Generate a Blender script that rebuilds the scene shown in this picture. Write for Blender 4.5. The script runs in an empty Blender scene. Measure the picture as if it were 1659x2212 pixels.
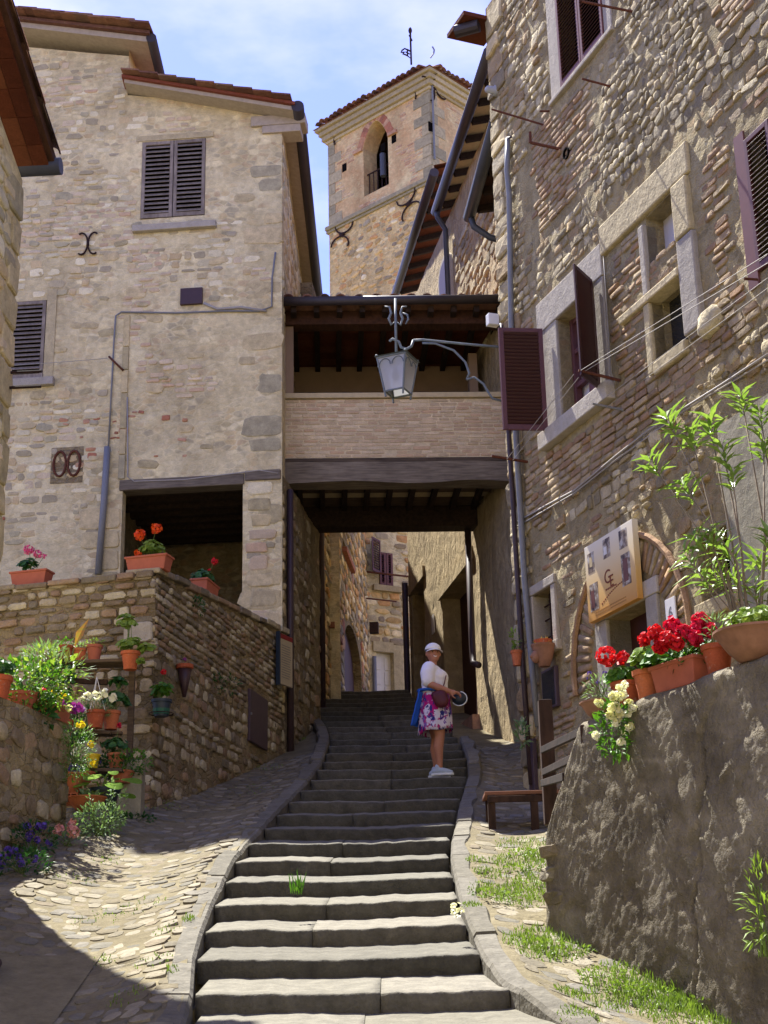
import bpy, math, random
from mathutils import Vector as V, Matrix, noise as NZ
rad = math.radians
sc = bpy.context.scene
# ---------------------------------------------------------------- camera, sky, sun, exposure
PITCH, ROLL = rad(18.35), rad(-1.28)
cd = bpy.data.cameras.new('Camera'); cam = bpy.data.objects.new('Camera', cd); sc.collection.objects.link(cam)
FWD = V((0, math.cos(PITCH), math.sin(PITCH))); R0 = V((1, 0, 0)); U0 = V((0, -math.sin(PITCH), math.cos(PITCH)))
CR = R0*math.cos(ROLL)+U0*math.sin(ROLL); CU = U0*math.cos(ROLL)-R0*math.sin(ROLL)
mw = Matrix((CR, CU, -FWD)).transposed().to_4x4(); cam.matrix_world = mw
cd.sensor_fit = 'HORIZONTAL'; cd.sensor_width = 36; cd.lens = 36*6050/3024
cd.clip_start = .05; cd.clip_end = 3000
sc.camera = cam
SUN = V((-.285, .5, 1)).normalized()            # towards the sun
w = bpy.data.worlds.new('World'); sc.world = w; w.use_nodes = True
nt = w.node_tree; nt.nodes.clear()
sky = nt.nodes.new('ShaderNodeTexSky'); sky.sky_type = 'NISHITA'; sky.sun_disc = False
sky.sun_elevation = math.asin(SUN.z); sky.sun_rotation = math.atan2(SUN.x, SUN.y)
sky.altitude = 400; sky.air_density = 1.0; sky.dust_density = .4; sky.ozone_density = 5.0
tcw = nt.nodes.new('ShaderNodeTexCoord'); mp = nt.nodes.new('ShaderNodeMapping'); mp.inputs['Scale'].default_value = (1, 1, 2.2)
cn = nt.nodes.new('ShaderNodeTexNoise'); cn.inputs['Scale'].default_value = 4.2; cn.inputs['Detail'].default_value = 6; cn.inputs['Roughness'].default_value = .55
cr = nt.nodes.new('ShaderNodeValToRGB'); cr.color_ramp.elements[0].position = .47; cr.color_ramp.elements[1].position = .95
cr.color_ramp.elements[0].color = (0, 0, 0, 1); cr.color_ramp.elements[1].color = (.75, .75, .75, 1)
mx = nt.nodes.new('ShaderNodeMixRGB'); mx.inputs[2].default_value = (6.4, 7.0, 7.6, 1)
bg = nt.nodes.new('ShaderNodeBackground'); bg.inputs[1].default_value = .145
wo = nt.nodes.new('ShaderNodeOutputWorld')
L = nt.links.new
L(tcw.outputs['Generated'], mp.inputs[0]); L(mp.outputs[0], cn.inputs[0]); L(cn.outputs[0], cr.inputs[0])
L(cr.outputs[0], mx.inputs[0]); L(sky.outputs[0], mx.inputs[1]); tn = nt.nodes.new('ShaderNodeMixRGB'); tn.blend_type = 'MULTIPLY'; tn.inputs[0].default_value = 1; tn.inputs[2].default_value = (.655, .54, .79, 1)
L(mx.outputs[0], tn.inputs[1]); L(tn.outputs[0], bg.inputs[0]); L(bg.outputs[0], wo.inputs[0])
sl = bpy.data.lights.new('Sun', 'SUN'); sl.energy = 5.0; sl.angle = rad(.53); sl.color = (1, .965, .9)
so = bpy.data.objects.new('Sun', sl); sc.collection.objects.link(so)
so.rotation_euler = SUN.to_track_quat('Z', 'Y').to_euler(); so.location = SUN*60
sc.view_settings.view_transform = 'Standard'; sc.view_settings.look = 'None'
sc.view_settings.exposure = 1.66; sc.view_settings.gamma = 1
# ---------------------------------------------------------------- geometry helpers
RN = random.Random(11)
U, CH = RN.uniform, RN.choice
FPX = 6050/1.82278
def ray(x, y):                                   # viewing direction, scaled to one metre of depth
    v = FWD+CR*((x-829.5)/FPX)+CU*((1106-y)/FPX); return v/v.y
def at(x, y, Y): return ray(x, y)*Y
def proj(p):
    c = p.dot(FWD); return 829.5+FPX*p.dot(CR)/c, 1106-FPX*p.dot(CU)/c
class Frame:
    def __init__(s, o, eu, ev): s.o = V(o); s.eu = V(eu).normalized(); s.ev = V(ev).normalized(); s.n = s.eu.cross(s.ev).normalized()
    def P(s, u, v, d=0): return s.o+s.eu*u+s.ev*v+s.n*d
class Plane(Frame):                              # vertical wall plane, u along the wall, v = height
    def __init__(s, ox, oy, dx, dy): Frame.__init__(s, (ox, oy, 0), (dx, dy, 0), (0, 0, 1))
    def px(s, x, y, d=0):
        r = ray(x, y); t = ((s.o+s.n*d).dot(s.n))/r.dot(s.n); p = r*t-s.o; return p.dot(s.eu), (r*t).z
    def box(s, pts, d=0):
        q = [s.px(x, y, d) for x, y in pts]; return min(a for a, b in q), max(a for a, b in q), min(b for a, b in q), max(b for a, b in q)
WL = {}
def wloc(o): return WL.get(o.name, V((0, 0, 0))) if o else V((0, 0, 0))
def link(o, parent, c):
    sc.collection.objects.link(o); o.location = c-wloc(parent); WL[o.name] = V(c)
    if parent: o.parent = parent
def tag(o, label=None, cat=None, group=None, kind=None):
    if label: o['label'] = label
    if cat: o['category'] = cat
    if group: o['group'] = group
    if kind: o['kind'] = kind
    return o
def thing(name, loc, label, cat, group=None):
    o = bpy.data.objects.new(name, None); o.empty_display_size = .2; link(o, None, V(loc)); return tag(o, label, cat, group)
def structure(name): o = bpy.data.objects.new(name, None); link(o, None, V((0, 0, 0))); o['kind'] = 'structure'; return o
class MB:
    def __init__(s): s.v = []; s.f = []; s.t = []; s.m = []
    def add(s, vs, fs, t=0., m=0):
        o = len(s.v); s.v += [V(p) for p in vs]; s.f += [tuple(i+o for i in f) for f in fs]; s.t += [t]*len(fs); s.m += [m]*len(fs); return s
    def quad(s, a, b, c, d, t=0., m=0): return s.add([a, b, c, d], [(0, 1, 2, 3)], t, m)
    def box(s, c, a, b, e, t=0., m=0):           # centre and three half-axis vectors
        c, a, b, e = V(c), V(a), V(b), V(e)
        vs = [c+a*i+b*j+e*k for k in (-1, 1) for j in (-1, 1) for i in (-1, 1)]
        fs = [(0, 2, 3, 1), (4, 5, 7, 6), (0, 1, 5, 4), (2, 6, 7, 3), (0, 4, 6, 2), (1, 3, 7, 5)]
        if a.cross(b).dot(e) < 0: fs = [f[::-1] for f in fs]
        return s.add(vs, fs, t, m)
    def pbox(s, F, u0, u1, v0, v1, d0, d1, t=0., m=0):
        return s.box(F.P((u0+u1)/2, (v0+v1)/2, (d0+d1)/2), F.eu*abs(u1-u0)/2, F.ev*abs(v1-v0)/2, F.n*abs(d1-d0)/2, t, m)
    def bar(s, a, b, wx, wz, up=(0, 0, 1), t=0., m=0):
        a, b = V(a), V(b); d = (b-a); l = d.length; d = d/l; up = V(up)
        if abs(d.dot(up)) > .98: up = V((0, 1, 0))
        x = d.cross(up).normalized(); z = x.cross(d).normalized()
        return s.box((a+b)/2, x*wx/2, d*l/2, z*wz/2, t, m)
    def tube(s, pts, r, n=8, caps=True, t=0., m=0, flat=1.):
        pts = [V(p) for p in pts]; k = len(pts); rs = r if isinstance(r, (list, tuple)) else [r]*k
        vs = []; up = V((0, 0, 1)); px = None
        for i, p in enumerate(pts):
            d = (pts[min(i+1, k-1)]-pts[max(i-1, 0)]); d = d.normalized() if d.length > 1e-9 else V((0, 0, 1))
            if px is None:
                px = d.cross(up if abs(d.z) < .9 else V((0, 1, 0))).normalized()
            else:
                px = (px-d*px.dot(d)); px = px.normalized() if px.length > 1e-6 else d.orthogonal().normalized()
            py = d.cross(px)
            vs += [p+(px*math.cos(2*math.pi*j/n)+py*math.sin(2*math.pi*j/n)*flat)*rs[i] for j in range(n)]
        fs = [(i*n+j, i*n+(j+1) % n, (i+1)*n+(j+1) % n, (i+1)*n+j) for i in range(k-1) for j in range(n)]
        if caps: fs += [tuple(range(n-1, -1, -1)), tuple(range((k-1)*n, k*n))]
        return s.add(vs, fs, t, m)
    def lathe(s, c, prof, n=20, t=0., m=0, wob=0., sx=1., sy=1.):
        c = V(c); vs = []
        ph = U(0, 6)
        for r, z in prof:
            for j in range(n):
                a = 2*math.pi*j/n; rr = r*(1+wob*math.sin(3*a+ph))
                vs.append(c+V((rr*math.cos(a)*sx, rr*math.sin(a)*sy, z)))
        fs = [(i*n+j, i*n+(j+1) % n, (i+1)*n+(j+1) % n, (i+1)*n+j) for i in range(len(prof)-1) for j in range(n)]
        return s.add(vs, fs, t, m)
    def ball(s, c, r, n=10, k=6, t=0., m=0):
        c = V(c); r = V(r) if not isinstance(r, (int, float)) else V((r, r, r)); vs = []
        for i in range(k+1):
            a = math.pi*i/k
            for j in range(n):
                b = 2*math.pi*j/n; vs.append(c+V((r.x*math.sin(a)*math.cos(b), r.y*math.sin(a)*math.sin(b), -r.z*math.cos(a))))
        return s.add(vs, [(i*n+j, i*n+(j+1) % n, (i+1)*n+(j+1) % n, (i+1)*n+j) for i in range(k) for j in range(n)], t, m)
    def stone(s, F, cu, cv, w, h, prot, n=9, e=.5, jit=.1, t=0., m=0, back=.05, rot=0., dome=.72):
        ring = []
        for j in range(n):
            a = 2*math.pi*(j+U(-.22, .22))/n; x, y = math.cos(a), math.sin(a)
            x = math.copysign(abs(x)**e, x)*w/2*(1+U(-jit, jit)); y = math.copysign(abs(y)**e, y)*h/2*(1+U(-jit, jit))
            if rot: x, y = x*math.cos(rot)-y*math.sin(rot), x*math.sin(rot)+y*math.cos(rot)
            ring.append((x, y))
        tx, ty = U(-.35, .35)*prot/max(w, .02), U(-.35, .35)*prot/max(h, .02); ox, oy = U(-.12, .12)*w, U(-.12, .12)*h
        vs = [F.P(cu+x*1.02, cv+y*1.02, -back) for x, y in ring]+[F.P(cu+x, cv+y, prot*U(.45, .75)+x*tx+y*ty) for x, y in ring]
        vs += [F.P(cu+x*dome*U(.95, 1.05), cv+y*dome*U(.95, 1.05), prot*U(.82, 1.1)+x*tx+y*ty) for x, y in ring]+[F.P(cu+ox, cv+oy, prot*U(.9, 1.12))]
        fs = []
        for q in (0, n): fs += [(q+j, q+(j+1) % n, q+n+(j+1) % n, q+n+j) for j in range(n)]
        fs += [(2*n+j, 2*n+(j+1) % n, 3*n) for j in range(n)]
        return s.add(vs, fs, t, m)
    def build(s, name, mats, parent=None, smooth=False, label=None, cat=None, group=None, kind=None, bevel=0, origin=None, tint=False):
        if not s.v: return None
        if not isinstance(mats, (list, tuple)): mats = [mats]
        if origin is None:
            xs = [p.x for p in s.v]; ys = [p.y for p in s.v]; zs = [p.z for p in s.v]
            c = V(((min(xs)+max(xs))/2, (min(ys)+max(ys))/2, min(zs)))
        else: c = V(origin)
        me = bpy.data.meshes.new(name); me.from_pydata([tuple(p-c) for p in s.v], [], s.f)
        for k in mats: me.materials.append(MT[k])
        if len(mats) > 1: me.polygons.foreach_set('material_index', s.m)
        if tint:
            at_ = me.attributes.new('tint', 'FLOAT', 'FACE'); at_.data.foreach_set('value', s.t)
        if smooth: me.polygons.foreach_set('use_smooth', [True]*len(me.polygons))
        me.update()
        o = bpy.data.objects.new(name, me); link(o, parent, c); tag(o, label, cat, group, kind)
        if bevel:
            b = o.modifiers.new('b', 'BEVEL'); b.width = bevel; b.segments = 2; b.limit_method = 'ANGLE'; b.angle_limit = rad(40)
        return o
# ---------------------------------------------------------------- materials
MT = {}
def lin(h):
    h = h.lstrip('#'); r = [int(h[i:i+2], 16)/255 for i in (0, 2, 4)]
    return tuple((c/12.92 if c <= .04045 else ((c+.055)/1.055)**2.4) for c in r)+(1,)
class NT:
    def __init__(s, name, rough=.9, spec=.25):
        m = bpy.data.materials.new(name); m.use_nodes = True; s.t = m.node_tree; s.b = s.t.nodes['Principled BSDF']; MT[name] = m; s.m = m
        s.b.inputs['Roughness'].default_value = rough; s.b.inputs['Specular IOR Level'].default_value = spec
        s.pos = s.n('ShaderNodeNewGeometry').outputs['Position']
    def n(s, k): return s.t.nodes.new(k)
    def l(s, a, b): s.t.links.new(a, b)
    def noise(s, scale, det=4, rough=.55, vec=None, dist=0):
        q = s.n('ShaderNodeTexNoise'); q.inputs['Scale'].default_value = scale; q.inputs['Detail'].default_value = det; q.inputs['Roughness'].default_value = rough; q.inputs['Distortion'].default_value = dist
        s.l(vec or s.pos, q.inputs['Vector']); return q.outputs['Fac']
    def vor(s, scale, out='Distance', feat='F1', vec=None):
        q = s.n('ShaderNodeTexVoronoi'); q.feature = feat; q.inputs['Scale'].default_value = scale; s.l(vec or s.pos, q.inputs['Vector']); return q.outputs[out]
    def mapv(s, scl, loc=(0, 0, 0), rot=(0, 0, 0)):
        q = s.n('ShaderNodeMapping'); q.inputs['Scale'].default_value = scl; q.inputs['Rotation'].default_value = rot; s.l(s.pos, q.inputs[0]); return q.outputs[0]
    def ramp(s, fac, st, const=False):
        q = s.n('ShaderNodeValToRGB'); r = q.color_ramp; r.interpolation = 'CONSTANT' if const else 'LINEAR'
        while len(r.elements) < len(st): r.elements.new(.5)
        for e, (p, c) in zip(r.elements, st):
            e.position = p; e.color = c if not isinstance(c, str) else lin(c)
        s.l(fac, q.inputs[0]); return q.outputs[0]
    def gray(s, fac, a, b, lo=0., hi=1.):
        q = s.n('ShaderNodeMapRange'); q.inputs[1].default_value = a; q.inputs[2].default_value = b; q.inputs[3].default_value = lo; q.inputs[4].default_value = hi; s.l(fac, q.inputs[0]); return q.outputs[0]
    def mix(s, fac, a, b, mode='MIX'):
        q = s.n('ShaderNodeMixRGB'); q.blend_type = mode
        for i, x in ((0, fac), (1, a), (2, b)):
            if isinstance(x, str): x = lin(x)
            if isinstance(x, (int, float)) and i: x = (x, x, x, 1)
            if isinstance(x, (int, float, tuple)): q.inputs[i].default_value = x
            else: s.l(x, q.inputs[i])
        return q.outputs[0]
    def math(s, op, a, b=0.):
        q = s.n('ShaderNodeMath'); q.operation = op
        for i, x in ((0, a), (1, b)):
            if isinstance(x, (int, float)): q.inputs[i].default_value = x
            else: s.l(x, q.inputs[i])
        return q.outputs[0]
    def rnd(s):
        a = s.n('ShaderNodeAttribute'); a.attribute_name = 'tint'; o = s.n('ShaderNodeObjectInfo')
        return s.math('FRACT', s.math('ADD', a.outputs['Fac'], o.outputs['Random']))
    def bump(s, h, st=.5, dist=.02):
        q = s.n('ShaderNodeBump'); q.inputs['Strength'].default_value = st; q.inputs['Distance'].default_value = dist; s.l(h, q.inputs['Height']); s.l(q.outputs[0], s.b.inputs['Normal'])
    def col(s, c):
        if isinstance(c, str): s.b.inputs['Base Color'].default_value = lin(c)
        else: s.l(c, s.b.inputs['Base Color'])
        return s
def stone_mat(name, pal, var=(.72, 1.18), bump=.6, bs=28, rough=.92, lichen=None, dist=.012, spec=.15, gain=1., cast=(1, 1, 1)):
    q = NT(name, rough, spec); r = q.rnd(); k = len(pal)
    c = q.ramp(r, [(i/k, p) for i, p in enumerate(pal)], True)
    big = q.noise(9, 3, .6); fine = q.noise(bs*2.2, 3, .65)
    c = q.mix(.85, c, q.gray(big, .3, .7, *var), 'MULTIPLY'); c = q.mix(.6, c, q.gray(fine, .25, .75, .7, 1.22), 'MULTIPLY')
    if gain != 1.: c = q.mix(1., c, (gain*cast[0], gain*1.01*cast[1], gain*.91*cast[2], 1), 'MULTIPLY')
    if lichen: c = q.mix(q.gray(q.noise(17, 5, .65), .60, .72, 0, .75), c, lichen)
    q.col(c); q.bump(q.math('ADD', q.noise(bs, 4, .65), q.math('MULTIPLY', big, 1.5)), bump, dist)
def mortar_mat(name, a, b, c_, bump=.7, dist=.02, scale=1.4, vsc=8., vamt=.3, stain=.35, rough=.95, pal=None, squash=(1, 1, 1.9), gain=1., veb=.3, cast=(1, 1, 1)):
    q = NT(name, rough, .12); n1 = q.noise(scale, 4, .62); n2 = q.noise(scale*6, 5, .65); n3 = q.noise(60, 3, .7)
    c = q.ramp(n1, [(.30, a), (.5, b), (.70, c_)])
    vm = q.mapv(squash); ds = q.n('ShaderNodeMixRGB'); ds.blend_type = 'ADD'; ds.inputs[0].default_value = .10; q.l(vm, ds.inputs[1]); nn = q.n('ShaderNodeTexNoise'); nn.inputs['Scale'].default_value = 5; q.l(q.pos, nn.inputs[0]); q.l(nn.outputs['Color'], ds.inputs[2])
    vc = q.vor(vsc, 'Color', vec=ds.outputs[0]); ve = q.vor(vsc, 'Distance', 'DISTANCE_TO_EDGE', ds.outputs[0]); sp = q.n('ShaderNodeSeparateColor'); q.l(vc, sp.inputs[0])
    if pal:
        st = q.ramp(sp.outputs[0], [(i/len(pal), p) for i, p in enumerate(pal)], True)
        m_ = q.math('MULTIPLY', q.gray(ve, .02, .14), q.gray(q.noise(2.3, 3, .6), .40, .62, 0, vamt)); c = q.mix(m_, c, st)
    c = q.mix(.8, c, q.gray(n2, .3, .72, .78, 1.25), 'MULTIPLY'); c = q.mix(.5, c, q.gray(n3, .2, .8, .75, 1.3), 'MULTIPLY')
    if gain != 1.: c = q.mix(1., c, (gain*cast[0], gain*1.01*cast[1], gain*.86*cast[2], 1), 'MULTIPLY')
    stn = q.noise(.55, 3, .6, q.mapv((1.6, 1.6, .5))); c = q.mix(q.gray(stn, .48, .72, 0, stain), c, q.mix(1., c, '#8a8076', 'MULTIPLY'))
    q.col(c); h = q.math('ADD', n2, q.math('MULTIPLY', n3, .35))
    if pal: h = q.math('ADD', q.math('MULTIPLY', q.gray(ve, 0, .12), veb), h)
    q.bump(h, bump, dist)
def plain(name, c, rough=.6, spec=.3, var=.15, sc_=14, metal=0., bump=0., obj=False):
    q = NT(name, rough, spec); n1 = q.noise(sc_, 5, .6); cc = q.mix(1., c, q.gray(n1, .25, .75, 1-var, 1+var), 'MULTIPLY')
    if obj: cc = q.mix(1., cc, q.gray(q.rnd(), 0, 1, .75, 1.2), 'MULTIPLY')
    q.col(cc); q.b.inputs['Metallic'].default_value = metal
    if bump: q.bump(q.noise(sc_*4, 5, .6), bump, .006)
    return q
def wood_mat(name, a, b, axis=(6, 6, 60), rough=.85, bump=.5):
    q = NT(name, rough, .2); vm = q.mapv(axis); n1 = q.noise(1., 5, .6, vm); c = q.ramp(n1, [(.3, a), (.7, b)])
    c = q.mix(.6, c, q.gray(q.noise(2.5, 4), .3, .7, .65, 1.2), 'MULTIPLY'); c = q.mix(1., c, q.gray(q.rnd(), 0, 1, .85, 1.12), 'MULTIPLY'); q.col(c); q.bump(n1, bump, .01)
def leaf_mat(name, a, b, rough=.5, trans=.35):
    q = NT(name, rough, .35); r = q.rnd(); c = q.ramp(q.math('FRACT', q.math('ADD', r, q.noise(35, 2))), [(0., a), (.5, b), (1., a)])
    q.col(c); tr = q.n('ShaderNodeBsdfTranslucent'); q.l(q.mix(1., c, (1.1, 1.15, .6, 1), 'MULTIPLY'), tr.inputs[0]); ms = q.n('ShaderNodeMixShader'); ms.inputs[0].default_value = trans
    q.l(q.b.outputs[0], ms.inputs[1]); q.l(tr.outputs[0], ms.inputs[2]); q.l(ms.outputs[0], q.t.nodes['Material Output'].inputs[0])
TAN = ['#b5aa95', '#aa9f8a', '#bcb19b', '#b0a088', '#a3947c', '#9d917e', '#c4b8a2', '#958a7b', '#b09c80', '#a89478', '#cabfaa', '#9c927e', '#b3a290', '#8f8472']
stone_mat('stone_left', TAN, bump=.7, gain=1.32, cast=(1, 1.0, .95), var=(.86, 1.12))
mortar_mat('mortar_left', '#aa9b83', '#b8aa93', '#c4b7a0', pal=['#9c8d74', '#c0b094', '#8d8376', '#b09a7c', '#ccbea4', '#a38b76', '#a09480'], vamt=.7, vsc=6.5, gain=1.3, cast=(1.0, 1, .95))
stone_mat('quoin_left', ['#9c8f76', '#a5977c', '#92876f', '#aa9b80', '#8e8674'], bump=.6, gain=1.42, cast=(1.02, 1, .95))
stone_mat('brick', ['#b0765a', '#a86c50', '#bb8a68', '#9c6a54', '#c29a78', '#a8826a', '#b98f72'], bump=.6, bs=34)
stone_mat('brick_pale', ['#ac9886', '#b4a290', '#a68f7d', '#b39e8c', '#a79482', '#bcaa98', '#a89686', '#ad927f'], var=(.85, 1.1), bump=.5, bs=34, gain=1.36, cast=(1, 1, .93))
mortar_mat('mortar_brick', '#a3937f', '#b2a28d', '#beae99', vamt=0, bump=.5, gain=1.36)
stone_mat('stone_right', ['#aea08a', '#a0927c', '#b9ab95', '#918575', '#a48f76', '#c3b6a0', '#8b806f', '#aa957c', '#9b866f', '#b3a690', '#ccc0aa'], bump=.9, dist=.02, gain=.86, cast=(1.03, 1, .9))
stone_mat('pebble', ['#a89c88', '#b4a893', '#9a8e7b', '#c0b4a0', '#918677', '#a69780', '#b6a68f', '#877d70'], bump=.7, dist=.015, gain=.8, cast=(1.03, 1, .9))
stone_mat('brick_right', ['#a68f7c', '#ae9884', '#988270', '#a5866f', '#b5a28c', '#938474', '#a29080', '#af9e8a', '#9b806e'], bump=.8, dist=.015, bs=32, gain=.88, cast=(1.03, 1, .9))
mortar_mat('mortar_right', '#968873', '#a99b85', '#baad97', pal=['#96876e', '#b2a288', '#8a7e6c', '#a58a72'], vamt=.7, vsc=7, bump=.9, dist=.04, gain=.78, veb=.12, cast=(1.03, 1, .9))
stone_mat('dressed_stone', ['#a9a090', '#b3aa9a', '#9f978a'], var=(.85, 1.1), bump=.5, bs=40)
stone_mat('dressed_tan', ['#b0a184', '#b9a98c', '#a4957a'], var=(.75, 1.12), bump=.7, bs=24, gain=1.1)
stone_mat('stone_dark', ['#837460', '#75685a', '#93836c', '#6b6052', '#7d6654', '#988a76', '#6f5f4e', '#88705a', '#a39680'], bump=.9, dist=.018, lichen='#8d8c78', gain=1.42, cast=(.96, 1, 1.06))
mortar_mat('mortar_dark', '#6a5c49', '#7c6c56', '#8d7c62', pal=['#62564a', '#84745e', '#7a604c', '#928470'], vamt=.7, vsc=7, bump=1., dist=.04, stain=.5, gain=1.35, cast=(.96, 1, 1.06))
mortar_mat('roughcast', '#5a5248', '#776d60', '#8f8578', bump=1.6, dist=.03, scale=1.6, stain=.95, pal=['#5a5248', '#8f8578', '#6e665a'], vamt=.5, vsc=3, veb=.05, gain=1.1, cast=(.97, 1, 1.1))
mortar_mat('plaster_tan', '#8f7c62', '#a08b6e', '#b19b7c', vamt=.15, vsc=3, pal=['#8b7860', '#a58d6c'], bump=1., dist=.06, squash=(1, 1, .35), gain=1.2, cast=(.96, 1, 1.1))
mortar_mat('plaster_grey', '#a09a8e', '#aca498', '#b8b0a2', vamt=0, bump=.6, gain=.78)
mortar_mat('tower_brick_m', '#b98a66', '#c49a76', '#cfae88', pal=['#b57f5c', '#d2b691', '#c08a68', '#b98c6c'], vamt=.5, vsc=9, squash=(1, 1, 4.), bump=.5, gain=1.2, cast=(.95, 1.13, 1.2))
mortar_mat('tower_stone_m', '#b39a72', '#c2a981', '#cfb993', pal=['#a58a5f', '#8f7f68', '#c8a878', '#b8865a', '#d6c3a0', '#9a8d78'], vamt=.95, vsc=5.5, bump=.9, dist=.05, gain=1.3)
stone_mat('tower_stone', ['#a58a62', '#8f7f68', '#c8ab7c', '#b68c62', '#d6c4a2', '#9a8d78', '#86796a', '#bc9d70'], bump=.7, gain=1.28)
stone_mat('tower_quoin', ['#9d917a', '#a89a80', '#8f8570'], bump=.5, gain=1.2)
stone_mat('tower_brick', ['#b58c74', '#bc967e', '#ab8068', '#c4a286', '#c0a88c', '#b2927c'], bump=.5, gain=1.22, cast=(.97, 1.08, 1.08))
stone_mat('step_riser_shaded', ['#6a665c', '#726d62', '#625e54', '#787266', '#6d675a'], var=(.6, 1.12), bump=.9, bs=22, dist=.012, gain=.6, cast=(.98, 1, 1.08))  # riser copy of the step stone, shade painted in as a darker colour
stone_mat('step_tread_lit', ['#7c776b', '#847e71', '#757065', '#8b8477', '#7e786a'], var=(.72, 1.12), bump=.8, bs=22, dist=.01, gain=.82, cast=(.98, 1, 1.1))  # tread copy of the same stone, sunlight painted in as a paler colour
stone_mat('cobble', ['#8b8270', '#938a77', '#807868', '#897d6a', '#9a917f', '#7b766b', '#868076', '#9d9482', '#7d735f'], bump=.8, bs=26, dist=.012, gain=.78, cast=(1, 1, 1.06))
mortar_mat('ground_dirt', '#756c5b', '#827866', '#8c8270', vamt=0, bump=.9, dist=.02, scale=2, gain=.8)
stone_mat('kerb_stone', ['#79736a', '#817a6e', '#726c62'], bump=.9, bs=20, gain=.85, cast=(.98, 1, 1.06))
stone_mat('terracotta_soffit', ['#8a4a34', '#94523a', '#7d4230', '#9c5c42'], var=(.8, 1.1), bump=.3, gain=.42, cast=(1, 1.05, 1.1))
stone_mat('roof_tile', ['#7c5848', '#6e4e42', '#886450', '#655048', '#7a6050'], bump=.6, lichen='#8a8258')
stone_mat('terracotta', ['#b5623e', '#a9583a', '#bb6c48', '#b06a4c'], var=(.8, 1.12), bump=.25, bs=30, rough=.85, lichen='#a48c7c')
plain('terracotta_pink', '#a8604a', .75, .2, .12)
plain('terracotta_old', '#8f6a56', .9, .15, .3, 8, bump=.4)
plain('white_soffit', '#a89c8c', .9, .1, .15)
plain('red_tile', '#7d4636', .85, .2, .2)
plain('gutter', '#332c2d', .5, .4, .15, 6)
plain('gutter_grey', '#404248', .5, .4, .15, 6)
plain('pipe_grey', '#757678', .5, .35, .1)
plain('pipe_dark', '#3e2f30', .5, .35, .15)
plain('iron', '#33231f', .8, .2, .3, 30)
plain('rust', '#5a3527', .85, .2, .3, 30)
plain('lamp_iron', '#6b7378', .6, .4, .2, 20)
wood_mat('beam_wood', '#3b3129', '#5e5143', (3, 30, 30))
wood_mat('beam_grey', '#5d5348', '#857a6a', (3, 30, 40))
wood_mat('beam_dark', '#241c18', '#3a2c24', (20, 4, 20))
wood_mat('soffit_wood', '#3a261d', '#54382a', (20, 4, 20))
wood_mat('shutter_grey', '#74685f', '#958a7e', (20, 20, 6))
plain('shutter_pink', '#6a4542', .55, .3, .1)
plain('shutter_maroon', '#3c1e1e', .5, .35, .12)
plain('shutter_maroon_light', '#5a3636', .5, .35, .1)
plain('dark_void', '#100c0a', .95, .05, .1)
plain('door_red', '#3c1d18', .6, .3, .2)
plain('curtain', '#c9c6cc', .9, .1, .1, 3)
plain('cream_paint', '#b7a681', .7, .2, .12)
plain('inner_plaster', '#8c7660', .9, .1, .12, 3)
plain('panel_brown', '#3f2a2a', .5, .4, .12)
plain('panel_purple', '#4a3a40', .5, .4, .15)
plain('white_paint', '#d8d6d2', .6, .3, .05)
plain('cable', '#9a948c', .7, .2, .1)
plain('cable_white', '#9a948c', .6, .2, .05)
wood_mat('bench_wood', '#7c5440', '#946a52', (3, 30, 30))
wood_mat('rail_wood', '#32241d', '#4c382d', (20, 20, 5))
wood_mat('old_plank', '#4d4034', '#72604c', (5, 40, 40))
g = NT('glass', .08, .5); g.col('#2a2c30'); g.b.inputs['Roughness'].default_value = .1
g = NT('lamp_glass', .35, .4); g.col('#d4d6d8'); g.b.inputs['Transmission Weight'].default_value = .55
leaf_mat('leaf', '#3f6b1e', '#5f8c2c'); leaf_mat('leaf_dark', '#234a1c', '#35622a', trans=.2); leaf_mat('leaf_lime', '#728c36', '#8ca446', trans=.4)
leaf_mat('leaf_oleander', '#64823a', '#869e50', trans=.4, rough=.35); leaf_mat('grass', '#627c30', '#7d9442', trans=.33); leaf_mat('leaf_grey', '#6d8a5c', '#8aa574', trans=.3)
leaf_mat('leaf_dry', '#a8743a', '#7d8c36', trans=.3)
for nme, a, b in (('petal_red', '#c0101c', '#d8202c'), ('petal_crimson', '#b80c34', '#d81c4c'), ('petal_orange', '#e04a18', '#ea6420'), ('petal_pink', '#d8488c', '#e878a8'), ('petal_white', '#e8e6d8', '#f0eee0'), ('petal_cream', '#dcd8a8', '#ecebc8'), ('petal_purple', '#8a2a90', '#b040b0'), ('petal_violet', '#4a3a90', '#6a50b0'), ('petal_yellow', '#e0c020', '#e8d440'), ('petal_rose', '#d89090', '#e8b0a8')):
    leaf_mat(nme, a, b, .6, .25)
plain('stem', '#5c6e38', .7, .2, .2); plain('bark', '#7c7062', .9, .15, .25, 20, bump=.4); plain('soil', '#3a2e24', 1., .05, .3, 30)
plain('pot_green', '#1f5a48', .5, .4); plain('pot_blue', '#283440', .5, .4); plain('bucket_yellow', '#d8b81c', .5, .4); plain('cloth_grey', '#8c8478', .95, .1); plain('metal_grey', '#8b8d90', .4, .4, .1, metal=.3)
q = NT('sign_cream', .45, .35); sz = q.n('ShaderNodeSeparateXYZ'); q.l(q.pos, sz.inputs[0]); q.col(q.ramp(q.gray(sz.outputs[2], 3.8, 4.6), [(0, '#c08a3c'), (.35, '#d3ad6a'), (.7, '#dccaa0'), (1, '#e0d8c4')]))
q = NT('photo_print', .4, .35); q.col(q.ramp(q.noise(14, 3), [(.35, '#3a2c2c'), (.5, '#8a7a66'), (.62, '#b8b4ac')]))
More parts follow.
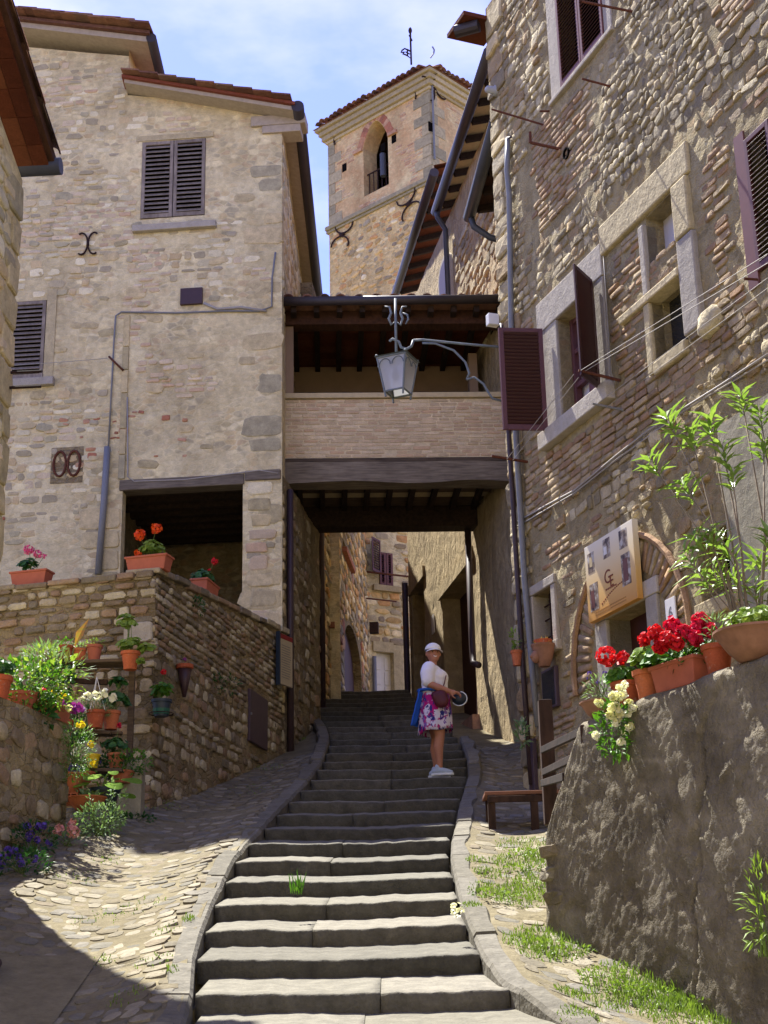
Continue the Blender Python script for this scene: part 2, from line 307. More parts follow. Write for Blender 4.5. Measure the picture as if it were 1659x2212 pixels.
plain('photo_door', '#6a4238', .4, .3); plain('print_brown', '#7a3c1c', .5, .3); plain('print_ochre', '#a07434', .5, .3); plain('print_grey', '#6a6a6a', .5, .3)
plain('notice_face', '#a89a7c', .5, .3, .05); plain('notice_red', '#7a1c20', .5, .3, .05)
plain('skin', '#a8725a', .55, .35, .06); plain('skin_lip', '#8a3c3c', .5, .3, .05); plain('eye_dark', '#2a1c18', .3, .5, 0.); plain('tooth', '#e4ddd2', .4, .4, 0.)
plain('shirt_white', '#e2e0e8', .9, .1, .04, 20, bump=.3); plain('cap_white', '#e2e0e0', .9, .1, .03); plain('hair_brown', '#4e2f22', .6, .3, .2, 60)
plain('jacket_blue', '#2c5cb8', .8, .15, .12, 12); plain('bag_maroon', '#4e1420', .5, .35, .1); plain('shoe_grey', '#a4b0bc', .6, .3, .12, 40); plain('shoe_sole', '#d0d4d4', .6, .3); plain('pouch_navy', '#1a2430', .5, .4, .1)
q = NT('skirt_print', .85, .15); n1, n2, n3 = q.noise(9, 3, .6), q.noise(13, 3, .6, q.mapv((1, 1, .7), (5, 2, 0))), q.noise(11, 3, .6, q.mapv((1, 1, .8), (1, 9, 4)))
c = q.mix(q.gray(n1, .50, .54), '#cfc8d8', '#a81a6c'); c = q.mix(q.gray(n2, .53, .57), c, '#2c2f74'); c = q.mix(q.gray(n3, .57, .6), c, '#7a5aa0'); q.col(c)
leaf_mat('leaf_broad', '#5f7d2c', '#7d9a3c', rough=.95, trans=.3); MT['leaf_broad'].node_tree.nodes['Principled BSDF'].inputs['Specular IOR Level'].default_value = .05
# ---------------------------------------------------------------- wall and masonry helpers
def val(f, s): return f(s) if callable(f) else f
def wall(mb, F, s0, s1, z0, top, holes=(), depth=.22, step=.6, m=0, rm=None, base=None):
    rm = m if rm is None else rm; cuts = {s0, s1}
    if callable(top) or callable(z0):
        k = max(2, int((s1-s0)/step)); cuts |= {s0+(s1-s0)*i/k for i in range(k+1)}
    for a, b, zb, zt in holes:
        cuts |= {a, b}
        if callable(zt): cuts |= {a+(b-a)*i/16 for i in range(17)}
    cs = sorted(c for c in cuts if s0-1e-6 <= c <= s1+1e-6)
    for a, b in zip(cs, cs[1:]):
        if b-a < 1e-5: continue
        mid = (a+b)/2; ca, cb = val(z0, a), val(z0, b)
        for h in sorted([h for h in holes if h[0] < mid < h[1]], key=lambda h: h[2]):
            if h[2] > ca+1e-4: dq(mb, F, a, b, ca, cb, h[2], h[2], m)
            ca, cb = val(h[3], a), val(h[3], b)
            mb.quad(F.P(a, ca), F.P(b, cb), F.P(b, cb, -depth), F.P(a, ca, -depth), m=rm)
            mb.quad(F.P(b, h[2]), F.P(a, h[2]), F.P(a, h[2], -depth), F.P(b, h[2], -depth), m=rm)
        ta, tb = val(top, a), val(top, b)
        dq(mb, F, a, b, ca, cb, ta, tb, m)
    for a, b, zb, zt in holes:
        mb.quad(F.P(a, zb), F.P(a, val(zt, a)), F.P(a, val(zt, a), -depth), F.P(a, zb, -depth), m=rm)
        mb.quad(F.P(b, val(zt, b)), F.P(b, zb), F.P(b, zb, -depth), F.P(b, val(zt, b), -depth), m=rm)
AMP = [0., 0.]
def dq(mb, F, a, b, z00, z01, z10, z11, m):      # wall patch, subdivided and made uneven when AMP is set
    if not AMP[0]: return mb.quad(F.P(a, z00), F.P(b, z01), F.P(b, z11), F.P(a, z10), m=m)
    cell = .075; nu = max(1, min(160, int((b-a)/cell))); nv = max(1, min(180, int(max(z10-z00, z11-z01)/cell))); vs = []
    for i in range(nu+1):
        t = i/nu; u = a+(b-a)*t; lo, hi = z00+(z01-z00)*t, z10+(z11-z10)*t
        for j in range(nv+1):
            v = lo+(hi-lo)*j/nv; p = F.P(u, v); vs.append(p+F.n*AMP[1]+F.n*AMP[0]*(NZ.noise(p*1.1)+.7*NZ.noise(p*3.7)+.6*NZ.noise(p*9)))
    mb.add(vs, [(i*(nv+1)+j, (i+1)*(nv+1)+j, (i+1)*(nv+1)+j+1, i*(nv+1)+j+1) for i in range(nu) for j in range(nv)], 0, m)
def coursed(F, u0, u1, v0, v1, hr, wr, gap, prot, mat, ok=None, drop=0., e=.45, n=9, jit=.09, wav=.012, rotj=.03, dome=.75):
    out = []; v = v0; ph = U(0, 9)
    while v < v1:
        h = U(*hr); u = u0-U(0, wr[0])
        while u < u1:
            ww = U(*wr); cu = u+ww/2; cv = v+h/2+wav*math.sin(cu*1.7+ph)+U(-.1, .1)*h*.3
            hh = h*U(.82, 1.05); a, b = max(cu-ww/2, u0), min(cu+ww/2, u1)
            if b-a > .4*ww and RN.random() >= drop:
                if ok is None or all(ok(p, q) for p, q in ((a, cv-hh/2), (b, cv-hh/2), (a, cv+hh/2), (b, cv+hh/2), ((a+b)/2, cv))):
                    out.append(dict(F=F, cu=(a+b)/2, cv=cv, w=b-a, h=hh, prot=U(*prot), e=e*U(.75, 1.25), n=n+CH((-2, -1, 0, 1)), jit=jit, mat=mat, rot=U(-rotj, rotj), dome=dome*U(.93, 1.04)))
            u += ww+gap*U(.7, 1.5)
        v += h+gap*U(.7, 1.3)
    return out
def scatter(F, u0, u1, v0, v1, count, wr, asp, prot, mat, ok=None, e=.8, n=9, used=None, pad=.85):
    out = []; used = used if used is not None else []
    for _ in range(count*6):
        if len(out) >= count: break
        ww = U(*wr); h = ww*U(*asp); cu, cv = U(u0, u1), U(v0, v1)
        if ok and not all(ok(p, q) for p, q in ((cu-ww/2, cv), (cu+ww/2, cv), (cu, cv-h/2), (cu, cv+h/2))): continue
        if any(abs(cu-a) < (ww+b)/2*pad and abs(cv-c) < (h+d)/2*pad for a, c, b, d in used): continue
        used.append((cu, cv, ww, h)); out.append(dict(F=F, cu=cu, cv=cv, w=ww, h=h, prot=U(*prot), e=e, n=n, jit=.1, mat=mat, rot=U(-.2, .2), dome=.7))
    return out
def masonry(parent, items, name='stone', limit=300, margin=160, smooth=True):
    vis = []
    for it in items:
        c = it['F'].P(it['cu'], it['cv'])
        if c.y < .5: continue
        x, y = proj(c)
        if not (-margin < x < 1659+margin and -margin < y < 2212+margin): continue
        fs = abs(it['F'].n.dot(c.normalized())); inside = 0 <= x <= 1659 and 0 <= y <= 2212
        vis.append(((it['w']*it['h']*fs/c.length**2)*(1 if inside else .02), it))
    vis.sort(key=lambda a: -a[0])
    rest = {}
    def put(mb, it, t=0.): mb.stone(it['F'], it['cu'], it['cv'], it['w'], it['h'], it['prot'], it['n'], it['e'], it['jit'], t, 0, it.get('back', .05), it['rot'], it['dome'])
    for i, (a, it) in enumerate(vis):
        if i < limit:
            mb = MB(); put(mb, it); mb.build(it.get('name', name), it['mat'], parent, smooth=smooth if it['e'] > .7 else False)
        else:
            put(rest.setdefault(it['mat'], MB()), it, RN.random())
    if rest:
        tot = MB(); ms = sorted(rest)
        for k, mname in enumerate(ms):
            q = rest[mname]; o = len(tot.v); tot.v += q.v; tot.f += [tuple(i+o for i in f) for f in q.f]; tot.t += q.t; tot.m += [k]*len(q.f)
        tot.build('small_'+name+'s', ms, parent, smooth=smooth, kind='stuff', tint=True)
def not_in(holes, pad=0.):
    return lambda u, v: not any(a-pad < u < b+pad and c-pad < v < (d if not callable(d) else d(min(max(u, a), b)))+pad for a, b, c, d in holes)
SLATS = {}
def shutter(parent, O, eu, n, w_, h, k, fm, sm, fw=.055, th=.035, name='shutter', label=None, mid=False, tilt=1):
    eu, n = V(eu).normalized(), V(n).normalized(); ez = V((0, 0, 1)); O = V(O); F = Frame(O, eu, ez); F.n = n
    mb = MB()
    for a, b, c, d in ((0, fw, 0, h), (w_-fw, w_, 0, h), (fw, w_-fw, 0, fw*1.3), (fw, w_-fw, h-fw, h)): mb.pbox(F, a, b, c, d, 0, th)
    if mid: mb.pbox(F, fw, w_-fw, h*.48, h*.48+fw, 0, th)
    sh = mb.build(name, fm, parent, label=label, bevel=.004, origin=O)
    lo, hi = fw*1.3, h-fw; sp = (hi-lo)/k; me = None
    for i in range(k):
        c = O+eu*(w_/2)+ez*(lo+sp*(i+.5))+n*(th*.5)
        if me is None:
            q = MB(); q.box((0, 0, 0), eu*(w_/2-fw), (n*.9-ez*tilt).normalized()*sp*.6, (n*tilt+ez*.9).normalized()*.004)
            me = bpy.data.meshes.new('slat'); me.from_pydata([tuple(p) for p in q.v], [], q.f); me.materials.append(MT[sm])
        o = bpy.data.objects.new('slat', me); link(o, sh, c)
    return sh
def gutter(parent, a, b, r=.075, mat='gutter', name='gutter', hooks=0):
    a, b = V(a), V(b); mb = MB(); mb.tube([a, b], r, 14); g_ = mb.build(name, mat, parent, smooth=False)
    g_.data.polygons.foreach_set('use_smooth', [len(p.vertices) == 4 for p in g_.data.polygons])
    for i in range(hooks):
        p = a.lerp(b, (i+.5)/hooks); q = MB(); q.tube([p+V((0, 0, r)), p+V((0, 0, r+.05)), p+V((.04, 0, r+.06))], .008, 5); q.build('gutter_hook', 'iron', g_)
    return g_
def pipe(parent, pts, r, mat, name='downpipe', n=10):
    mb = MB(); mb.tube(pts, r, n); return mb.build(name, mat, parent, smooth=True)
def coppo(parent, c, ax, n, r=.09, l=.42, mat='roof_tile', name='roof_tile', flip=1):   # barrel tile
    c, ax, n = V(c), V(ax).normalized(), V(n).normalized(); sx = ax.cross(n).normalized(); vs = []; k = 8
    for rr in (r, r-.016):
        for e in (0, 1):
            for j in range(k+1):
                a = math.pi*j/k; q = rr*(1-.12*e); vs.append(c+ax*(l*e)+sx*(q*math.cos(a))+n*(q*math.sin(a))*flip)
    m_ = k+1; fs = []
    for j in range(k):
        fs += [(j, j+1, m_+j+1, m_+j), (2*m_+j+1, 2*m_+j, 3*m_+j, 3*m_+j+1), (j+1, j, 2*m_+j, 2*m_+j+1), (m_+j, m_+j+1, 3*m_+j+1, 3*m_+j)]
    mb = MB(); mb.add(vs, fs); return mb.build(name, mat, parent, smooth=True)
def iron_anchor(parent, F, cu, cv, s=.3, d=.03, rot=0., mat='iron', name='wall_anchor', curl=False):
    mb = MB()
    def P(a, b): return F.P(cu+(a*math.cos(rot)-b*math.sin(rot))*s, cv+(a*math.sin(rot)+b*math.cos(rot))*s, d)
    for sg in (-1, 1):
        pts = [P(sg*(.95-1.*(math.cos(t)*.8+.02)), math.sin(t)*1.05) for t in [rad(-100+200*i/12) for i in range(13)]]
        if curl: pts = [P(sg*(.5+.48*math.cos(t)), .02+.95*math.sin(t)) for t in [rad(62+236*i/16) for i in range(17)]]
        mb.tube(pts, s*.075, 6)
    mb.tube([P(0, -.25), P(0, .25)], s*.11, 6); return mb.build(name, mat, parent, smooth=True)
# ---------------------------------------------------------------- the setting: ground, stairs, kerbs, cobbled ramps
SL = .298
def NO(Y): return .175+SL*(Y-9.42)                # line of the step nosings
NS, RUN, RISE = 27, .76, .2265
XLs = [-1.13, -1.17, -1.255, -1.296, -1.317, -1.317, -1.317, -1.275, -1.2, -1.14, -1.07, -.99, -.915, -.875, -.835, -.83, -.825, -.83, -.87, -.93, -1.02, -1.12, -1.2, -1.26, -1.3, -1.33, -1.36, -1.4]
I0 = -1
def interp(xs, t):
    t = max(0, min(len(xs)-1.001, t)); i = int(t); return xs[i]+(xs[i+1]-xs[i])*(t-i)
def XL(Y): return interp(XLs, (Y-9.42)/RUN-I0)
def PWX(Y): return 1.57-.18*(Y-24.3)              # plastered wall on the right of the passage
def XR(Y): return min(XL(Y)+1.8+(max(0, 9.6-Y))*.25, PWX(Y)-.12 if Y > 22 else 9)
def zramp_left(X, Y):
    t = max(0, XL(Y)-.22-X); return NO(Y)+.01-.10*math.sin(min(1, t/1.3)*math.pi)*(1 if Y < 17 else .9)-(.12 if Y > 18 else .12*max(0, (Y-15)/3))
def zramp_right(X, Y):
    t = max(0, X-XR(Y)-.2); b = NO(Y) if Y < 17 else NO(17)+.255*(Y-17)
    return b-.05*math.sin(min(1, t/.8)*math.pi)-.24*min(1, max(0, (11-Y)/1.5))*min(1, t/1.1)
gm = MB()
ys = [-60, -20, 0, 3.4]+[3.4+.35*i for i in range(1, 80)]+[34, 40, 60, 150, 600, 1500]
def gz(Y): return -1.62 if Y < 3.4 else (NO(Y)-.28 if Y < 31 else NO(31)-.28+(Y-31)*.05)
xs = [-1500, -300, -60, -20, -8, -5]+[-4.6+.35*i for i in range(28)]+[6, 8, 20, 60, 300, 1500]
nx = len(xs); vs = []
for Y in ys:
    for X in xs: vs.append((X, Y, gz(Y) if abs(X) < 100 else gz(Y)))
gm.add(vs, [(j*nx+i, j*nx+i+1, (j+1)*nx+i+1, (j+1)*nx+i) for j in range(len(ys)-1) for i in range(nx-1)])
gm.build('ground', 'ground_dirt', smooth=True, kind='structure', origin=(0, 0, 0))
def ramp_sheet(name, xa, xb, zf, y0, y1, mat='ground_dirt'):
    mb = MB(); k = int((y1-y0)/.2); m_ = 14; vs = []
    for j in range(k+1):
        Y = y0+(y1-y0)*j/k
        for i in range(m_+1):
            X = xa(Y)+(xb(Y)-xa(Y))*i/m_; vs.append((X, Y, zf(X, Y)+.012*NZ.noise(V((X*4, Y*4, 0)))))
    mb.add(vs, [(j*(m_+1)+i, j*(m_+1)+i+1, (j+1)*(m_+1)+i+1, (j+1)*(m_+1)+i) for j in range(k) for i in range(m_)])
    return mb.build(name, mat, smooth=True, kind='structure', origin=(0, 0, 0))
def leftlim(Y): return -2.54+.2*(Y-16.36)-.05 if Y > 16.3 else -4.6
def rightlim(Y):
    if Y < 11.3: return 1.15-.57*(Y-10.96)+.12
    if Y < 17.1: return 1.6+.367*(17.1-Y)+.1
    return PWX(Y)+.1
rl = ramp_sheet('path_left', leftlim, lambda Y: XL(Y)-.06, zramp_left, 4.5, 25)
rr_ = ramp_sheet('path_right', lambda Y: XR(Y)+.06, rightlim, zramp_right, 4.5, 30)
st = structure('stairway')
bed = MB()
for i in range(I0-4, NS):
    Y = 9.42+RUN*i; z = .175+RISE*i; a, b = XL(Y)-.02, XR(Y)+.02
    bed.quad((a, Y+.05, z-.3), (b, Y+.05, z-.3), (b, Y+.05, z-.08), (a, Y+.05, z-.08)); bed.quad((a, Y+.05, z-.08), (b, Y+.05, z-.08), (b, Y+RUN+.06, z+.02), (a, Y+RUN+.06, z+.02))
bed.build('stair_bed', 'ground_dirt', st)
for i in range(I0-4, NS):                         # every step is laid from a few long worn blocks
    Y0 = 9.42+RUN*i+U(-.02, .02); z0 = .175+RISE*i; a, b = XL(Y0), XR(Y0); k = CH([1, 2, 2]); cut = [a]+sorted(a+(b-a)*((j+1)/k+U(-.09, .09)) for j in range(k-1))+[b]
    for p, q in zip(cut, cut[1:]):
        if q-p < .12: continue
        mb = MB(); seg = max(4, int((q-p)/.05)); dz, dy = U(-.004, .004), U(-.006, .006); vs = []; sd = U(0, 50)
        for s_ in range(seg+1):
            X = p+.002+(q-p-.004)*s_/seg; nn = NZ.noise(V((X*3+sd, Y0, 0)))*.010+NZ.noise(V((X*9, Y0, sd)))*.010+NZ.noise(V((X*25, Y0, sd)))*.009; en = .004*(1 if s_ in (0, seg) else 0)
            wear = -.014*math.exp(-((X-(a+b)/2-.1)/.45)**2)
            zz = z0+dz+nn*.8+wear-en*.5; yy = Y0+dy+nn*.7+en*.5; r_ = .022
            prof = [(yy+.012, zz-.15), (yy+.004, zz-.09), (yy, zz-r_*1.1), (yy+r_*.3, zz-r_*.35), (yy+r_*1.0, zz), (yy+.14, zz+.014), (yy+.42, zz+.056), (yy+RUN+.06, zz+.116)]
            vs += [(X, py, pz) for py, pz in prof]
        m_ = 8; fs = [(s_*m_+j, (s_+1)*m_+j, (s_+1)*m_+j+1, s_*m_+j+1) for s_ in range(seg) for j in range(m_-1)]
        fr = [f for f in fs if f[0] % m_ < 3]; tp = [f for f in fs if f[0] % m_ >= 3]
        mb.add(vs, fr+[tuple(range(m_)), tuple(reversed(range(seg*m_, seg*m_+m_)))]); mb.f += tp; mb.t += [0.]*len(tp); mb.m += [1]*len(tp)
        mb.build('step_block', ['step_riser_shaded', 'step_tread_lit'], st, smooth=True)
def kerb(name, side, y0, y1):
    kb = structure(name); Y = y0
    while Y < y1:
        l = U(.5, 1.1); mb = MB(); vs = []; k = 8; dz = U(-.008, .012)
        for s_ in range(k+1):
            yy = Y+.006+(l-.012)*s_/k; zz = NO(yy)+.012+dz+NZ.noise(V((yy*5, side, 3)))*.018; x0 = XL(yy)-.012 if side < 0 else XR(yy)+.012; wd = .165+NZ.noise(V((yy*2, side*7, 0)))*.05
            for ww, dd in ((0, -.42), (-.0, -.03), (.02, 0), (wd-.02, .004), (wd, -.03), (wd, -.2)): vs.append((x0+side*ww, yy, zz+dd))
        m_ = 6; fs = [(s_*m_+j, s_*m_+j+1, (s_+1)*m_+j+1, (s_+1)*m_+j) for s_ in range(k) for j in range(m_-1)]+[tuple(range(m_)), tuple(reversed(range(k*m_, k*m_+m_)))]
        if side < 0: fs = [f[::-1] for f in fs]
        mb.add(vs, fs); mb.build('kerb_stone', 'kerb_stone', kb); Y += l
kerb('kerb_left', -1, 5.2, 25.6); kerb('kerb_right', 1, 5.2, 21.4)
def cobbles(parent, xa, xb, zf, y0, y1, wr, hr, skip=None, limit=300):
    items = []; Y = y0
    while Y < y1:
        h = U(*hr); X = xa(Y)+U(0, .08)
        while X < xb(Y)-.05:
            ww = U(*wr); cx = X+ww/2; cy = Y+U(-.05, .05)
            if not (skip and skip(cx, cy)):
                z = zf(cx, cy); dzx = (zf(cx+.05, cy)-zf(cx-.05, cy))/.1; dzy = (zf(cx, cy+.05)-zf(cx, cy-.05))/.1
                F = Frame((cx, cy, z), (1, 0, dzx), (0, 1, dzy))
                items.append(dict(F=F, cu=0, cv=0, w=ww*.98, h=h*U(.85, 1.05), prot=U(.002, .012), e=.68, n=10, jit=.15, mat='cobble', rot=U(-.25, .25), dome=.7))
            X += ww+U(.006, .022)
        Y += h+.01
    masonry(parent, items, 'cobble', limit, 120)
cobbles(rl, leftlim, lambda Y: XL(Y)-.17, zramp_left, 6.5, 21, (.08, .18), (.1, .18), lambda x, y: x < -2.0 and y < 10.6 or x < -3.4)
cobbles(rr_, lambda Y: XR(Y)+.17, rightlim, zramp_right, 6.5, 23.5, (.09, .22), (.12, .2))
cp = MB(); F = Frame((0, 0, 0), (1, 0, 0), (0, 1, SL)); vs = []
for j in range(9):
    for i in range(9):
        X, Y = -4.6+2.66*i/8, 5+5.5*j/8+(.2*math.sin(i) if j == 8 else 0); vs.append((X, Y, zramp_left(X, Y)+.016+.004*NZ.noise(V((X*3, Y*3, 1)))))
cp.add(vs, [(j*9+i, j*9+i+1, (j+1)*9+i+1, (j+1)*9+i) for j in range(8) for i in range(8)]); cp.build('concrete_apron', 'ground_dirt', smooth=True, kind='structure')

mh = thing('manhole_cover', (-2.75, 9.95, zramp_left(-2.75, 9.95)+.02), 'dark iron manhole cover in the shaded concrete at the lower left', 'manhole cover'); mc = V((-2.75, 9.95, zramp_left(-2.75, 9.95)+.03)); mb = MB(); mb.lathe(V((0, 0, 0)), [(.3, 0), (.3, .012), (.26, .012), (.26, .004), (0, .006)], 28); mb.v = [mc+V((p.x, p.y, p.z+SL*p.y)) for p in mb.v]; mb.build('cover', 'iron', mh)
for k in range(5): mb = MB(); yy = -.16+.08*k; mb.box(mc+V((0, yy, .012+SL*yy)), (.2, 0, 0), (0, .012, .012*SL), (0, 0, .005)); mb.build('rib', 'iron', mh)
# ================================================================ LEFT HOUSE
PL = Plane(-1.5, 21.5, 1, -.09)
lh = thing('stone_house', (-3.6, 21.5, 4.6), 'tall tan rubble stone house with grey louvred shutters on the left, joined to the bridge', 'house')
wu = PL.box([(308, 308), (445, 302), (440, 465), (305, 468)]); wl_ = PL.box([(8, 657), (100, 648), (93, 810), (6, 822)])
lo = PL.box([(265, 1060), (525, 1043)]); LOG = (lo[0], lo[1], 4.55, lo[3]-.02)
sA = PL.px(272, 300)[0]
def ltop(s): return 14.02-.19*s if s > sA else 15.25-.19*(s-sA)
HL = [wu, wl_, LOG]
AMP[0] = .011
mb = MB(); wall(mb, PL, -7.5, sA, 4.4, lambda s: 15.25-.19*(s-sA), [h for h in HL if h[1] < sA], .2)
q2 = [(max(h[0], sA), h[1], h[2], h[3]) for h in HL if h[1] > sA]; wall(mb, PL, sA, 0, 4.4, lambda s: 14.02-.19*s, q2, .2)
lw = mb.build('wall', 'mortar_left', lh)
PS = Plane(-1.5, 21.5, 0, 1)
mb = MB(); wall(mb, PS, 0, 6.9, 7.4, 14.05); mb.quad(PL.P(sA, 13.9), PL.P(sA, 15.4), PL.P(sA, 15.4, -8), PL.P(sA, 13.9, -8))
mb.quad(PL.P(-7.5, 4.4), PL.P(-7.5, 16.5), PL.P(-7.5, 16.5, -6.9), PL.P(-7.5, 4.4, -6.9)); mb.quad(PL.P(-7.5, 4.4, -6.9), PL.P(0, 4.4, -6.9), PL.P(0, 14, -6.9), PL.P(-7.5, 16.4, -6.9)); lsw = mb.build('side_wall', 'mortar_left', lh)
Fp = Plane(-1.5, 21.5, .14, 1)
AMP[0] = .03; mb = MB(); wall(mb, Fp, .0, 2.95, 3.2, 7.75); AMP[0] = 0.; mb.quad(Fp.P(2.95, 3.2), Fp.P(2.95, 7.75), Fp.P(2.95, 7.75, -1), Fp.P(2.95, 3.2, -1)); lpw = mb.build('passage_wall', 'mortar_dark', lh)
mb = MB(); mb.tube([Fp.P(.28, 3.5, .06), Fp.P(.28, 7.6, .06)], .05, 8); mb.build('downpipe', 'pipe_dark', lh, smooth=True)
AMP[0] = 0.
# masonry of the front
okL = not_in(HL, .04); it = []
quo = []; z = 5.1
while z < 13.6:
    h = U(.2, .34); ww = CH([.28, .5, .62, .36]); 
    if RN.random() < .6: quo.append(dict(F=PL, cu=-ww/2-.005, cv=z+h/2, w=ww, h=h*.93, prot=U(.004, .016), e=.4, n=12, jit=.12, mat='quoin_left', rot=U(-.02, .02), dome=.88, name='quoin'))
    z += h+.03
it += quo
def okq(u, v): return okL(u, v) and u < -.1 and v < ltop(u)-.12 and not any(abs(u-a['cu']) < a['w']/2+.02 and abs(v-a['cv']) < a['h']/2+.02 for a in quo)
it += coursed(PL, -7.2, -.03, 4.7, 16, (.05, .13), (.09, .28), .025, (.0, .013), 'stone_left', lambda u, v: okq(u, v) and (NZ.noise(V((u*.55, v*.55, 4)))+(.28 if u < sA else -.08)) > .0, .34, e=.5, jit=.18, rotj=.07, dome=.88)
it += coursed(PL, -7.2, -.03, 4.7, 16, (.055, .09), (.12, .26), .03, (.004, .012), 'brick_pale', lambda u, v: okq(u, v) and NZ.noise(V((u*.7+9, v*.7, 8))) > .22, .3, e=.4, jit=.1, dome=.88)
it += scatter(PL, -4, -.4, 7.9, 13, 36, (.14, .34), (.35, .6), (.008, .02), 'quoin_left', okq, e=.55)
it += scatter(PL, -3.4, -1.4, 8.0, 8.9, 22, (.06, .16), (.3, .7), (.002, .012), 'brick', okq, e=.4)
it += scatter(PL, -7, -4.2, 5, 15, 20, (.06, .2), (.4, .8), (.006, .016), 'brick', okq, e=.5)
s1 = PL.px(215, 1200)[0]; s2 = LOG[0]-.03; z = 4.8
while z < 7.1:
    h = U(.22, .36); c = s1-U(.0, .5)
    it.append(dict(F=PL, cu=(c+s2)/2, cv=z+h/2, w=s2-c, h=h*.95, prot=.02, e=.25, n=12, jit=.03, mat='quoin_left', rot=0, dome=.93, name='quoin')); z += h+.02
z = 4.7
while z < 7.5:                                    # pier between loggia and corner
    h = U(.12, .3); it.append(dict(F=PL, cu=LOG[1]+U(.2, .32), cv=z+h/2, w=U(.25, .45), h=h*.9, prot=.018, e=.4, n=10, jit=.1, mat=CH(['quoin_left', 'quoin_left', 'brick_pale', 'stone_left']), rot=0, dome=.85)); z += h+.03
masonry(lw, it, 'stone', 300)
it = coursed(PS, .05, 6.5, 10.5, 13.6, (.08, .16), (.14, .4), .04, (.005, .02), 'stone_left', None, .3, e=.55, jit=.14); masonry(lsw, it, 'stone', 60)
it = coursed(Fp, .02, .2, 3.6, 7.4, (.1, .2), (.12, .2), .03, (.01, .02), 'quoin_left', None, .2)+coursed(Fp, .4, 2.9, 3.6, 7.5, (.09, .2), (.12, .34), .03, (.0, .035), 'stone_dark', None, .3, e=.5, jit=.16, rotj=.1); masonry(lpw, it, 'stone', 120)
# openings
def louvre_pair(par, F, r, k, fm, sm, d=.0, leaves=2):
    wd = (r[1]-r[0])/leaves
    for i in range(leaves): shutter(par, F.P(r[0]+wd*i+.006, r[2]+.01, d-.05), F.eu, F.n, wd-.012, r[3]-r[2]-.02, k, fm, sm)
    b = MB(); b.quad(F.P(r[0], r[2], d-.14), F.P(r[1], r[2], d-.14), F.P(r[1], r[3], d-.14), F.P(r[0], r[3], d-.14)); b.build('window_pane', 'dark_void', par)
louvre_pair(lh, PL, wu, 16, 'shutter_grey', 'shutter_grey', .03); louvre_pair(lh, PL, wl_, 16, 'shutter_grey', 'shutter_grey', .03, 1)
mb = MB(); r = PL.box([(286, 476), (466, 486)], .08); mb.pbox(PL, r[0], r[1], r[2]-.02, r[2]+.09, -.05, .1); mb.build('window_sill', 'dressed_stone', lh, bevel=.01)
mb = MB(); r = PL.box([(8, 828), (115, 822)], .08); mb.pbox(PL, r[0], r[1], r[2]-.06, r[2]+.07, -.05, .1); mb.build('window_sill', 'dressed_stone', lh, bevel=.01)
mb = MB(); mb.pbox(PL, wu[0]-.1, wu[1]+.12, wu[3]+.012, wu[3]+.11, -.05, .018); mb.build('lintel', 'dressed_tan', lh)
mb = MB(); mb.pbox(PL, wl_[1]+.01, wl_[1]+.16, wl_[2], wl_[3]+.16, -.05, .018); mb.build('jamb', 'dressed_tan', lh)
mb = MB(); mb.pbox(PL, LOG[0]-.05, -.62+.05, LOG[3]-.01, LOG[3]+.16, -.25, .03); mb.build('lintel_beam', 'beam_grey', lh, bevel=.015)
mb = MB(); mb.pbox(PL, -.56, -.02, LOG[3]+.04, LOG[3]+.2, -.2, .035); mb.build('lintel_beam', 'beam_grey', lh, bevel=.015)
mb = MB()                                         # loggia interior
a, b, z0_, z1_ = LOG[0]-.3, LOG[1], 4.5, LOG[3]+.25
mb.quad(PL.P(a, z0_, -.2), PL.P(a, z1_, -.2), PL.P(a, z1_, -3.4), PL.P(a, z0_, -3.4)); mb.quad(PL.P(a, z0_, -3.4), PL.P(a, z1_, -3.4), PL.P(b+.3, z1_, -3.4), PL.P(b+.3, z0_, -3.4)); mb.quad(PL.P(b+.3, z0_, -.2), PL.P(b+.3, z1_, -.2), PL.P(b+.3, z1_, -3.4), PL.P(b+.3, z0_, -3.4)); mb.build('loggia_wall', 'mortar_dark', lh)
mb = MB(); mb.quad(PL.P(a, z1_, -.2), PL.P(b+.3, z1_, -.2), PL.P(b+.3, z1_, -3.4), PL.P(a, z1_, -3.4)); mb.build('loggia_ceiling', 'beam_dark', lh)
for k in range(8): mb = MB(); mb.pbox(PL, a, b+.3, z1_-.15, z1_-.005, -.62-.36*k, -.5-.36*k); mb.build('joist', 'beam_dark', lh)
# roofs
def verge(par, pts, d0, d1, th, mat, name): 
    mb = MB(); (u0, z0), (u1, z1) = pts
    bk_ = V((0, d0-d1, 0)); v_ = [PL.P(u0, z0, d0), PL.P(u1, z1, d0), PL.P(u1, z1, d0)+bk_, PL.P(u0, z0, d0)+bk_]; v_ += [p+V((0, 0, th)) for p in v_]
    mb.add(v_, [(0, 3, 2, 1), (4, 5, 6, 7), (0, 1, 5, 4), (1, 2, 6, 5), (2, 3, 7, 6), (3, 0, 4, 7)]); return mb.build(name, mat, par)
e0 = PL.px(268, 178, .3); e1 = PL.px(634, 238, .3)
verge(lh, (e0, e1), .3, -6.7, .07, 'white_soffit', 'roof_slab'); rf = verge(lh, ((e0[0]-.03, e0[1]+.072), (e1[0]+.03, e1[1]+.072)), .36, -6.7, .05, 'red_tile', 'roof')
for k in range(9):
    c = PL.P(e0[0]+(e1[0]-e0[0])*k/9, e0[1]+(e1[1]-e0[1])*k/9+.12, .34); mb = MB(); mb.box(c+PL.eu*.14-V((0, 0, .012)), PL.eu*.15+V((0, 0, -.026)), PL.n*.16, V((0, 0, .014))); mb.build('roof_tile', 'roof_tile', rf)
t0 = PL.px(-40, 48, .3); t1 = PL.px(318, 90, .3)
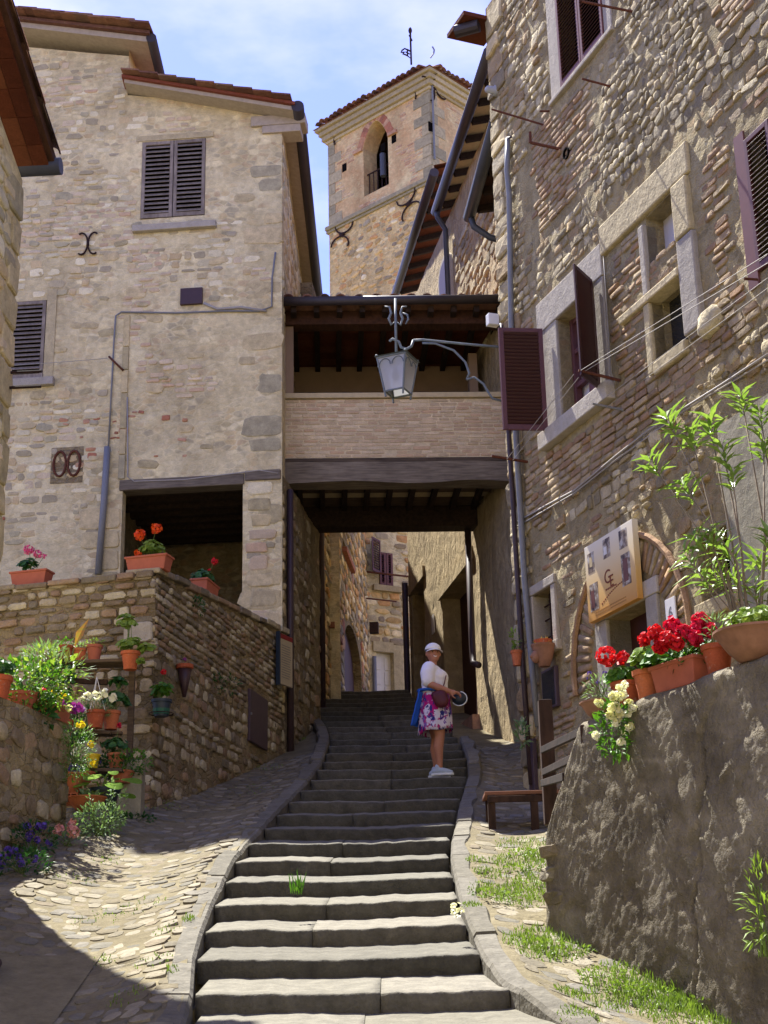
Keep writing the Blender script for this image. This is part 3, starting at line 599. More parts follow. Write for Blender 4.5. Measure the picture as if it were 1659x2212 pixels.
verge(lh, (t0, t1), .3, -7.5, .1, 'white_soffit', 'roof_slab'); rf2 = verge(lh, ((t0[0]-.03, t0[1]+.1), (t1[0]+.05, t1[1]+.1)), .38, -7.5, .06, 'roof_tile', 'roof')
for k in range(12):
    f_ = k/12; c = PL.P(t0[0]+(t1[0]-t0[0])*f_, t0[1]+(t1[1]-t0[1])*f_+.165+U(-.01, .02), .36); mb = MB(); mb.box(c+PL.eu*.16, PL.eu*.16+V((0, 0, -.028)), PL.n*.2, V((0, 0, .018))); mb.build('roof_tile', 'roof_tile', rf2)
g0 = PL.P(e1[0]+.07, e1[1]+.06, .32); g1 = at(706, 640, 0+28.); g1.z = g0.z; g1.x = g0.x; gutter(lh, g0, g1, .1, 'gutter', hooks=7)
g0 = PL.P(t1[0]+.07, t1[1]+.06, .32); gutter(lh, g0, g0+V((-.05, 7, 0)), .085, 'gutter', hooks=4)
mb = MB(); p = PL.P(-.42, 13.6, .0)                # corbel under the eave and side soffit
mb.pbox(PL, -.5, .38, 13.72, 13.9, -.3, .05); mb.pbox(PL, -.32, .3, 13.58, 13.718, -.3, .04); mb.build('corbel', 'white_soffit', lh, bevel=.01)
for k in range(16): mb = MB(); yy = 21.9+.42*k; mb.bar((-1.5, yy, 13.96), (-1.27, yy, 13.92), .07, .09); mb.build('rafter', 'soffit_wood', lh)
for k in range(5): mb = MB(); yy = 21.7+.5*k; mb.bar((-4.05, yy, 15.42), (-3.62, yy, 15.34), .08, .1); mb.build('rafter', 'soffit_wood', lh)
# ironwork, conduits and boxes on the front
ja, jb = PL.px(262, 860)[0], PL.px(277, 860)[0]; z = PL.px(270, 1036)[1]; zt3 = PL.px(270, 682)[1]
while z < zt3-.1:                                 # groove shadow drawn as a darker raised strip between the house parts
    h = U(.3, .6); mb = MB(); mb.pbox(PL, ja, jb-.01, z+.006, min(z+h, zt3)-.006, -.05, .022+U(0, .01)); mb.build('groove_shadow_strip', 'quoin_left', lh, bevel=.008); z += h
c = PL.px(190, 527, .03); iron_anchor(lh, PL, c[0], c[1], .2, .04, curl=True)
r = PL.box([(112, 968), (178, 1042)]); mb = MB(); mb.pbox(PL, r[0], r[1], r[2], r[3], -.02, .006); mb.build('anchor_niche', 'mortar_dark', lh)
c = PL.px(145, 1005); 
mb = MB()
for sg in (-1, 1):
    mb.tube([PL.P(c[0]+sg*(.11+.095*math.cos(t)), c[1]+.05*0+.2*math.sin(t)+.02, .02) for t in [2*math.pi*k/16 for k in range(17)]], .02, 6, False)
mb.build('wall_anchor', 'rust', lh, smooth=True)
r = PL.box([(391, 626), (438, 658)]); mb = MB(); mb.pbox(PL, r[0], r[1], r[2], r[3], 0, .05); mb.build('meter_box', 'panel_brown', lh, bevel=.006)
def pp(F, pts, d): return [F.P(*F.px(x, y, d), d) for x, y in pts]
pipe(lh, pp(PL, [(595, 545), (588, 600), (587, 662), (560, 672), (480, 672), (380, 676), (262, 674), (250, 682), (246, 740), (243, 800), (234, 968)], .03), .014, 'pipe_grey', 'conduit', 6)
pipe(lh, pp(PL, [(232, 966), (224, 1090), (212, 1240)], .06), .05, 'pipe_grey', 'conduit')
pipe(lh, pp(PL, [(440, 655), (470, 668), (520, 664), (575, 672)], .035), .02, 'cable', 'cable_bundle', 6)
pipe(lh, pp(PL, [(275, 858), (276, 1030), (290, 1040), (400, 1036), (560, 1016), (600, 1022)], .03), .011, 'cable', 'cable', 5)
pipe(lh, pp(PL, [(235, 770), (266, 800)], .05)+[], .018, 'rust', 'bracket', 6)
pipe(lh, pp(PL, [(232, 774), (160, 780), (20, 790)], .1), .005, 'cable', 'wire', 4)
# ================================================================ RETAINING WALL AND TERRACE (left)
ret = thing('retaining_wall', (-2.54, 16.4, 2.2), 'dark rubble retaining wall with a corner beside the stairs, geranium troughs on top', 'wall')
PRt = Plane(-2.54, 16.36, .2, 1); PRf = Plane(-2.54, 16.36, 1, -.27)
def rtop(u): return 4.78+.11*u
mb = MB(); dr = PRt.box([(535, 1497), (573, 1513), (573, 1612), (535, 1600)])
AMP[0] = .02; wall(mb, PRt, 0, 5.3, 1.4, rtop); wall(mb, PRf, -2.6, 0, 1.4, 4.74); AMP[0] = 0.
mb.quad(PRt.P(0, 4.78), PRt.P(5.3, rtop(5.3)), PRt.P(5.3, rtop(5.3), -.45), PRt.P(0, 4.78, -.45)); mb.quad(PRf.P(-2.6, 4.74), PRf.P(0, 4.75), PRf.P(0, 4.75, -.45), PRf.P(-2.6, 4.74, -.45))
mb.quad(PRt.P(.4, 4.78, -.45), PRt.P(5.3, rtop(5.3), -.45), PRt.P(5.3, 4.4, -.45), PRt.P(.4, 4.4, -.45))
rw = mb.build('wall', 'mortar_dark', ret)
it = coursed(PRf, -2.4, .01, 3.7, 4.7, (.05, .1), (.1, .26), .02, (.015, .04), 'stone_dark', None, .05, e=.55, jit=.12)
it += coursed(PRf, -2.4, .0, 2.0, 3.7, (.06, .14), (.09, .26), .025, (.005, .04), 'stone_dark', None, .15, e=.6, jit=.14)
for a_, b_, c_, d_, m_ in ((-.36, -.02, 4.0, 4.22, 'dressed_stone'),): it.append(dict(F=PRf, cu=(a_+b_)/2, cv=(c_+d_)/2, w=b_-a_, h=d_-c_, prot=.04, e=.25, n=12, jit=.03, mat=m_, rot=0, dome=.93))
okr = lambda u, v: v < rtop(u)-.02 and not (dr[0]-.03 < u < dr[1]+.03 and dr[2]-.03 < v < dr[3]+.03) and v > zramp_left(-2.5, 16.3+u)-.1
it += coursed(PRt, 0, 5.2, 3.9, 5.4, (.045, .085), (.1, .26), .018, (.015, .04), 'stone_dark', okr, .05, e=.5, jit=.12)
it += coursed(PRt, 0, 5.2, 2.0, 3.9, (.06, .16), (.08, .26), .025, (.0, .035), 'stone_dark', okr, .22, e=.65, jit=.16, rotj=.12)
masonry(rw, it, 'stone', 300)
it = []; u = 0
while u < 5.1:                                    # coping stones
    l = U(.22, .5); it.append((u, l)); u += l+.015
for u, l in it: mb = MB(); mb.box(PRt.P(u+l/2, rtop(u+l/2)+.02+U(-.01, .01), -.16), PRt.eu*l/2+V((0, 0, .11*l/2)), PRt.n*U(.2, .24), V((0, 0, U(.03, .045)))); mb.build('coping_stone', 'stone_dark', ret, bevel=.015)
u = -2.5
while u < -.1:
    l = U(.2, .45); l = min(l, -u); mb = MB(); mb.box(PRf.P(u+l/2, 4.765+U(-.01, .01), -.15), PRf.eu*l/2, PRf.n*U(.18, .22), V((0, 0, U(.03, .045)))); mb.build('coping_stone', 'stone_dark', ret, bevel=.015); u += l+.015
mb = MB(); mb.pbox(PRt, dr[0], dr[1], dr[2], dr[3], -.02, .035); d_ = mb.build('hatch_door', 'panel_purple', ret, bevel=.006)
mb = MB(); mb.pbox(PRt, dr[0]+.03, dr[0]+.05, (dr[2]+dr[3])/2, (dr[2]+dr[3])/2+.03, .034, .05); mb.build('latch', 'metal_grey', d_)
mb = MB(); mb.add([(-7.5, 17.2, 4.5), (-2.6, 16.6, 4.5), (-1.55, 21.6, 4.55), (-1.5, 24, 4.55), (-7.5, 25, 4.55)], [(0, 1, 2, 3, 4)]); mb.build('terrace', 'ground_dirt', kind='structure')
# ================================================================ BRIDGE
PB = Plane(0, 22.2, 1, .04)
br = thing('covered_bridge', (.2, 23.2, 7.7), 'covered brick footbridge with dark beams and tiled roof spanning the stairs', 'bridge')
def zb(y, d=0): return PB.px(850, y, d)[1]
b0, b1 = -1.52, 2.2
mb = MB(); mb.pbox(PB, b0, b1, zb(989), zb(862), -.28, 0); pw = mb.build('parapet', 'mortar_brick', br)
masonry(pw, coursed(PB, b0+.02, b1-.02, zb(987), zb(863), (.045, .055), (.14, .27), .012, (.004, .012), 'brick_pale', None, .02, e=.22, n=8, jit=.05, wav=.004, rotj=.008, dome=.93), 'brick', 300)
mb = MB(); mb.pbox(PB, b0, b1, zb(861), zb(850), -.32, .05); mb.build('parapet_sill', 'cream_paint', br, bevel=.006)
mb = MB(); nseg = 14; vs = []                      # sagging old oak beam
for k in range(nseg+1):
    u = b0+(b1-b0)*k/nseg; dz = .02*NZ.noise(V((u*1.3, 2, 0))); vs += [PB.P(u, zb(1043)+dz*1.6-.02*math.sin(3*u), .05), PB.P(u, zb(1000)+dz, .06), PB.P(u, zb(1000)+dz, -.3), PB.P(u, zb(1043)+dz, -.3)]
fs = [(k*4+j, k*4+4+j, k*4+4+(j+1) % 4, k*4+(j+1) % 4) for k in range(nseg) for j in range(4)]; mb.add(vs, [f[::-1] for f in fs]); mb.build('front_beam', 'beam_grey', br)
mb = MB(); mb.pbox(PB, b0, b1, zb(999), zb(989.5), -.3, .03); mb.build('bearer', 'beam_wood', br, bevel=.01)
mb = MB(); mb.pbox(PB, b0, b1, zb(1043)-.02, zb(1043)+.42, -2.45, -2.1); mb.build('rear_beam', 'beam_dark', br, bevel=.01)
zj = zb(1043)+.06
for k in range(10):
    u = -1.3+.36*k; mb = MB(); mb.bar(PB.P(u, zj+.09, -.3), PB.P(u, zj+.24, -2.1), .09, .1); mb.build('joist', 'beam_dark', br, bevel=.008)
for k in range(6):
    d_ = -.32-.3*k; mb = MB(); mb.pbox(PB, b0, b1, zj+.15+.025*k, zj+.18+.025*k, d_-.29, d_); mb.build('floor_plank', 'cream_paint' if k in (1, 3) else 'old_plank', br)
# gallery inside: posts, rear wall, rafters, ceiling
for u in (-1.44, ): mb = MB(); mb.pbox(PB, u-.07, u+.07, zb(850), zb(702), -.25, -.02); mb.build('post', 'inner_plaster', br)
mb = MB(); mb.pbox(PB, 1.5, 1.64, zb(850), zb(702), -1.4, -1.1); mb.build('post', 'inner_plaster', br)
zc = zb(705)
mb = MB(); mb.pbox(PB, b0, b1, zb(989), zb(850)+.55, -2.45, -2.3); mb.pbox(PB, b0, b1, zb(850)+.95, zc+.5, -2.45, -2.3); mb.build('rear_wall', 'inner_plaster', br)
for u in (-1.3, -.3, .62, 1.3): mb = MB(); mb.pbox(PB, u, u+.02, zb(850), zb(850)+.55, -2.31, -2.27); mb.build('batten', 'beam_wood', br)
mb = MB(); mb.pbox(PB, b0, b1, zb(850)+.552, zb(850)+.96, -2.46, -2.22); mb.build('rear_wall_plate', 'beam_dark', br)
mb = MB(); mb.pbox(PB, b0, b1, zb(703), zb(668), -.22, .06); mb.build('wall_plate', 'soffit_wood', br, bevel=.012)
for k in range(10):
    u = -1.36+.36*k; mb = MB(); mb.bar(PB.P(u, zc+.16, .3), PB.P(u, zc+.28, -2.4), .085, .1); mb.build('rafter', 'beam_dark', br)
it = []
for k in range(10):
    for j in range(9):
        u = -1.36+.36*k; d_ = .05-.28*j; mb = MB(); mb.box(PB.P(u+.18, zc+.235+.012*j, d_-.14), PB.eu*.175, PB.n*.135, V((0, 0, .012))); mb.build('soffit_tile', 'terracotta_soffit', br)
mb = MB(); mb.add([PB.P(b0, zc+.28, .35), PB.P(b1, zc+.28, .35), PB.P(b1, zc+.75, -2.7), PB.P(b0, zc+.75, -2.7), PB.P(b0, zc+.24, .35), PB.P(b1, zc+.24, .35), PB.P(b1, zc+.36, -2.7), PB.P(b0, zc+.36, -2.7)], [(0, 1, 2, 3), (7, 6, 5, 4), (0, 4, 5, 1), (2, 6, 7, 3), (0, 3, 7, 4), (1, 5, 6, 2)]); rfb = mb.build('roof', 'roof_tile', br)
for k in range(13):
    u = b0+.1+.27*k
    if u > b1-.1: break
    for j in range(3): coppo(rfb, PB.P(u+U(-.02, .02), zc+.27+.052*j*1.1+U(-.005, .01), .42-.36*j), -PB.n+V((0, 0, .15)), (0, 0, 1), .095, .42)
for k in range(12): mb = MB(); u = b0+.02+.3*k; mb.pbox(PB, u+.02, u+.27, zb(667)+.0, zb(656), -.1, .16); mb.build('eaves_brick', CH(['brick_pale', 'cream_paint', 'brick']), br, bevel=.004)
gutter(br, PB.P(b0, zb(650, .4), .4), PB.P(1.99, zb(647, .4), .4), .075, 'gutter')
# ================================================================ RIGHT HOUSE
PF = Plane(1.48, 17.1, .3445, -.9388)
rh = thing('stone_house', (3, 13, 1.6), 'rough stone and brick house on the right with maroon shutters and an arched shop doorway', 'house')
W1 = (1.5, 2.42, 6.22, 7.43)                      # window with open shutters
W2 = (1.98, 3.04, 10.12, 12.2)                    # upper window
W3 = (.52, .98, 3.86, 4.48)                       # small barred window
DO = (2.2, 3.0, 1.75, 3.8)                        # shop door
lt = PF.box([(1300, 490), (1490, 320)])
W4a = PF.box([(1398, 478), (1468, 415), (1470, 520), (1402, 560)]); W4 = (W4a[0], 4.1, 7.1, 7.62); W5 = (W4a[0]-.02, 4.12, 6.0, 6.72)
W6 = (5.35, 6.2, 6.12, 7.45)
W7 = (3.95, 4.5, 3.5, 4.1)                        # dark low window beside the oleander
HR = [W1, W2, W3, DO, W4, W5, W6, W7]
AMP[0] = .017; AMP[1] = -.002; mb = MB(); wall(mb, PF, 0, 7.5, .9, 12.6, HR, .28); AMP[0] = AMP[1] = 0.; wall(mb, PF, 7.5, 9.5, .9, 12.6)
mb.quad(PF.P(0, .9), PF.P(0, 12.6), PF.P(0, 12.6, -6), PF.P(0, .9, -6)); mb.quad(PF.P(0, .9, -6), PF.P(0, 12.6, -6), PF.P(9.5, 12.6, -6), PF.P(9.5, .9, -6)); mb.quad(PF.P(9.5, .9), PF.P(9.5, 12.6), PF.P(9.5, 12.6, -6), PF.P(9.5, .9, -6))
mb.quad(PF.P(0, 12.6), PF.P(9.5, 12.6), PF.P(9.5, 12.6, -6), PF.P(0, 12.6, -6))
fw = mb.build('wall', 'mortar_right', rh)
sur = [(W1[0]-.5, W1[1]+.22, W1[2]-.22, W1[3]+.42), (W2[0]-.3, W2[1]+.2, W2[2]-.2, W2[3]), (W3[0]-.13, W3[1]+.14, W3[2]-.14, W3[3]+.13), (DO[0]-.28, DO[1]+.26, 1.5, DO[3]+.2), (lt[0]-.05, lt[1]+.12, 7.62, 8.02), (4.1, 4.5, 6.2, 7.7), W4, W5, W6, (W6[0]-.25, W6[1], W6[2]-.2, W6[3]+.2), W7, (.63, 1.06, 3.1, 3.62), (1.62, 3.6, 1.5, 4.62)]
okF = not_in(sur, .01)
ac, az, ar0, ar1 = 2.58, 3.35, .82, 1.12           # relieving arch over the door
def inarch(u, v): return (u-ac)**2+((v-az)*1.0)**2 < (ar1+.06)**2
def okf(u, v): return okF(u, v) and not inarch(u, v) and v < 12.4
pl_patch = lambda u, v: NZ.noise(V((u*.9, v*.6, 3.3)))
it = []
zoneB = lambda u, v: okf(u, v) and ((5.05+.12*u < v < 7.85 and u > .55+.25*math.sin(v*3)) or (8.6 < v < 10.15 and 1.0 < u < 2.75) or (v < 5.0 and u < 2.2 and NZ.noise(V((u*2, v*2, 1))) > -.15) or (v > 8.6 and u > 5.0))
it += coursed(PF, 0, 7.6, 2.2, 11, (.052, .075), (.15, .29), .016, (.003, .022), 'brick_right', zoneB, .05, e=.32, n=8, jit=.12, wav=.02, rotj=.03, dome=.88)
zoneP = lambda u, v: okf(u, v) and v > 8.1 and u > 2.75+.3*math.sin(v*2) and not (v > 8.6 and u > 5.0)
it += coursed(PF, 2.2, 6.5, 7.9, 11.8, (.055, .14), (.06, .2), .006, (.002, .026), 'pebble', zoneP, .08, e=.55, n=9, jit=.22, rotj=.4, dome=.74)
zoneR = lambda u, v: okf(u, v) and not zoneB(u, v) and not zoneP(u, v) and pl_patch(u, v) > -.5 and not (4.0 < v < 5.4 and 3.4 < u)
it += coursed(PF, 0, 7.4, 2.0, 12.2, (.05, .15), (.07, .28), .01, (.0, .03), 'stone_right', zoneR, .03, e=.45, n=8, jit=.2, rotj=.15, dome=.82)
it += scatter(PF, 2.9, 5.6, 4.2, 5.9, 90, (.06, .24), (.4, .8), (.01, .045), 'stone_right', lambda u, v: okf(u, v) and not (u > 4.3 and v < 5.2) and v < 5.05+.12*u, e=.55)
it += [dict(F=PF, cu=4.55, cv=6.02, w=.34, h=.26, prot=.1, e=.8, n=11, jit=.1, mat='stone_right', rot=.2, dome=.65)]
z = 1.8
while z < 12.4:                                   # corner stones
    h = U(.2, .4); l = U(.25, .55)
    it.append(dict(F=PF, cu=l/2+.01, cv=z+h/2, w=l, h=h*.92, prot=U(.02, .05), e=.4, n=11, jit=.08, mat=CH(['stone_right', 'quoin_left', 'dressed_tan']), rot=U(-.03, .03), dome=.85, name='quoin')); z += h+.03
masonry(fw, it, 'stone', 300)
k = 0
na = 34                                           # radial bricks of the arch
for i in range(na):
    a0 = math.pi*(1.06-1.12*(i+.5)/na); ra, rb_ = ar0, ar1; dx, dz = math.cos(a0), math.sin(a0); F = Frame(PF.P(ac, az)+PF.eu*0, PF.eu*dx+V((0, 0, dz)), PF.eu*(-dz)+V((0, 0, dx)))
    mb = MB(); mb.stone(F, (ra+rb_)/2, 0, rb_-ra, (math.pi*1.12*ar0/na)*.84, U(.015, .03), 8, .3, .05, dome=.9); mb.build('arch_brick', 'brick_right', rh, smooth=True)
mb = MB(); mb.tube([PF.P(ac+(ar1+.05)*math.cos(t), az+(ar1+.05)*math.sin(t), .02) for t in [math.pi*(1.05-1.1*j/20) for j in range(21)]], .035, 6); mb.build('arch_moulding', 'brick_right', rh)
def surround(r, wj, wl2, ws, d=.03, mat='dressed_stone', sill=.1, jl=None):
    jl = wj if jl is None else jl
    mb = MB(); mb.pbox(PF, r[0]-jl, r[0], r[2], r[3], -.2, d); mb.build('jamb', mat, rh, bevel=.01)
    mb = MB(); mb.pbox(PF, r[1], r[1]+wj, r[2], r[3], -.2, d); mb.build('jamb', mat, rh, bevel=.01)
    mb = MB(); mb.pbox(PF, r[0]-jl-.01, r[1]+wj+.01, r[3]+.003, r[3]+wl2, -.2, d+.006); mb.build('lintel', mat, rh, bevel=.012)
    if ws: mb = MB(); mb.pbox(PF, r[0]-jl-.03, r[1]+wj+.03, r[2]-ws, r[2]-.003, -.25, d+sill); mb.build('window_sill', mat, rh, bevel=.012)
surround(W1, .2, .38, .2, .03, sill=.07, jl=.46); surround(W2, .17, .2, .06, .02, sill=.03, jl=.26); surround(W3, .1, .11, .12, .03, sill=.02)
mb = MB(); mb.pbox(PF, DO[0]-.25, DO[0], 1.6, DO[3], -.26, .035); mb.build('door_jamb', 'dressed_stone', rh, bevel=.012)
mb = MB(); mb.pbox(PF, DO[1], DO[1]+.22, 1.6, DO[3], -.26, .035); mb.build('door_jamb', 'dressed_stone', rh, bevel=.012)
mb = MB(); mb.pbox(PF, DO[0]-.27, DO[1]+.25, DO[3]+.003, DO[3]+.17, -.26, .04); mb.build('door_lintel', 'dressed_stone', rh, bevel=.012)
mb = MB(); mb.pbox(PF, DO[0], DO[1], 1.6, DO[3], -.3, -.24); dd = mb.build('door', 'door_red', rh)
for a_, b_, c_, e_ in ((.05, .37, .2, .95), (.43, .75, .2, .95), (.05, .37, 1.05, 1.8), (.43, .75, 1.05, 1.8)): mb = MB(); mb.pbox(PF, DO[0]+a_, DO[0]+b_, 1.7+c_, 1.7+e_, -.245, -.225); mb.build('door_panel', 'door_red', dd, bevel=.01)
# blocked old window with stone lintel, jamb, mullion and transom
mb = MB(); mb.pbox(PF, lt[0], lt[1], 7.64, 7.98, -.2, .05); mb.build('lintel', 'dressed_tan', rh, bevel=.02)
mb = MB(); mb.pbox(PF, 4.12, 4.4, 7.05, 7.636, -.2, .06); mb.build('jamb', 'dressed_tan', rh, bevel=.02)
mb = MB(); mb.pbox(PF, 4.12, 4.42, 6.05, 7.04, -.2, .05); mb.build('jamb', 'dressed_stone', rh, bevel=.02)
mb = MB(); mb.pbox(PF, W4[0]-.1, W4[0], 6.78, 7.55, -.12, .05); mb.build('mullion', 'dressed_stone', rh, bevel=.015)
mb = MB(); mb.pbox(PF, W4[0]-.6, 4.12, 6.70, 6.79, -.12, .06); mb.build('transom', 'dressed_tan', rh, bevel=.015)
mb = MB(); mb.pbox(PF, W5[0]-.12, W5[0], 5.95, 6.7, -.14, .04); mb.build('mullion', 'dressed_tan', rh, bevel=.02)
it = coursed(PF, W4[0]+.02, 4.1, 6.8, 7.12, (.055, .075), (.14, .24), .014, (.0, .03), 'brick_right', None, 0, e=.5); masonry(fw, it, 'brick', 30)
mb = MB(); mb.pbox(PF, W5[0], W5[1], 5.9, 6.04, -.1, .05); mb.build('window_sill', 'dressed_tan', rh, bevel=.02)
def pane(r, d, mat='glass', name='window_pane'): mb = MB(); mb.quad(PF.P(r[0], r[2], d), PF.P(r[1], r[2], d), PF.P(r[1], r[3], d), PF.P(r[0], r[3], d)); return mb.build(name, mat, rh)
pane(W4, -.2, 'curtain'); pane(W5, -.2); pane(W3, -.25, 'dark_void'); pane(W6, -.2, 'dark_void'); pane(W7, -.26, 'dark_void'); pane(W2, -.2, 'dark_void')
for u in (.66, .82): mb = MB(); mb.tube([PF.P(u, W3[2], -.12), PF.P(u, W3[3], -.12)], .009, 6); mb.build('window_bar', 'iron', rh)
for v in (4.0, 4.2, 4.36): mb = MB(); mb.tube([PF.P(W3[0], v, -.12), PF.P(W3[1], v, -.12)], .009, 6); mb.build('window_bar', 'iron', rh)
# casement window with white curtains
pane(W1, -.24, 'curtain', 'curtain')
for a_, b_ in ((W1[0], W1[0]+.06), (W1[0]+.36, W1[0]+.5), (W1[1]-.06, W1[1])): mb = MB(); mb.pbox(PF, a_, b_, W1[2], W1[3], -.22, -.14); mb.build('window_frame', 'shutter_maroon_light', rh, bevel=.005)
for v in (W1[2]+.0, W1[2]+.38, W1[2]+.78, W1[3]-.06): mb = MB(); mb.pbox(PF, W1[0]+.06, W1[1]-.06, v, v+.05, -.215, -.15); mb.build('window_bar', 'shutter_maroon_light', rh)
# open louvred shutters
hl = PF.P(1.19, 0, .06); tl = at(1088, 830, 15.0)
hw = .5
dl = (PF.n*.93-PF.eu*.38).normalized()
dl = (PF.n*.97+PF.eu*-.25).normalized()
shutter(rh, hl+V((0, 0, W1[2]-.02))+dl*hw, -dl, (PF.eu*1.).normalized(), hw, 1.24, 26, 'shutter_maroon_light', 'shutter_maroon', .05, .035, tilt=-1)
hr_ = PF.P(W1[1]+.03, 0, .05); dr2 = (PF.n*.99+PF.eu*-.12).normalized(); dr2 = (PF.n*.78+PF.eu*.62).normalized()
shutter(rh, hr_+V((0, 0, W1[2]-.02)), dr2, (-PF.eu).normalized(), .46, 1.26, 26, 'shutter_maroon', 'shutter_maroon', .05, .035)
wd = (W2[1]-W2[0])/2
for i in range(2): shutter(rh, PF.P(W2[0]+wd*i+.005, W2[2]+.01, .0), PF.eu, PF.n, wd-.01, 2.05, 40, 'shutter_pink', 'shutter_maroon', .05, .035)
for i in range(2): shutter(rh, PF.P(W6[0]+.4*i+.005, W6[2]+.01, .0), PF.eu, PF.n, .39, 1.3, 24, 'shutter_maroon_light', 'shutter_maroon', .05, .035)
mb = MB(); mb.pbox(PF, W6[0]-.16, W6[0]-.005, W6[2]-.1, W6[3]+.1, -.1, .02); mb.build('jamb', 'shutter_pink', rh)
mb = MB(); mb.pbox(PF, W7[0]-.05, W7[1]+.1, W7[2]-.16, W7[2]-.005, -.2, .06); mb.build('window_sill', 'dressed_tan', rh, bevel=.015)
mb = MB(); mb.pbox(PF, 4.5, 6.5, 2.4, 5.0, -.05, .03); mb.build('cement_patch', 'plaster_grey', rh)
r = (.68, 1.02, 3.14, 3.58); mb = MB(); mb.pbox(PF, r[0], r[1], r[2], r[3], 0, .05); bx_ = mb.build('meter_cabinet', 'panel_purple', rh, bevel=.008); mb = MB(); mb.pbox(PF, r[0]+.03, r[1]-.03, r[2]+.03, r[3]-.03, .05, .056); mb.build('cabinet_door', 'glass', bx_)
mb = MB(); mb.pbox(PF, .28, .42, 1.95, 2.9, 0.02, .07); mb.build('meter_cabinet', 'panel_purple', rh, bevel=.006)
# pipes, lamps, rods and brackets on the wall
pipe(rh, pp(PF, [(1083, 700), (1100, 950), (1112, 1150), (1130, 1450), (1148, 1695)], .07), .03, 'pipe_dark')
pipe(rh, pp(PF, [(1097, 300), (1095, 370), (1100, 420), (1104, 690), (1115, 950), (1133, 1250), (1150, 1450), (1162, 1570)], .07), .034, 'pipe_grey')
pipe(rh, pp(PF, [(1094, 298), (1105, 296)], .07), .012, 'pipe_dark', 'conduit', 6)
def rod(a, b, d0, d1, r_=.012, mat='rust', name='rod_bracket'):
    p = PF.P(*PF.px(*a, d0), d0); q = PF.P(*PF.px(*b, d1), d1); mb = MB(); mb.tube([p, q], r_, 6); return mb.build(name, mat, rh)
rod((1175, 270), (1062, 236), 0, .55); rod((1210, 322), (1146, 308), 0, .3, .018); rod((1320, 187), (1257, 170), 0, .3); rod((1366, 25), (1256, 3), 0, .5, .014); rod((1187, 240), (1166, 240), 0, .12)
rod((1146, 308), (1145, 285), .3, .3, .016); rod((1640, 604), (1608, 602), 0, .15); rod((1347, 886), (1280, 872), 0, .3, .012, 'pipe_grey'); rod((1340, 822), (1250, 800), 0, .42, .016); rod((1140, 998), (1062, 985), 0, .42, .016)
c = PF.px(1226, 332); mb = MB(); mb.lathe(V((0, 0, 0)), [(.07, 0), (.07, .03), (.055, .03), (.055, -.04), (0, -.04)], 16); rot = Matrix((PF.eu, V((0, 0, 1)), PF.n)).transposed(); mb.v = [PF.P(c[0], c[1])+rot @ p for p in mb.v]; mb.build('vent_pipe', ['dark_void'], rh)
c = PF.px(1075, 197); mb = MB(); mb.lathe(V((0, 0, 0)), [(.07, 0), (.07, .05), (.05, .06), (.045, .15), (.02, .17), (0, .17)], 14); mb.v = [PF.P(c[0], c[1])+rot @ p for p in mb.v]; mb.build('outside_light', 'lamp_glass', rh, smooth=True)
mb = MB(); mb.box(PF.P(.02, PF.px(1090, 688)[1], .12), PF.eu*.05, PF.n*.07, V((0, 0, .075))); mb.build('junction_box', 'white_paint', rh, bevel=.01)
mb = MB(); p0 = PF.P(.03, 12.3, .12); mb.tube([p0, p0+V((-.30, .12, 0))], .085, 12); mb.build('gutter', 'gutter', rh); mb = MB(); mb.box(p0+V((-.05, .2, .1)), V((.25, .1, 0)), V((-.1, .25, 0)), V((0, 0, .03))); mb.build('roof_edge', 'terracotta_soffit', rh)
# cables and washing lines
def cable(name, pts, r_, mat, label, sag=0.):
    if sag:
        a, b = pts; pts = [a.lerp(b, t/10)-V((0, 0, sag*4*(t/10)*(1-t/10))) for t in range(11)]
    mb = MB(); mb.tube(pts, r_*.8, 5); mb.build(name, mat, label=label, cat='cable', group='lines strung along the right house')
def q_(x, y, d): return PF.P(*PF.px(x, y, d), d)
pipe(rh, [q_(1118, 1127, .03), q_(1180, 1092, .03), q_(1240, 1060, .04), q_(1330, 985, .05), q_(1400, 930, .04), q_(1480, 880, .04), q_(1560, 830, .05), q_(1659, 765, .05)], .012, 'cable', 'wall_cable', 5)
pipe(rh, [q_(1118, 1137, .03), q_(1240, 1066, .05), q_(1330, 994, .03), q_(1480, 886, .03), q_(1659, 778, .03)], .009, 'cable', 'wall_cable', 5)
for i, (a, b, d_) in enumerate((((1255, 800), (1659, 548), .42), ((1256, 806), (1659, 568), .36), ((1290, 872), (1659, 600), .26), ((1310, 880), (1659, 622), .16))):
    cable('washing_line', [q_(*a, d_), q_(*b, d_)], .0045, 'cable_white', ['topmost white washing line running right from the open shutter', 'second white washing line from the top, right of the open shutter', 'third white washing line from the top, above the brickwork', 'lowest white washing line, just above the brickwork'][i])
for i, (a, b) in enumerate((((1240, 808), (1095, 992)), ((1250, 815), (1108, 994)))): cable('washing_line', [q_(*a, .42), q_(*b, .42)], .0045, 'cable_white', ['upper white line slanting down past the open shutter', 'lower white line slanting down past the open shutter'][i])
pipe(rh, [q_(1302, 530, .02), q_(1308, 620, .02), q_(1318, 800, .02), q_(1330, 830, .02)], .006, 'cable', 'wall_cable', 4)
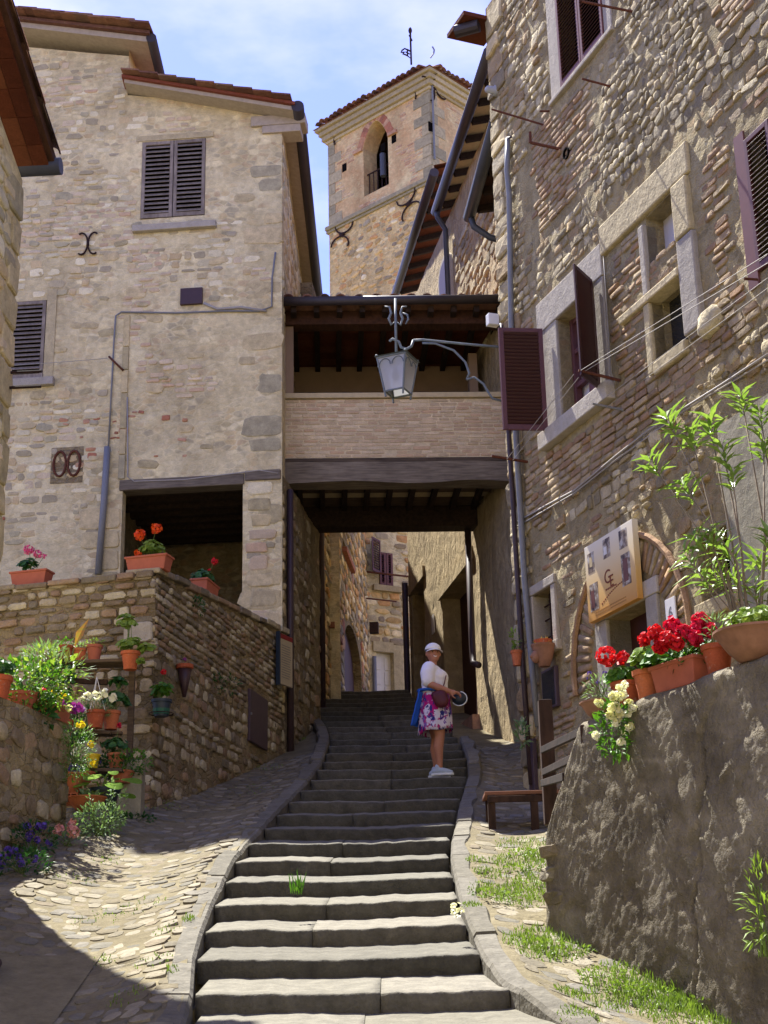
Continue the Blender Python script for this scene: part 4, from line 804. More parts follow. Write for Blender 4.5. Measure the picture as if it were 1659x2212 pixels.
# ================================================================ SIGN BOARD, NUMBER PLATE
sg_ = thing('sign_board', PF.P(2.5, 3.79, .05), 'cream sign board with GE letters and door photographs above the shop door', 'sign')
S0, S1, T0, T1, D1 = 1.98, 3.0, 3.8, 4.6, .11
mb = MB(); mb.pbox(PF, S0, S1, T0, T1, .045, D1); mb.build('board', 'sign_cream', sg_, bevel=.004)
def print_rect(u0, u1, v0, v1, mat, name='photo_print', d=.002): mb = MB(); mb.pbox(PF, S0+u0, S0+u1, T0+v0, T0+v1, D1, D1+d); return mb.build(name, mat, sg_)
for u0, u1, v0, v1 in ((.06, .2, .50, .71), (.4, .55, .56, .76), (.74, .9, .56, .75), (.06, .24, .1, .38), (.75, .93, .18, .5)): print_rect(u0, u1, v0, v1, 'photo_print')
print_rect(.79, .88, .22, .45, 'photo_door', 'photo_print', .004); print_rect(.09, .16, .13, .31, 'photo_door', 'photo_print', .004); print_rect(.42, .48, .6, .68, 'white_paint', 'photo_print', .004); print_rect(.1, .16, .56, .66, 'cream_paint', 'photo_print', .004)
def text(body, size, u, v, d, mat, par, F=PF, name='lettering', sx=1.):
    cu = bpy.data.curves.new(name, 'FONT'); cu.body = body; cu.size = size; cu.extrude = .001; cu.align_x = 'CENTER'; o = bpy.data.objects.new(name, cu); sc.collection.objects.link(o)
    bpy.context.view_layer.update(); dg = bpy.context.evaluated_depsgraph_get(); me = bpy.data.meshes.new_from_object(o.evaluated_get(dg)); bpy.data.objects.remove(o)
    me.materials.clear(); me.materials.append(MT[mat]); M4 = Matrix((F.eu*sx, F.ev, F.n)).transposed().to_4x4(); me.transform(M4); o = bpy.data.objects.new(name, me); link(o, par, F.P(u, v, d)); return o
text('G', .2, S0+.46, T0+.30, D1+.003, 'print_brown', sg_); text('E', .17, S0+.54, T0+.25, D1+.005, 'print_brown', sg_)
for i in range(6): print_rect(.4+.04*i, .43+.04*i, .235, .252, 'print_brown', 'lettering')
for i in range(13): t = i/12; print_rect(.3+.42*t, .325+.42*t, .12+.11*t*(1.6-.6*t), .134+.11*t*(1.6-.6*t), 'print_brown', 'lettering')
for j in range(2):
    for i in range(18): print_rect(.16+.036*i, .188+.036*i, .035+.03*j, .047+.03*j, 'print_ochre', 'lettering')
npl = thing('number_plate', PF.P(3.49, 3.45, .02), 'small white house number plate 6 beside the arched doorway', 'sign')
mb = MB(); mb.pbox(PF, 3.38, 3.56, 3.42, 3.68, .03, .045); mb.build('plate', 'white_paint', npl, bevel=.003); text('6', .16, 3.47, 3.49, .046, 'print_grey', npl)
# ================================================================ HOUSES BEHIND ON THE RIGHT
PW = Plane(1.57, 24.3, .18, -1)
def sY(Y): return (24.3-Y)*PW.eu.dot(V((.18, -1, 0)))
def eaves(par, a, b, depth, rise, k, wm, sm, gm='gutter', hooks=3, rw=.07):
    a, b = V(a), V(b); gutter(par, a, b, .09, gm, hooks=hooks); ins = V((1, .18, 0)).normalized()
    mb = MB(); up = V((0, 0, .06)); c, d = a+ins*depth+V((0, 0, rise)), b+ins*depth+V((0, 0, rise))
    mb.quad(a+up, b+up, d+up, c+up); mb.quad(a+up*2.6, c+up*2.6, d+up*2.6, b+up*2.6); mb.quad(a+up, a+up*2.6, b+up*2.6, b+up); mb.build('eaves_board', sm, par)
    for i in range(k):
        p = a.lerp(b, (i+.5)/k)-V((0, 0, .0)); mb = MB(); mb.bar(p+ins*.1+V((0, 0, .0)), p+ins*depth+V((0, 0, rise-.02)), rw, .11); mb.build('rafter', wm, par)
hA = thing('plastered_house', PW.P(1, 3.5), 'rough plastered house with dark doorways right of the stairs, passing behind the bridge', 'house')
D1r = (-2.6, -1.15, 4.5, lambda s: 7.55); D1r = (sY(27.3), sY(24.9), 4.3, 7.35); D2r = (sY(30.1), sY(28.9), 4.9, 8.2)
AMP[0] = .012; mb = MB(); wall(mb, PW, -6.2, sY(20.4), 2.4, 14.3, [D1r, D2r], .35); AMP[0] = 0.; mb.quad(PW.P(-6.2, 2.4), PW.P(-6.2, 14.3), PW.P(-6.2, 14.3, -5), PW.P(-6.2, 2.4, -5)); mb.quad(PW.P(-6.2, 14.3), PW.P(4, 14.3), PW.P(4, 14.3, -5), PW.P(-6.2, 14.3, -5)); wA = mb.build('wall', 'plaster_tan', hA)
for D_ in (D1r, D2r):
    mb = MB(); mb.pbox(PW, D_[0], D_[1], D_[2]-.3, D_[3], -.42, -.34); mb.build('door', 'door_red', hA)
    mb = MB(); mb.pbox(PW, D_[0]-.15, D_[1]+.15, D_[3]+.003, D_[3]+.22, -.2, .05); mb.build('lintel', 'plaster_tan', hA)
mb = MB(); mb.pbox(PW, D1r[0]-.05, D1r[1]+.1, 3.9, 4.72, -.2, .12); mb.build('door_step', 'brick', hA)
it = coursed(PW, sY(25.2), sY(20.5), 10.6, 13.6, (.1, .2), (.15, .4), .04, (.01, .04), 'stone_right', None, .2, e=.6, jit=.15); masonry(wA, it, 'stone', 90)
gA0 = at(1056, 112, 20.6); gA1 = at(941, 466, 25.6); gA1.z = gA0.z
eaves(hA, gA0, gA1, .8, .22, 9, 'beam_dark', 'cream_paint')
e_ = gA1; pipe(hA, [e_+V((.02, -.15, -.05)), e_+V((.03, -.15, -.2)), e_+V((.1, -.12, -.3)), e_+V((.17, -.1, -.42)), e_+V((.19, -.05, -3.9))], .05, 'gutter_grey')
gC0 = at(938, 372, 25.7); gC1 = at(851, 622, 31.); gC1.z = gC0.z
hC = thing('alley_house', PW.P(-4, 4.5), 'house behind the bridge roof with red tiled eaves below the bell tower', 'house')
PC = Plane(1.55, 25.9, .14, -1); 
def arch(a, b, zs, zt): return lambda s: zs+(zt-zs)*math.sqrt(max(0., 1-((s-(a+b)/2)/((b-a)/2))**2))
wc = PC.box([(955, 580), (975, 640)]); AW = (wc[0], wc[1]+.5, 11.0, None); AW = (PC.px(953, 620)[0], PC.px(976, 620)[0], 11.2, arch(PC.px(953, 620)[0], PC.px(976, 620)[0], PC.px(965, 590)[1], PC.px(965, 562)[1]))
mb = MB(); wall(mb, PC, -6, .5, 9, 15., [AW], .15); mb.build('wall', 'plaster_tan', hC); mb = MB(); mb.quad(PC.P(AW[0], 11.2, -.1), PC.P(AW[1], 11.2, -.1), PC.P(AW[1], 13.4, -.1), PC.P(AW[0], 13.4, -.1)); mb.build('window_shutter', 'shutter_maroon', hC)
a0_, a1_ = PW.px(955, 620)[0], PW.px(977, 620)[0]; zs_, zt4 = PW.px(966, 590)[1], PW.px(966, 560)[1]
for ex_, d0_, d1_, m_, nm_ in ((.1, -.02, .05, 'dressed_stone', 'window_surround'), (0., -.02, .06, 'shutter_maroon', 'arched_shutter')):
    cu_, hw_ = (a0_+a1_)/2, (a1_-a0_)/2+ex_; ot = [(cu_-hw_, 10.9), (cu_+hw_, 10.9)]+[(cu_+hw_*math.cos(t), zs_+(zt4-zs_+ex_)*math.sin(t)) for t in [math.pi*k/12 for k in range(13)]]
    n_ = len(ot); mb = MB(); mb.add([PW.P(u, v, d0_) for u, v in ot]+[PW.P(u, v, d1_) for u, v in ot], [tuple(range(n_, 2*n_))]+[(i, (i+1) % n_, n_+(i+1) % n_, n_+i) for i in range(n_)]); mb.build(nm_, m_, hA)
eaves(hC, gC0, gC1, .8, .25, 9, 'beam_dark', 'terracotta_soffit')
hB = thing('eaves_house', PW.P(5, 3), 'low house with a dark gutter tucked behind the corner of the right stone house', 'house')
mb = MB(); wall(mb, PW, sY(20.4), sY(17.3), 2.2, 11.7); mb.quad(PW.P(sY(20.4), 11.7), PW.P(sY(17.3), 11.7), PW.P(sY(17.3), 11.7, -4), PW.P(sY(20.4), 11.7, -4)); mb.build('wall', 'plaster_tan', hB)
gB1 = at(1013, 470, 20.6); gB0 = at(1075, 330, 18.0); gB0.z = gB1.z
eaves(hB, gB0, gB1, .9, .2, 5, 'beam_dark', 'soffit_wood', 'gutter_grey', 2); pipe(hB, [gB1+V((.02, -.12, -.05)), gB1+V((.06, -.12, -.22)), gB1+V((.3, -.1, -.4)), gB1+V((.8, -.1, -.55))], .05, 'gutter_grey')
pipe(hA, [PW.P(sY(24.6), 7.8, .12), PW.P(sY(24.6), 5.75, .12), PW.P(sY(24.5), 5.5, .14), PW.P(sY(24.3), 5.42, .1)], .055, 'pipe_dark')
pipe(hA, [PW.P(-6.1, 8.5, .1), PW.P(-6.1, 5.9, .1), PW.P(-5.9, 5.7, .1)], .06, 'pipe_dark'); mb = MB(); mb.pbox(PW, sY(28.2), sY(28.0), 6.9, 7.25, 0, .02); mb.build('wall_plaque', 'white_paint', hA)
# ================================================================ HOUSES BEYOND THE BRIDGE
p1, p2, p3 = at(684, 1500, 26.4), at(797, 1500, 36), at(905, 1500, 36.6)
PH = Plane(p1.x, p1.y, p2.x-p1.x, p2.y-p1.y); PG = Plane(p2.x, p2.y, p3.x-p2.x, p3.y-p2.y); LH = (V((p2.x, p2.y, 0))-PH.o).length
h1 = thing('alley_stone_house', PH.P(3, 5.5), 'shaded rubble house up the alley with an arched brown door', 'house')
ad = PH.box([(744, 1400), (782, 1510)]); za = PH.px(763, 1362)[1]; AD = (ad[0], ad[1], 5., arch(ad[0], ad[1], za-.75, za))
wb = PH.box([(712, 1308), (729, 1378)]); wt = PH.box([(740, 1162), (757, 1225)])
mb = MB(); wall(mb, PH, -.2, LH, 4.5, 13.3, [AD, wb, wt], .3); mb.quad(PH.P(-.2, 4.5), PH.P(-.2, 13.3), PH.P(-.2, 13.3, -4), PH.P(-.2, 4.5, -4)); w1 = mb.build('wall', 'mortar_dark', h1)
okh = not_in([AD, wb, wt], .05); masonry(w1, coursed(PH, 0, LH, 5.6, 11.5, (.1, .2), (.16, .5), .03, (.01, .05), 'tower_stone', okh, .1, e=.6, jit=.15), 'stone', 220)
mb = MB(); mb.quad(PH.P(ad[0], 5, -.18), PH.P(ad[1], 5, -.18), PH.P(ad[1], za, -.18), PH.P(ad[0], za, -.18)); dm = mb.build('door', 'shutter_maroon', h1)
for k in range(9): t = k/8; mb = MB(); F = Frame(PH.P((ad[0]+ad[1])/2, za-.75), PH.eu*math.cos(math.pi*t)+V((0, 0, math.sin(math.pi*t)*.75/max(.2, (ad[1]-ad[0])/2))), PH.eu*-math.sin(math.pi*t)+V((0, 0, math.cos(math.pi*t)))); mb.stone(F, (ad[1]-ad[0])/2+.25, 0, .36, .3, .03, 8, .3); mb.build('arch_brick', 'brick', h1)
for r, m_ in ((wb, 'dark_void'), (wt, 'cream_paint')): mb = MB(); mb.quad(PH.P(r[0], r[2], -.25), PH.P(r[1], r[2], -.25), PH.P(r[1], r[3], -.25), PH.P(r[0], r[3], -.25)); mb.build('window_pane', m_, h1); mb = MB(); mb.pbox(PH, r[0]-.1, r[1]+.1, r[2]-.12, r[2]-.01, -.1, .1); mb.build('window_sill', 'brick', h1)
for k in range(4): v = wb[2]+(wb[3]-wb[2])*(k+.5)/4; mb = MB(); mb.tube([PH.P(wb[0], v, -.05), PH.P(wb[1], v, -.05)], .015, 5); mb.build('window_bar', 'iron', h1)
pipe(h1, [PH.P(.0, 11.5, .1), PH.P(.0, 5.2, .1)], .06, 'pipe_dark'); r = PH.box([(698, 1232), (712, 1262)]); mb = MB(); mb.pbox(PH, r[0], r[1], r[2], r[3], .02, .06); mb.build('wall_plaque', 'white_paint', h1)
mb = MB(); r = PH.box([(786, 1336), (792, 1352)]); mb.box(PH.P(LH-1.6, 8.6, .3), PH.eu*.1, PH.n*.1, V((0, 0, .12))); mb.build('wall_lantern', 'iron', h1)
h2 = thing('alley_end_house', PG.P(1, 6), 'sunlit stone house closing the alley with a pale wooden door and shuttered window', 'house')
dw = PG.box([(813, 1408), (851, 1512)]); gw = PG.box([(818, 1192), (849, 1268)]); sw_ = PG.box([(874, 1432), (888, 1490)])
mb = MB(); wall(mb, PG, -1.5, 3.2, 5, 13.2, [dw, gw, sw_], .25); w2 = mb.build('wall', 'mortar_left', h2)
masonry(w2, coursed(PG, -.2, 3., 6, 12.6, (.1, .2), (.15, .45), .03, (.01, .05), 'tower_stone', not_in([dw, gw, sw_], .1), .15, e=.65, jit=.15), 'stone', 150)
mb = MB(); mb.pbox(PG, dw[0], dw[1], dw[2]-.4, dw[3], -.24, -.15); dd2 = mb.build('door', 'white_paint', h2)
for k in range(2):
    for j in range(3): mb = MB(); ww = (dw[1]-dw[0])/2; mb.pbox(PG, dw[0]+ww*k+.05, dw[0]+ww*k+ww-.05, dw[2]+.36*j+.02, dw[2]+.36*j+.33, -.155, -.13); mb.build('door_panel', 'white_paint', dd2, bevel=.01)
mb = MB(); mb.pbox(PG, dw[1]+.003, dw[1]+.25, dw[2]-.4, dw[3]+.2, -.2, .04); mb.build('jamb', 'dressed_tan', h2); mb = MB(); mb.pbox(PG, dw[0]-.1, dw[1], dw[3]+.003, dw[3]+.25, -.2, .05); mb.build('lintel', 'dressed_tan', h2)
louvre_pair(h2, PG, gw, 12, 'shutter_pink', 'shutter_maroon', .05); mb = MB(); mb.pbox(PG, gw[0]-.2, gw[1]+.2, gw[2]-.15, gw[2]-.01, -.1, .12); mb.build('window_sill', 'dressed_tan', h2)
shutter(h2, PG.P(gw[0]-.36, gw[2]+.25, .35), (PG.eu*.8+PG.n*-.6), PG.n, .45, gw[3]-gw[2], 12, 'shutter_maroon_light', 'shutter_maroon')
mb = MB(); mb.quad(PG.P(sw_[0], sw_[2], -.2), PG.P(sw_[1], sw_[2], -.2), PG.P(sw_[1], sw_[3], -.2), PG.P(sw_[0], sw_[3], -.2)); mb.build('window_pane', 'dark_void', h2)
for k in range(3): mb = MB(); v = sw_[2]+(sw_[3]-sw_[2])*(k+.5)/3; mb.tube([PG.P(sw_[0], v, -.03), PG.P(sw_[1], v, -.03)], .015, 5); mb.build('window_bar', 'iron', h2)
pipe(h2, [PG.P(.12, 8.3, .08), PG.P(.12, 5.6, .08)], .05, 'pipe_grey'); pipe(h2, [PG.P(-.15, 12, .06), PG.P(-.15, 5.6, .06)], .035, 'cream_paint')
pipe(h2, [PG.P(gw[0]-.5, gw[2]+.2, .35), PG.P(gw[1]+.3, gw[2]+.2, .35)], .025, 'rust', 'drying_rail', 6); pipe(h2, [PG.P(gw[0]-.8, gw[2]-.45, .3), PG.P(gw[0]+.3, gw[2]-.45, .3)], .02, 'rust', 'drying_rail', 6)
# ================================================================ BELL TOWER
ct = at(926, 160, 46.); TW = 5.0; td = V((1.067, -1, 0)).normalized()
PT = Plane(ct.x, ct.y, td.x, td.y); PU = Plane(ct.x, ct.y, -td.y, td.x)
tw = thing('bell_tower', (ct.x, ct.y+3, 12), 'square brick and stone bell tower with a pointed arch opening and tiled roof', 'tower')
zs = PT.px(935, 385)[1]; zt_ = PT.px(922, 162)[1]
al, ar_ = PT.px(786, 400)[0], PT.px(840, 390)[0]; zsp, zap = PT.px(812, 305)[1], PT.px(819, 256)[1]; zsi = PT.px(812, 412)[1]
def parch(s):
    h = (ar_-al)/2; x = abs(s-(al+ar_)/2)/h; return zsp+(zap-zsp)*(1-x**1.8)
ARC = (al, ar_, zsi, parch)
mb = MB(); wall(mb, PT, -TW, 0, zs, zt_, [ARC], .7); wall(mb, PU, 0, TW, zs, zt_); wT = mb.build('belfry_wall', 'tower_brick_m', tw)
mb = MB(); wall(mb, PT, -TW, 0, 8, zs); wall(mb, PU, 0, TW, 8, zs); wS = mb.build('lower_wall', 'tower_stone_m', tw)
PBk = Plane(*(PT.P(0, 0, -TW).xy), td.x, td.y); bk = PBk.box([(801, 365), (812, 420)]); mb = MB(); wall(mb, PBk, -TW, 0, 8, zt_, [(bk[0], bk[1], bk[2], arch(bk[0], bk[1], bk[3]-1.2, bk[3]))], .4); PLf = Plane(*(PT.P(-TW, 0, 0).xy), -td.y, td.x); wall(mb, PLf, 0, TW, 8, zt_); mb.build('rear_wall', 'mortar_dark', tw)
okt = not_in([(al-.25, ar_+.25, zsi-.2, zap+.3)], 0)
it = coursed(PT, -TW+.3, -.35, 15, zs-.1, (.1, .22), (.14, .4), .06, (.01, .04), 'tower_stone', None, .45, e=.75, jit=.16, rotj=.2)
it += coursed(PT, -TW+.3, -.35, zs+.1, zt_-.7, (.06, .075), (.22, .34), .02, (.004, .012), 'tower_brick', lambda u, v: okt(u, v) and NZ.noise(V((u*.9, v*.9, 5))) > -.1, .25, e=.3, dome=.9)
it += coursed(PU, .35, 3.4, zs+.1, zt_-.7, (.06, .075), (.22, .34), .02, (.004, .012), 'tower_brick', lambda u, v: NZ.noise(V((u*.9, v*.9, 7))) > -.05, .3, e=.3, dome=.9)
masonry(wT, it, 'stone', 300)
z = zs+.05; i = 0
while z < zt_-.5:                                 # alternating quoins on both corners
    h = U(.36, .5); l = .75 if i % 2 else .38; l2 = .38 if i % 2 else .75
    for F, a_, b_ in ((PT, -l, 0.004), (PU, -.004, l2), (PT, -TW, -TW+(l2*.9))): mb = MB(); mb.pbox(F, a_, b_, z+.01, z+h-.01, -.1, .02); mb.build('quoin', 'tower_quoin', tw)
    z += h; i += 1
for F, a_, b_ in ((PT, -TW-.1, .14), (PU, .0, TW)):
    for dz, hh, pr, m_ in ((0, .16, .13, 'tower_quoin'), (-.1, .1, .07, 'tower_quoin')): mb = MB(); mb.pbox(F, a_, b_-(0 if F is PT else 0), zs+dz-.06, zs+dz+hh-.061, -.1, pr); mb.build('string_course', m_, tw, bevel=.02)
    for k, (dz, hh, pr) in enumerate(((-.62, .12, .08), (-.5, .2, .18), (-.3, .18, .26), (-.12, .12, .36))): mb = MB(); mb.pbox(F, (-TW-pr) if F is PT else 0, pr if F is PT else TW, zt_+dz, zt_+dz+hh-.002, -.1, pr); mb.build('cornice', 'dressed_tan', tw, bevel=.02)
for F, sgn in ((PT, -1), (PU, 1)):
    for k in range(22):
        u = sgn*(.05+k*.24); coppo(tw, F.P(u, zt_+.06+U(-.02, .03), .5+U(-.03, .05)), -F.n+V((0, 0, .3)), (0, 0, 1), .11, .5)
ap = PT.P(-TW/2, zt_+1.2, -TW/2); cs = [PT.P(-TW-.4, zt_, .4), PT.P(.4, zt_, .4), PT.P(.4, zt_, -TW-.4), PT.P(-TW-.4, zt_, -TW-.4)]; mb = MB(); mb.add(cs+[ap], [(0, 1, 4), (1, 2, 4), (2, 3, 4), (3, 0, 4), (3, 2, 1, 0)]); mb.build('roof', 'roof_tile', tw)
for s_, v_ in ((al-.45, zsp), (ar_+.05, zsp)): mb = MB(); mb.pbox(PT, s_, s_+.42, v_-.12, v_, -.5, .09); mb.build('impost', 'brick', tw)
for i in range(15):
    t = (i+.5)/15; s_ = al+(ar_-al)*t; dz = (parch(min(ar_-.01, s_+.01))-parch(max(al+.01, s_-.01)))/.02; a_ = math.atan(dz); F = Frame(PT.P(s_, parch(s_)), PT.eu*-math.sin(a_)+V((0, 0, math.cos(a_))), PT.eu*-math.cos(a_)+V((0, 0, -math.sin(a_))))
    mb = MB(); mb.stone(F, .16, 0, .3, .12/max(.45, math.cos(a_)), .02, 8, .3); mb.build('arch_brick', 'brick', tw)
for x, y, rt in ((885, 190, -.35), (733, 277, .4), (883, 440, .3), (739, 507, -.3)): c = PT.px(x, y, .05); iron_anchor(tw, PT, c[0], c[1], .42, .06, rt+math.pi/2)
c = PU.px(937, 190, .05); iron_anchor(tw, PU, c[0], c[1], .42, .06, .5)
for x, y in ((851, 300), (827, 318), (744, 362)): c = PT.px(x, y); mb = MB(); mb.pbox(PT, c[0]-.11, c[0]+.11, c[1]-.16, c[1]+.16, -.02, .006); mb.build('putlog_hole', 'dark_void', tw)
c = PU.px(931, 275); mb = MB(); mb.pbox(PU, c[0]-.12, c[0]+.12, c[1]-.18, c[1]+.18, -.02, .024); mb.build('putlog_hole', 'dark_void', tw)
bl = PT.P((al+ar_)/2+.5, zsp+.15, -2.2); mb = MB(); mb.lathe(bl+V((0, 0, -1.3)), [(.85, 0), (.78, .1), (.6, .5), (.5, 1.0), (.42, 1.25), (.1, 1.4), (0, 1.4)], 20); mb.build('bell', 'iron', tw, smooth=True)
mb = MB(); mb.pbox(PT, -TW+.3, -.3, zsp+.3, zsp+.5, -2.4, -2.1); mb.build('bell_beam', 'beam_dark', tw)
mb = MB(); p = PT.P(ar_-.35, zsi+.5, -.1); mb.tube([p, p+V((0, 0, .9))], .11, 10); mb.build('loudspeaker', 'gutter_grey', tw)
mb = MB(); mb.tube([PT.P(al, zsi+.95, -.2), PT.P(ar_, zsi+.95, -.2)], .03, 5)
for k in range(6): s_ = al+(ar_-al)*(k+.5)/6; mb.tube([PT.P(s_, zsi, -.2), PT.P(s_, zsi+.95, -.2)], .02, 5)
mb.build('railing', 'iron', tw)
vb = at(888, 124, 47.5); vt = at(886, 60, 47.5); wv = thing('weather_vane', vb, 'iron weather vane with a cut-out pennant on the bell tower roof', 'weather vane')
mb = MB(); mb.tube([vb-V((0, 0, .3)), vt], .035, 6); mb.tube([at(884, 76, 47.5), at(890, 88, 47.5)], .03, 5); mb.ball(at(886, 66, 47.5), (.07, .07, .14)); mb.build('pole', 'iron', wv)
mb = MB(); pts = [at(x, y, 47.5) for x, y in ((888, 112), (882, 108), (874, 105), (868, 109), (866, 113), (874, 113), (870, 116), (880, 120), (887, 126), (888, 112))]; mb.tube(pts, .03, 5); mb.tube([at(880, 108, 47.5), at(880, 121, 47.5)], .03, 5); mb.tube([at(876, 112, 47.5), at(885, 117, 47.5)], .025, 5); mb.build('pennant', 'iron', wv)
mb = MB(); pts = [at(930, 125, 46.2), at(937, 115, 46.2), at(938, 108, 46.2), at(934, 101, 46.2)]; mb.tube(pts, .03, 5); mb.build('roof_cable', 'pipe_grey', tw)
mb = MB(); mb.tube([PU.P(.05, zt_-.3, .1), PU.P(.06, zt_-3.4, .08)], .035, 6); mb.build('lightning_cable', 'pipe_grey', tw)
# ================================================================ FAR LEFT HOUSE
P1 = at(118, 352, 13.); PE = Plane(at(48, 400, 13).x, 13., .06, 1)
fl = thing('corner_house', (-3.4, 11, 1), 'stone house at the left edge of the picture with overhanging terracotta eaves', 'house')
mb = MB(); wall(mb, PE, -7, 0, .0, lambda s: 7.75-.33*s*.9); mb.quad(PE.P(0, 0), PE.P(0, 7.75), PE.P(0, 7.75, -4), PE.P(0, 0, -4)); mb.quad(PE.P(-7, 0), PE.P(-7, 9.9), PE.P(-7, 9.9, -4), PE.P(-7, 0, -4)); wE = mb.build('wall', 'mortar_left', fl)
it = coursed(PE, -2.5, 0, 3, 8.6, (.08, .2), (.12, .35), .03, (.01, .03), 'stone_left', lambda u, v: v < 7.6-.3*u, .25, e=.6, jit=.14)
z = 3
while z < 7.6: h = U(.25, .45); l = U(.2, .5); it.append(dict(F=PE, cu=-l/2, cv=z+h/2, w=l, h=h*.95, prot=.03, e=.3, n=11, jit=.05, mat='quoin_left', rot=0, dome=.9, name='quoin')); z += h+.02
masonry(wE, it, 'stone', 60)
up = V((-.06, -1, .33)).normalized(); rt = V((1, -.06, 0)).normalized(); P1 = V((P1.x, P1.y, P1.z))
for j in range(4):
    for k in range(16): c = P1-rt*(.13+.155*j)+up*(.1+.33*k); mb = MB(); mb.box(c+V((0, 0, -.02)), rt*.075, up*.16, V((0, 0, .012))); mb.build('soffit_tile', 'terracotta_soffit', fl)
mb = MB(); c = P1+up*2.7-rt*1.6; mb.box(c+V((0, 0, .05)), rt*1.6, up*2.75, V((0, 0, .05))); mb.build('roof', 'soffit_wood', fl)
for k in range(9): coppo(fl, P1+up*(.6*k)+V((0, 0, .09))-rt*.04, up, (0, 0, 1), .1, .62)
g0 = P1+V((.05, .06, .0)); gutter(fl, g0, g0+V((-2.6, .16, 0)), .085, 'gutter_grey')
for d_, v_ in ((.02, 6.0), (.02, 5.85)): mb = MB(); mb.tube([PE.P(-.1, v_-.3, .02), PE.P(-.1, v_-.3, .32)], .014, 6); mb.build('rod_bracket', 'iron', fl)
# ================================================================ LOW WALLS
PN = Plane(-3.08, 14.72, .24, .97); zn = PN.px(100, 1545)[1]
nw = thing('garden_wall', (-3.3, 13.8, 1.4), 'low mossy rubble garden wall at the left edge, covered with plants', 'wall')
AMP[0] = .03; mb = MB(); wall(mb, PN, -2.2, 0, .6, zn); mb.quad(PN.P(0, .6), PN.P(0, zn), PN.P(0, zn, -.4), PN.P(0, .6, -.4)); mb.quad(PN.P(-2.2, zn), PN.P(0, zn), PN.P(0, zn, -.4), PN.P(-2.2, zn, -.4)); wN = mb.build('wall', 'mortar_dark', nw); AMP[0] = 0.
masonry(wN, coursed(PN, -2.1, .0, 1.2, zn-.02, (.08, .2), (.1, .3), .03, (.005, .035), 'stone_dark', None, .15, e=.68, jit=.2, rotj=.3, n=11, dome=.7), 'stone', 120)
# ================================================================ FOREGROUND WALL AND TERRACE (right)
PX = Plane(1.10, 10.96, .57, -1)
fgw = thing('rendered_wall', (1.5, 9.5, 0), 'weathered grey roughcast terrace wall in the right foreground with flowerpots on top', 'wall')
def xtop(s): return min(1.14+max(0, s+.06)*1.7, 1.94+.045*s)+.025*NZ.noise(V((s*3, 0, 0)))
def batter(v): return .16*(1-v/1.9)
mb = MB(); ns, nz_ = 220, 120; vs = []
for i in range(ns+1):
    s = -.06+(3.6+.06)*i/ns; tp = xtop(s); bt = -.9
    for j in range(nz_+1):
        v = bt+(tp-bt)*j/nz_; p = V((s*2.2, v*2.2, 0)); d = batter(max(v, 0))*.5+.010*NZ.noise(p)+.006*NZ.noise(p*3)+.005*NZ.noise(p*9)+.006*NZ.noise(p*24)
        if s > 1.6+.2*math.sin(v*4) and NZ.noise(V((s*1.2, v*1.2, 9))) > -.05: d -= .012   # render fallen off
        if NZ.noise(V((s*2.1, v*2.1, 4)))+.4*NZ.noise(V((s*8, v*8, 4))) > .22: d -= .009   # flaked patches
        ck = 1.5+.09*NZ.noise(V((v*2.5, 3, 0)))+.03*NZ.noise(V((v*9, 3, 0)))+.12*v
        if abs(s-ck) < .011 and v < 1.75: d -= .03   # long crack
        ed = max(0, 1-(s+.06)/.12); d -= .05*ed*ed; d -= .05*max(0, 1-(tp-v)/.06)**2
        vs.append(PX.P(s, v, d))
fs = [(i*(nz_+1)+j, (i+1)*(nz_+1)+j, (i+1)*(nz_+1)+j+1, i*(nz_+1)+j+1) for i in range(ns) for j in range(nz_)]
mb.add(vs, fs); k0 = nz_+1
for i in range(ns):
    a, b = vs[i*k0+nz_], vs[(i+1)*k0+nz_]; mb.quad(a, b, b-PX.n*.45, a-PX.n*.45)
for j in range(nz_):
    a, b = vs[j], vs[j+1]; mb.quad(b, a, a-PX.n*.6+PX.eu*-.05, b-PX.n*.6+PX.eu*-.05)
wX = mb.build('wall', 'roughcast', fgw, smooth=True)
masonry(wX, coursed(PX, 1.7, 3.2, -.4, 1.8, (.09, .17), (.14, .3), .03, (-.01, .015), 'stone_dark', lambda u, v: v < 1.75 and NZ.noise(V((u*1.2, v*1.2, 9))) > .05 and u > 1.8+.2*math.sin(v*4), .15, e=.6, jit=.14), 'stone', 60)
it = [dict(F=PX, cu=s_, cv=v_, w=w_, h=h_, prot=.07, e=.4, n=9, jit=.1, mat='cobble', rot=0, dome=.8) for s_, v_, w_, h_ in ((.03, .95, .16, .1), (.06, 1.1, .2, .09), (.1, .78, .2, .1))]; masonry(wX, it, 'stone', 10)
tr = MB(); tr.add([PX.P(.5, 1.72, -.3), PX.P(6, 1.72, -.3), PF.P(9.4, 1.72), PF.P(.75, 1.72), (1.45, 14.6, 1.72)], [(0, 1, 2, 3, 4)]); tr.add([PX.P(.5, 1.72, -.3), (1.45, 14.6, 1.72), (1.45, 14.6, 1.0), PX.P(.5, .4, -.3)], [(0, 1, 2, 3)]); tr.build('terrace_right', 'ground_dirt', kind='structure')
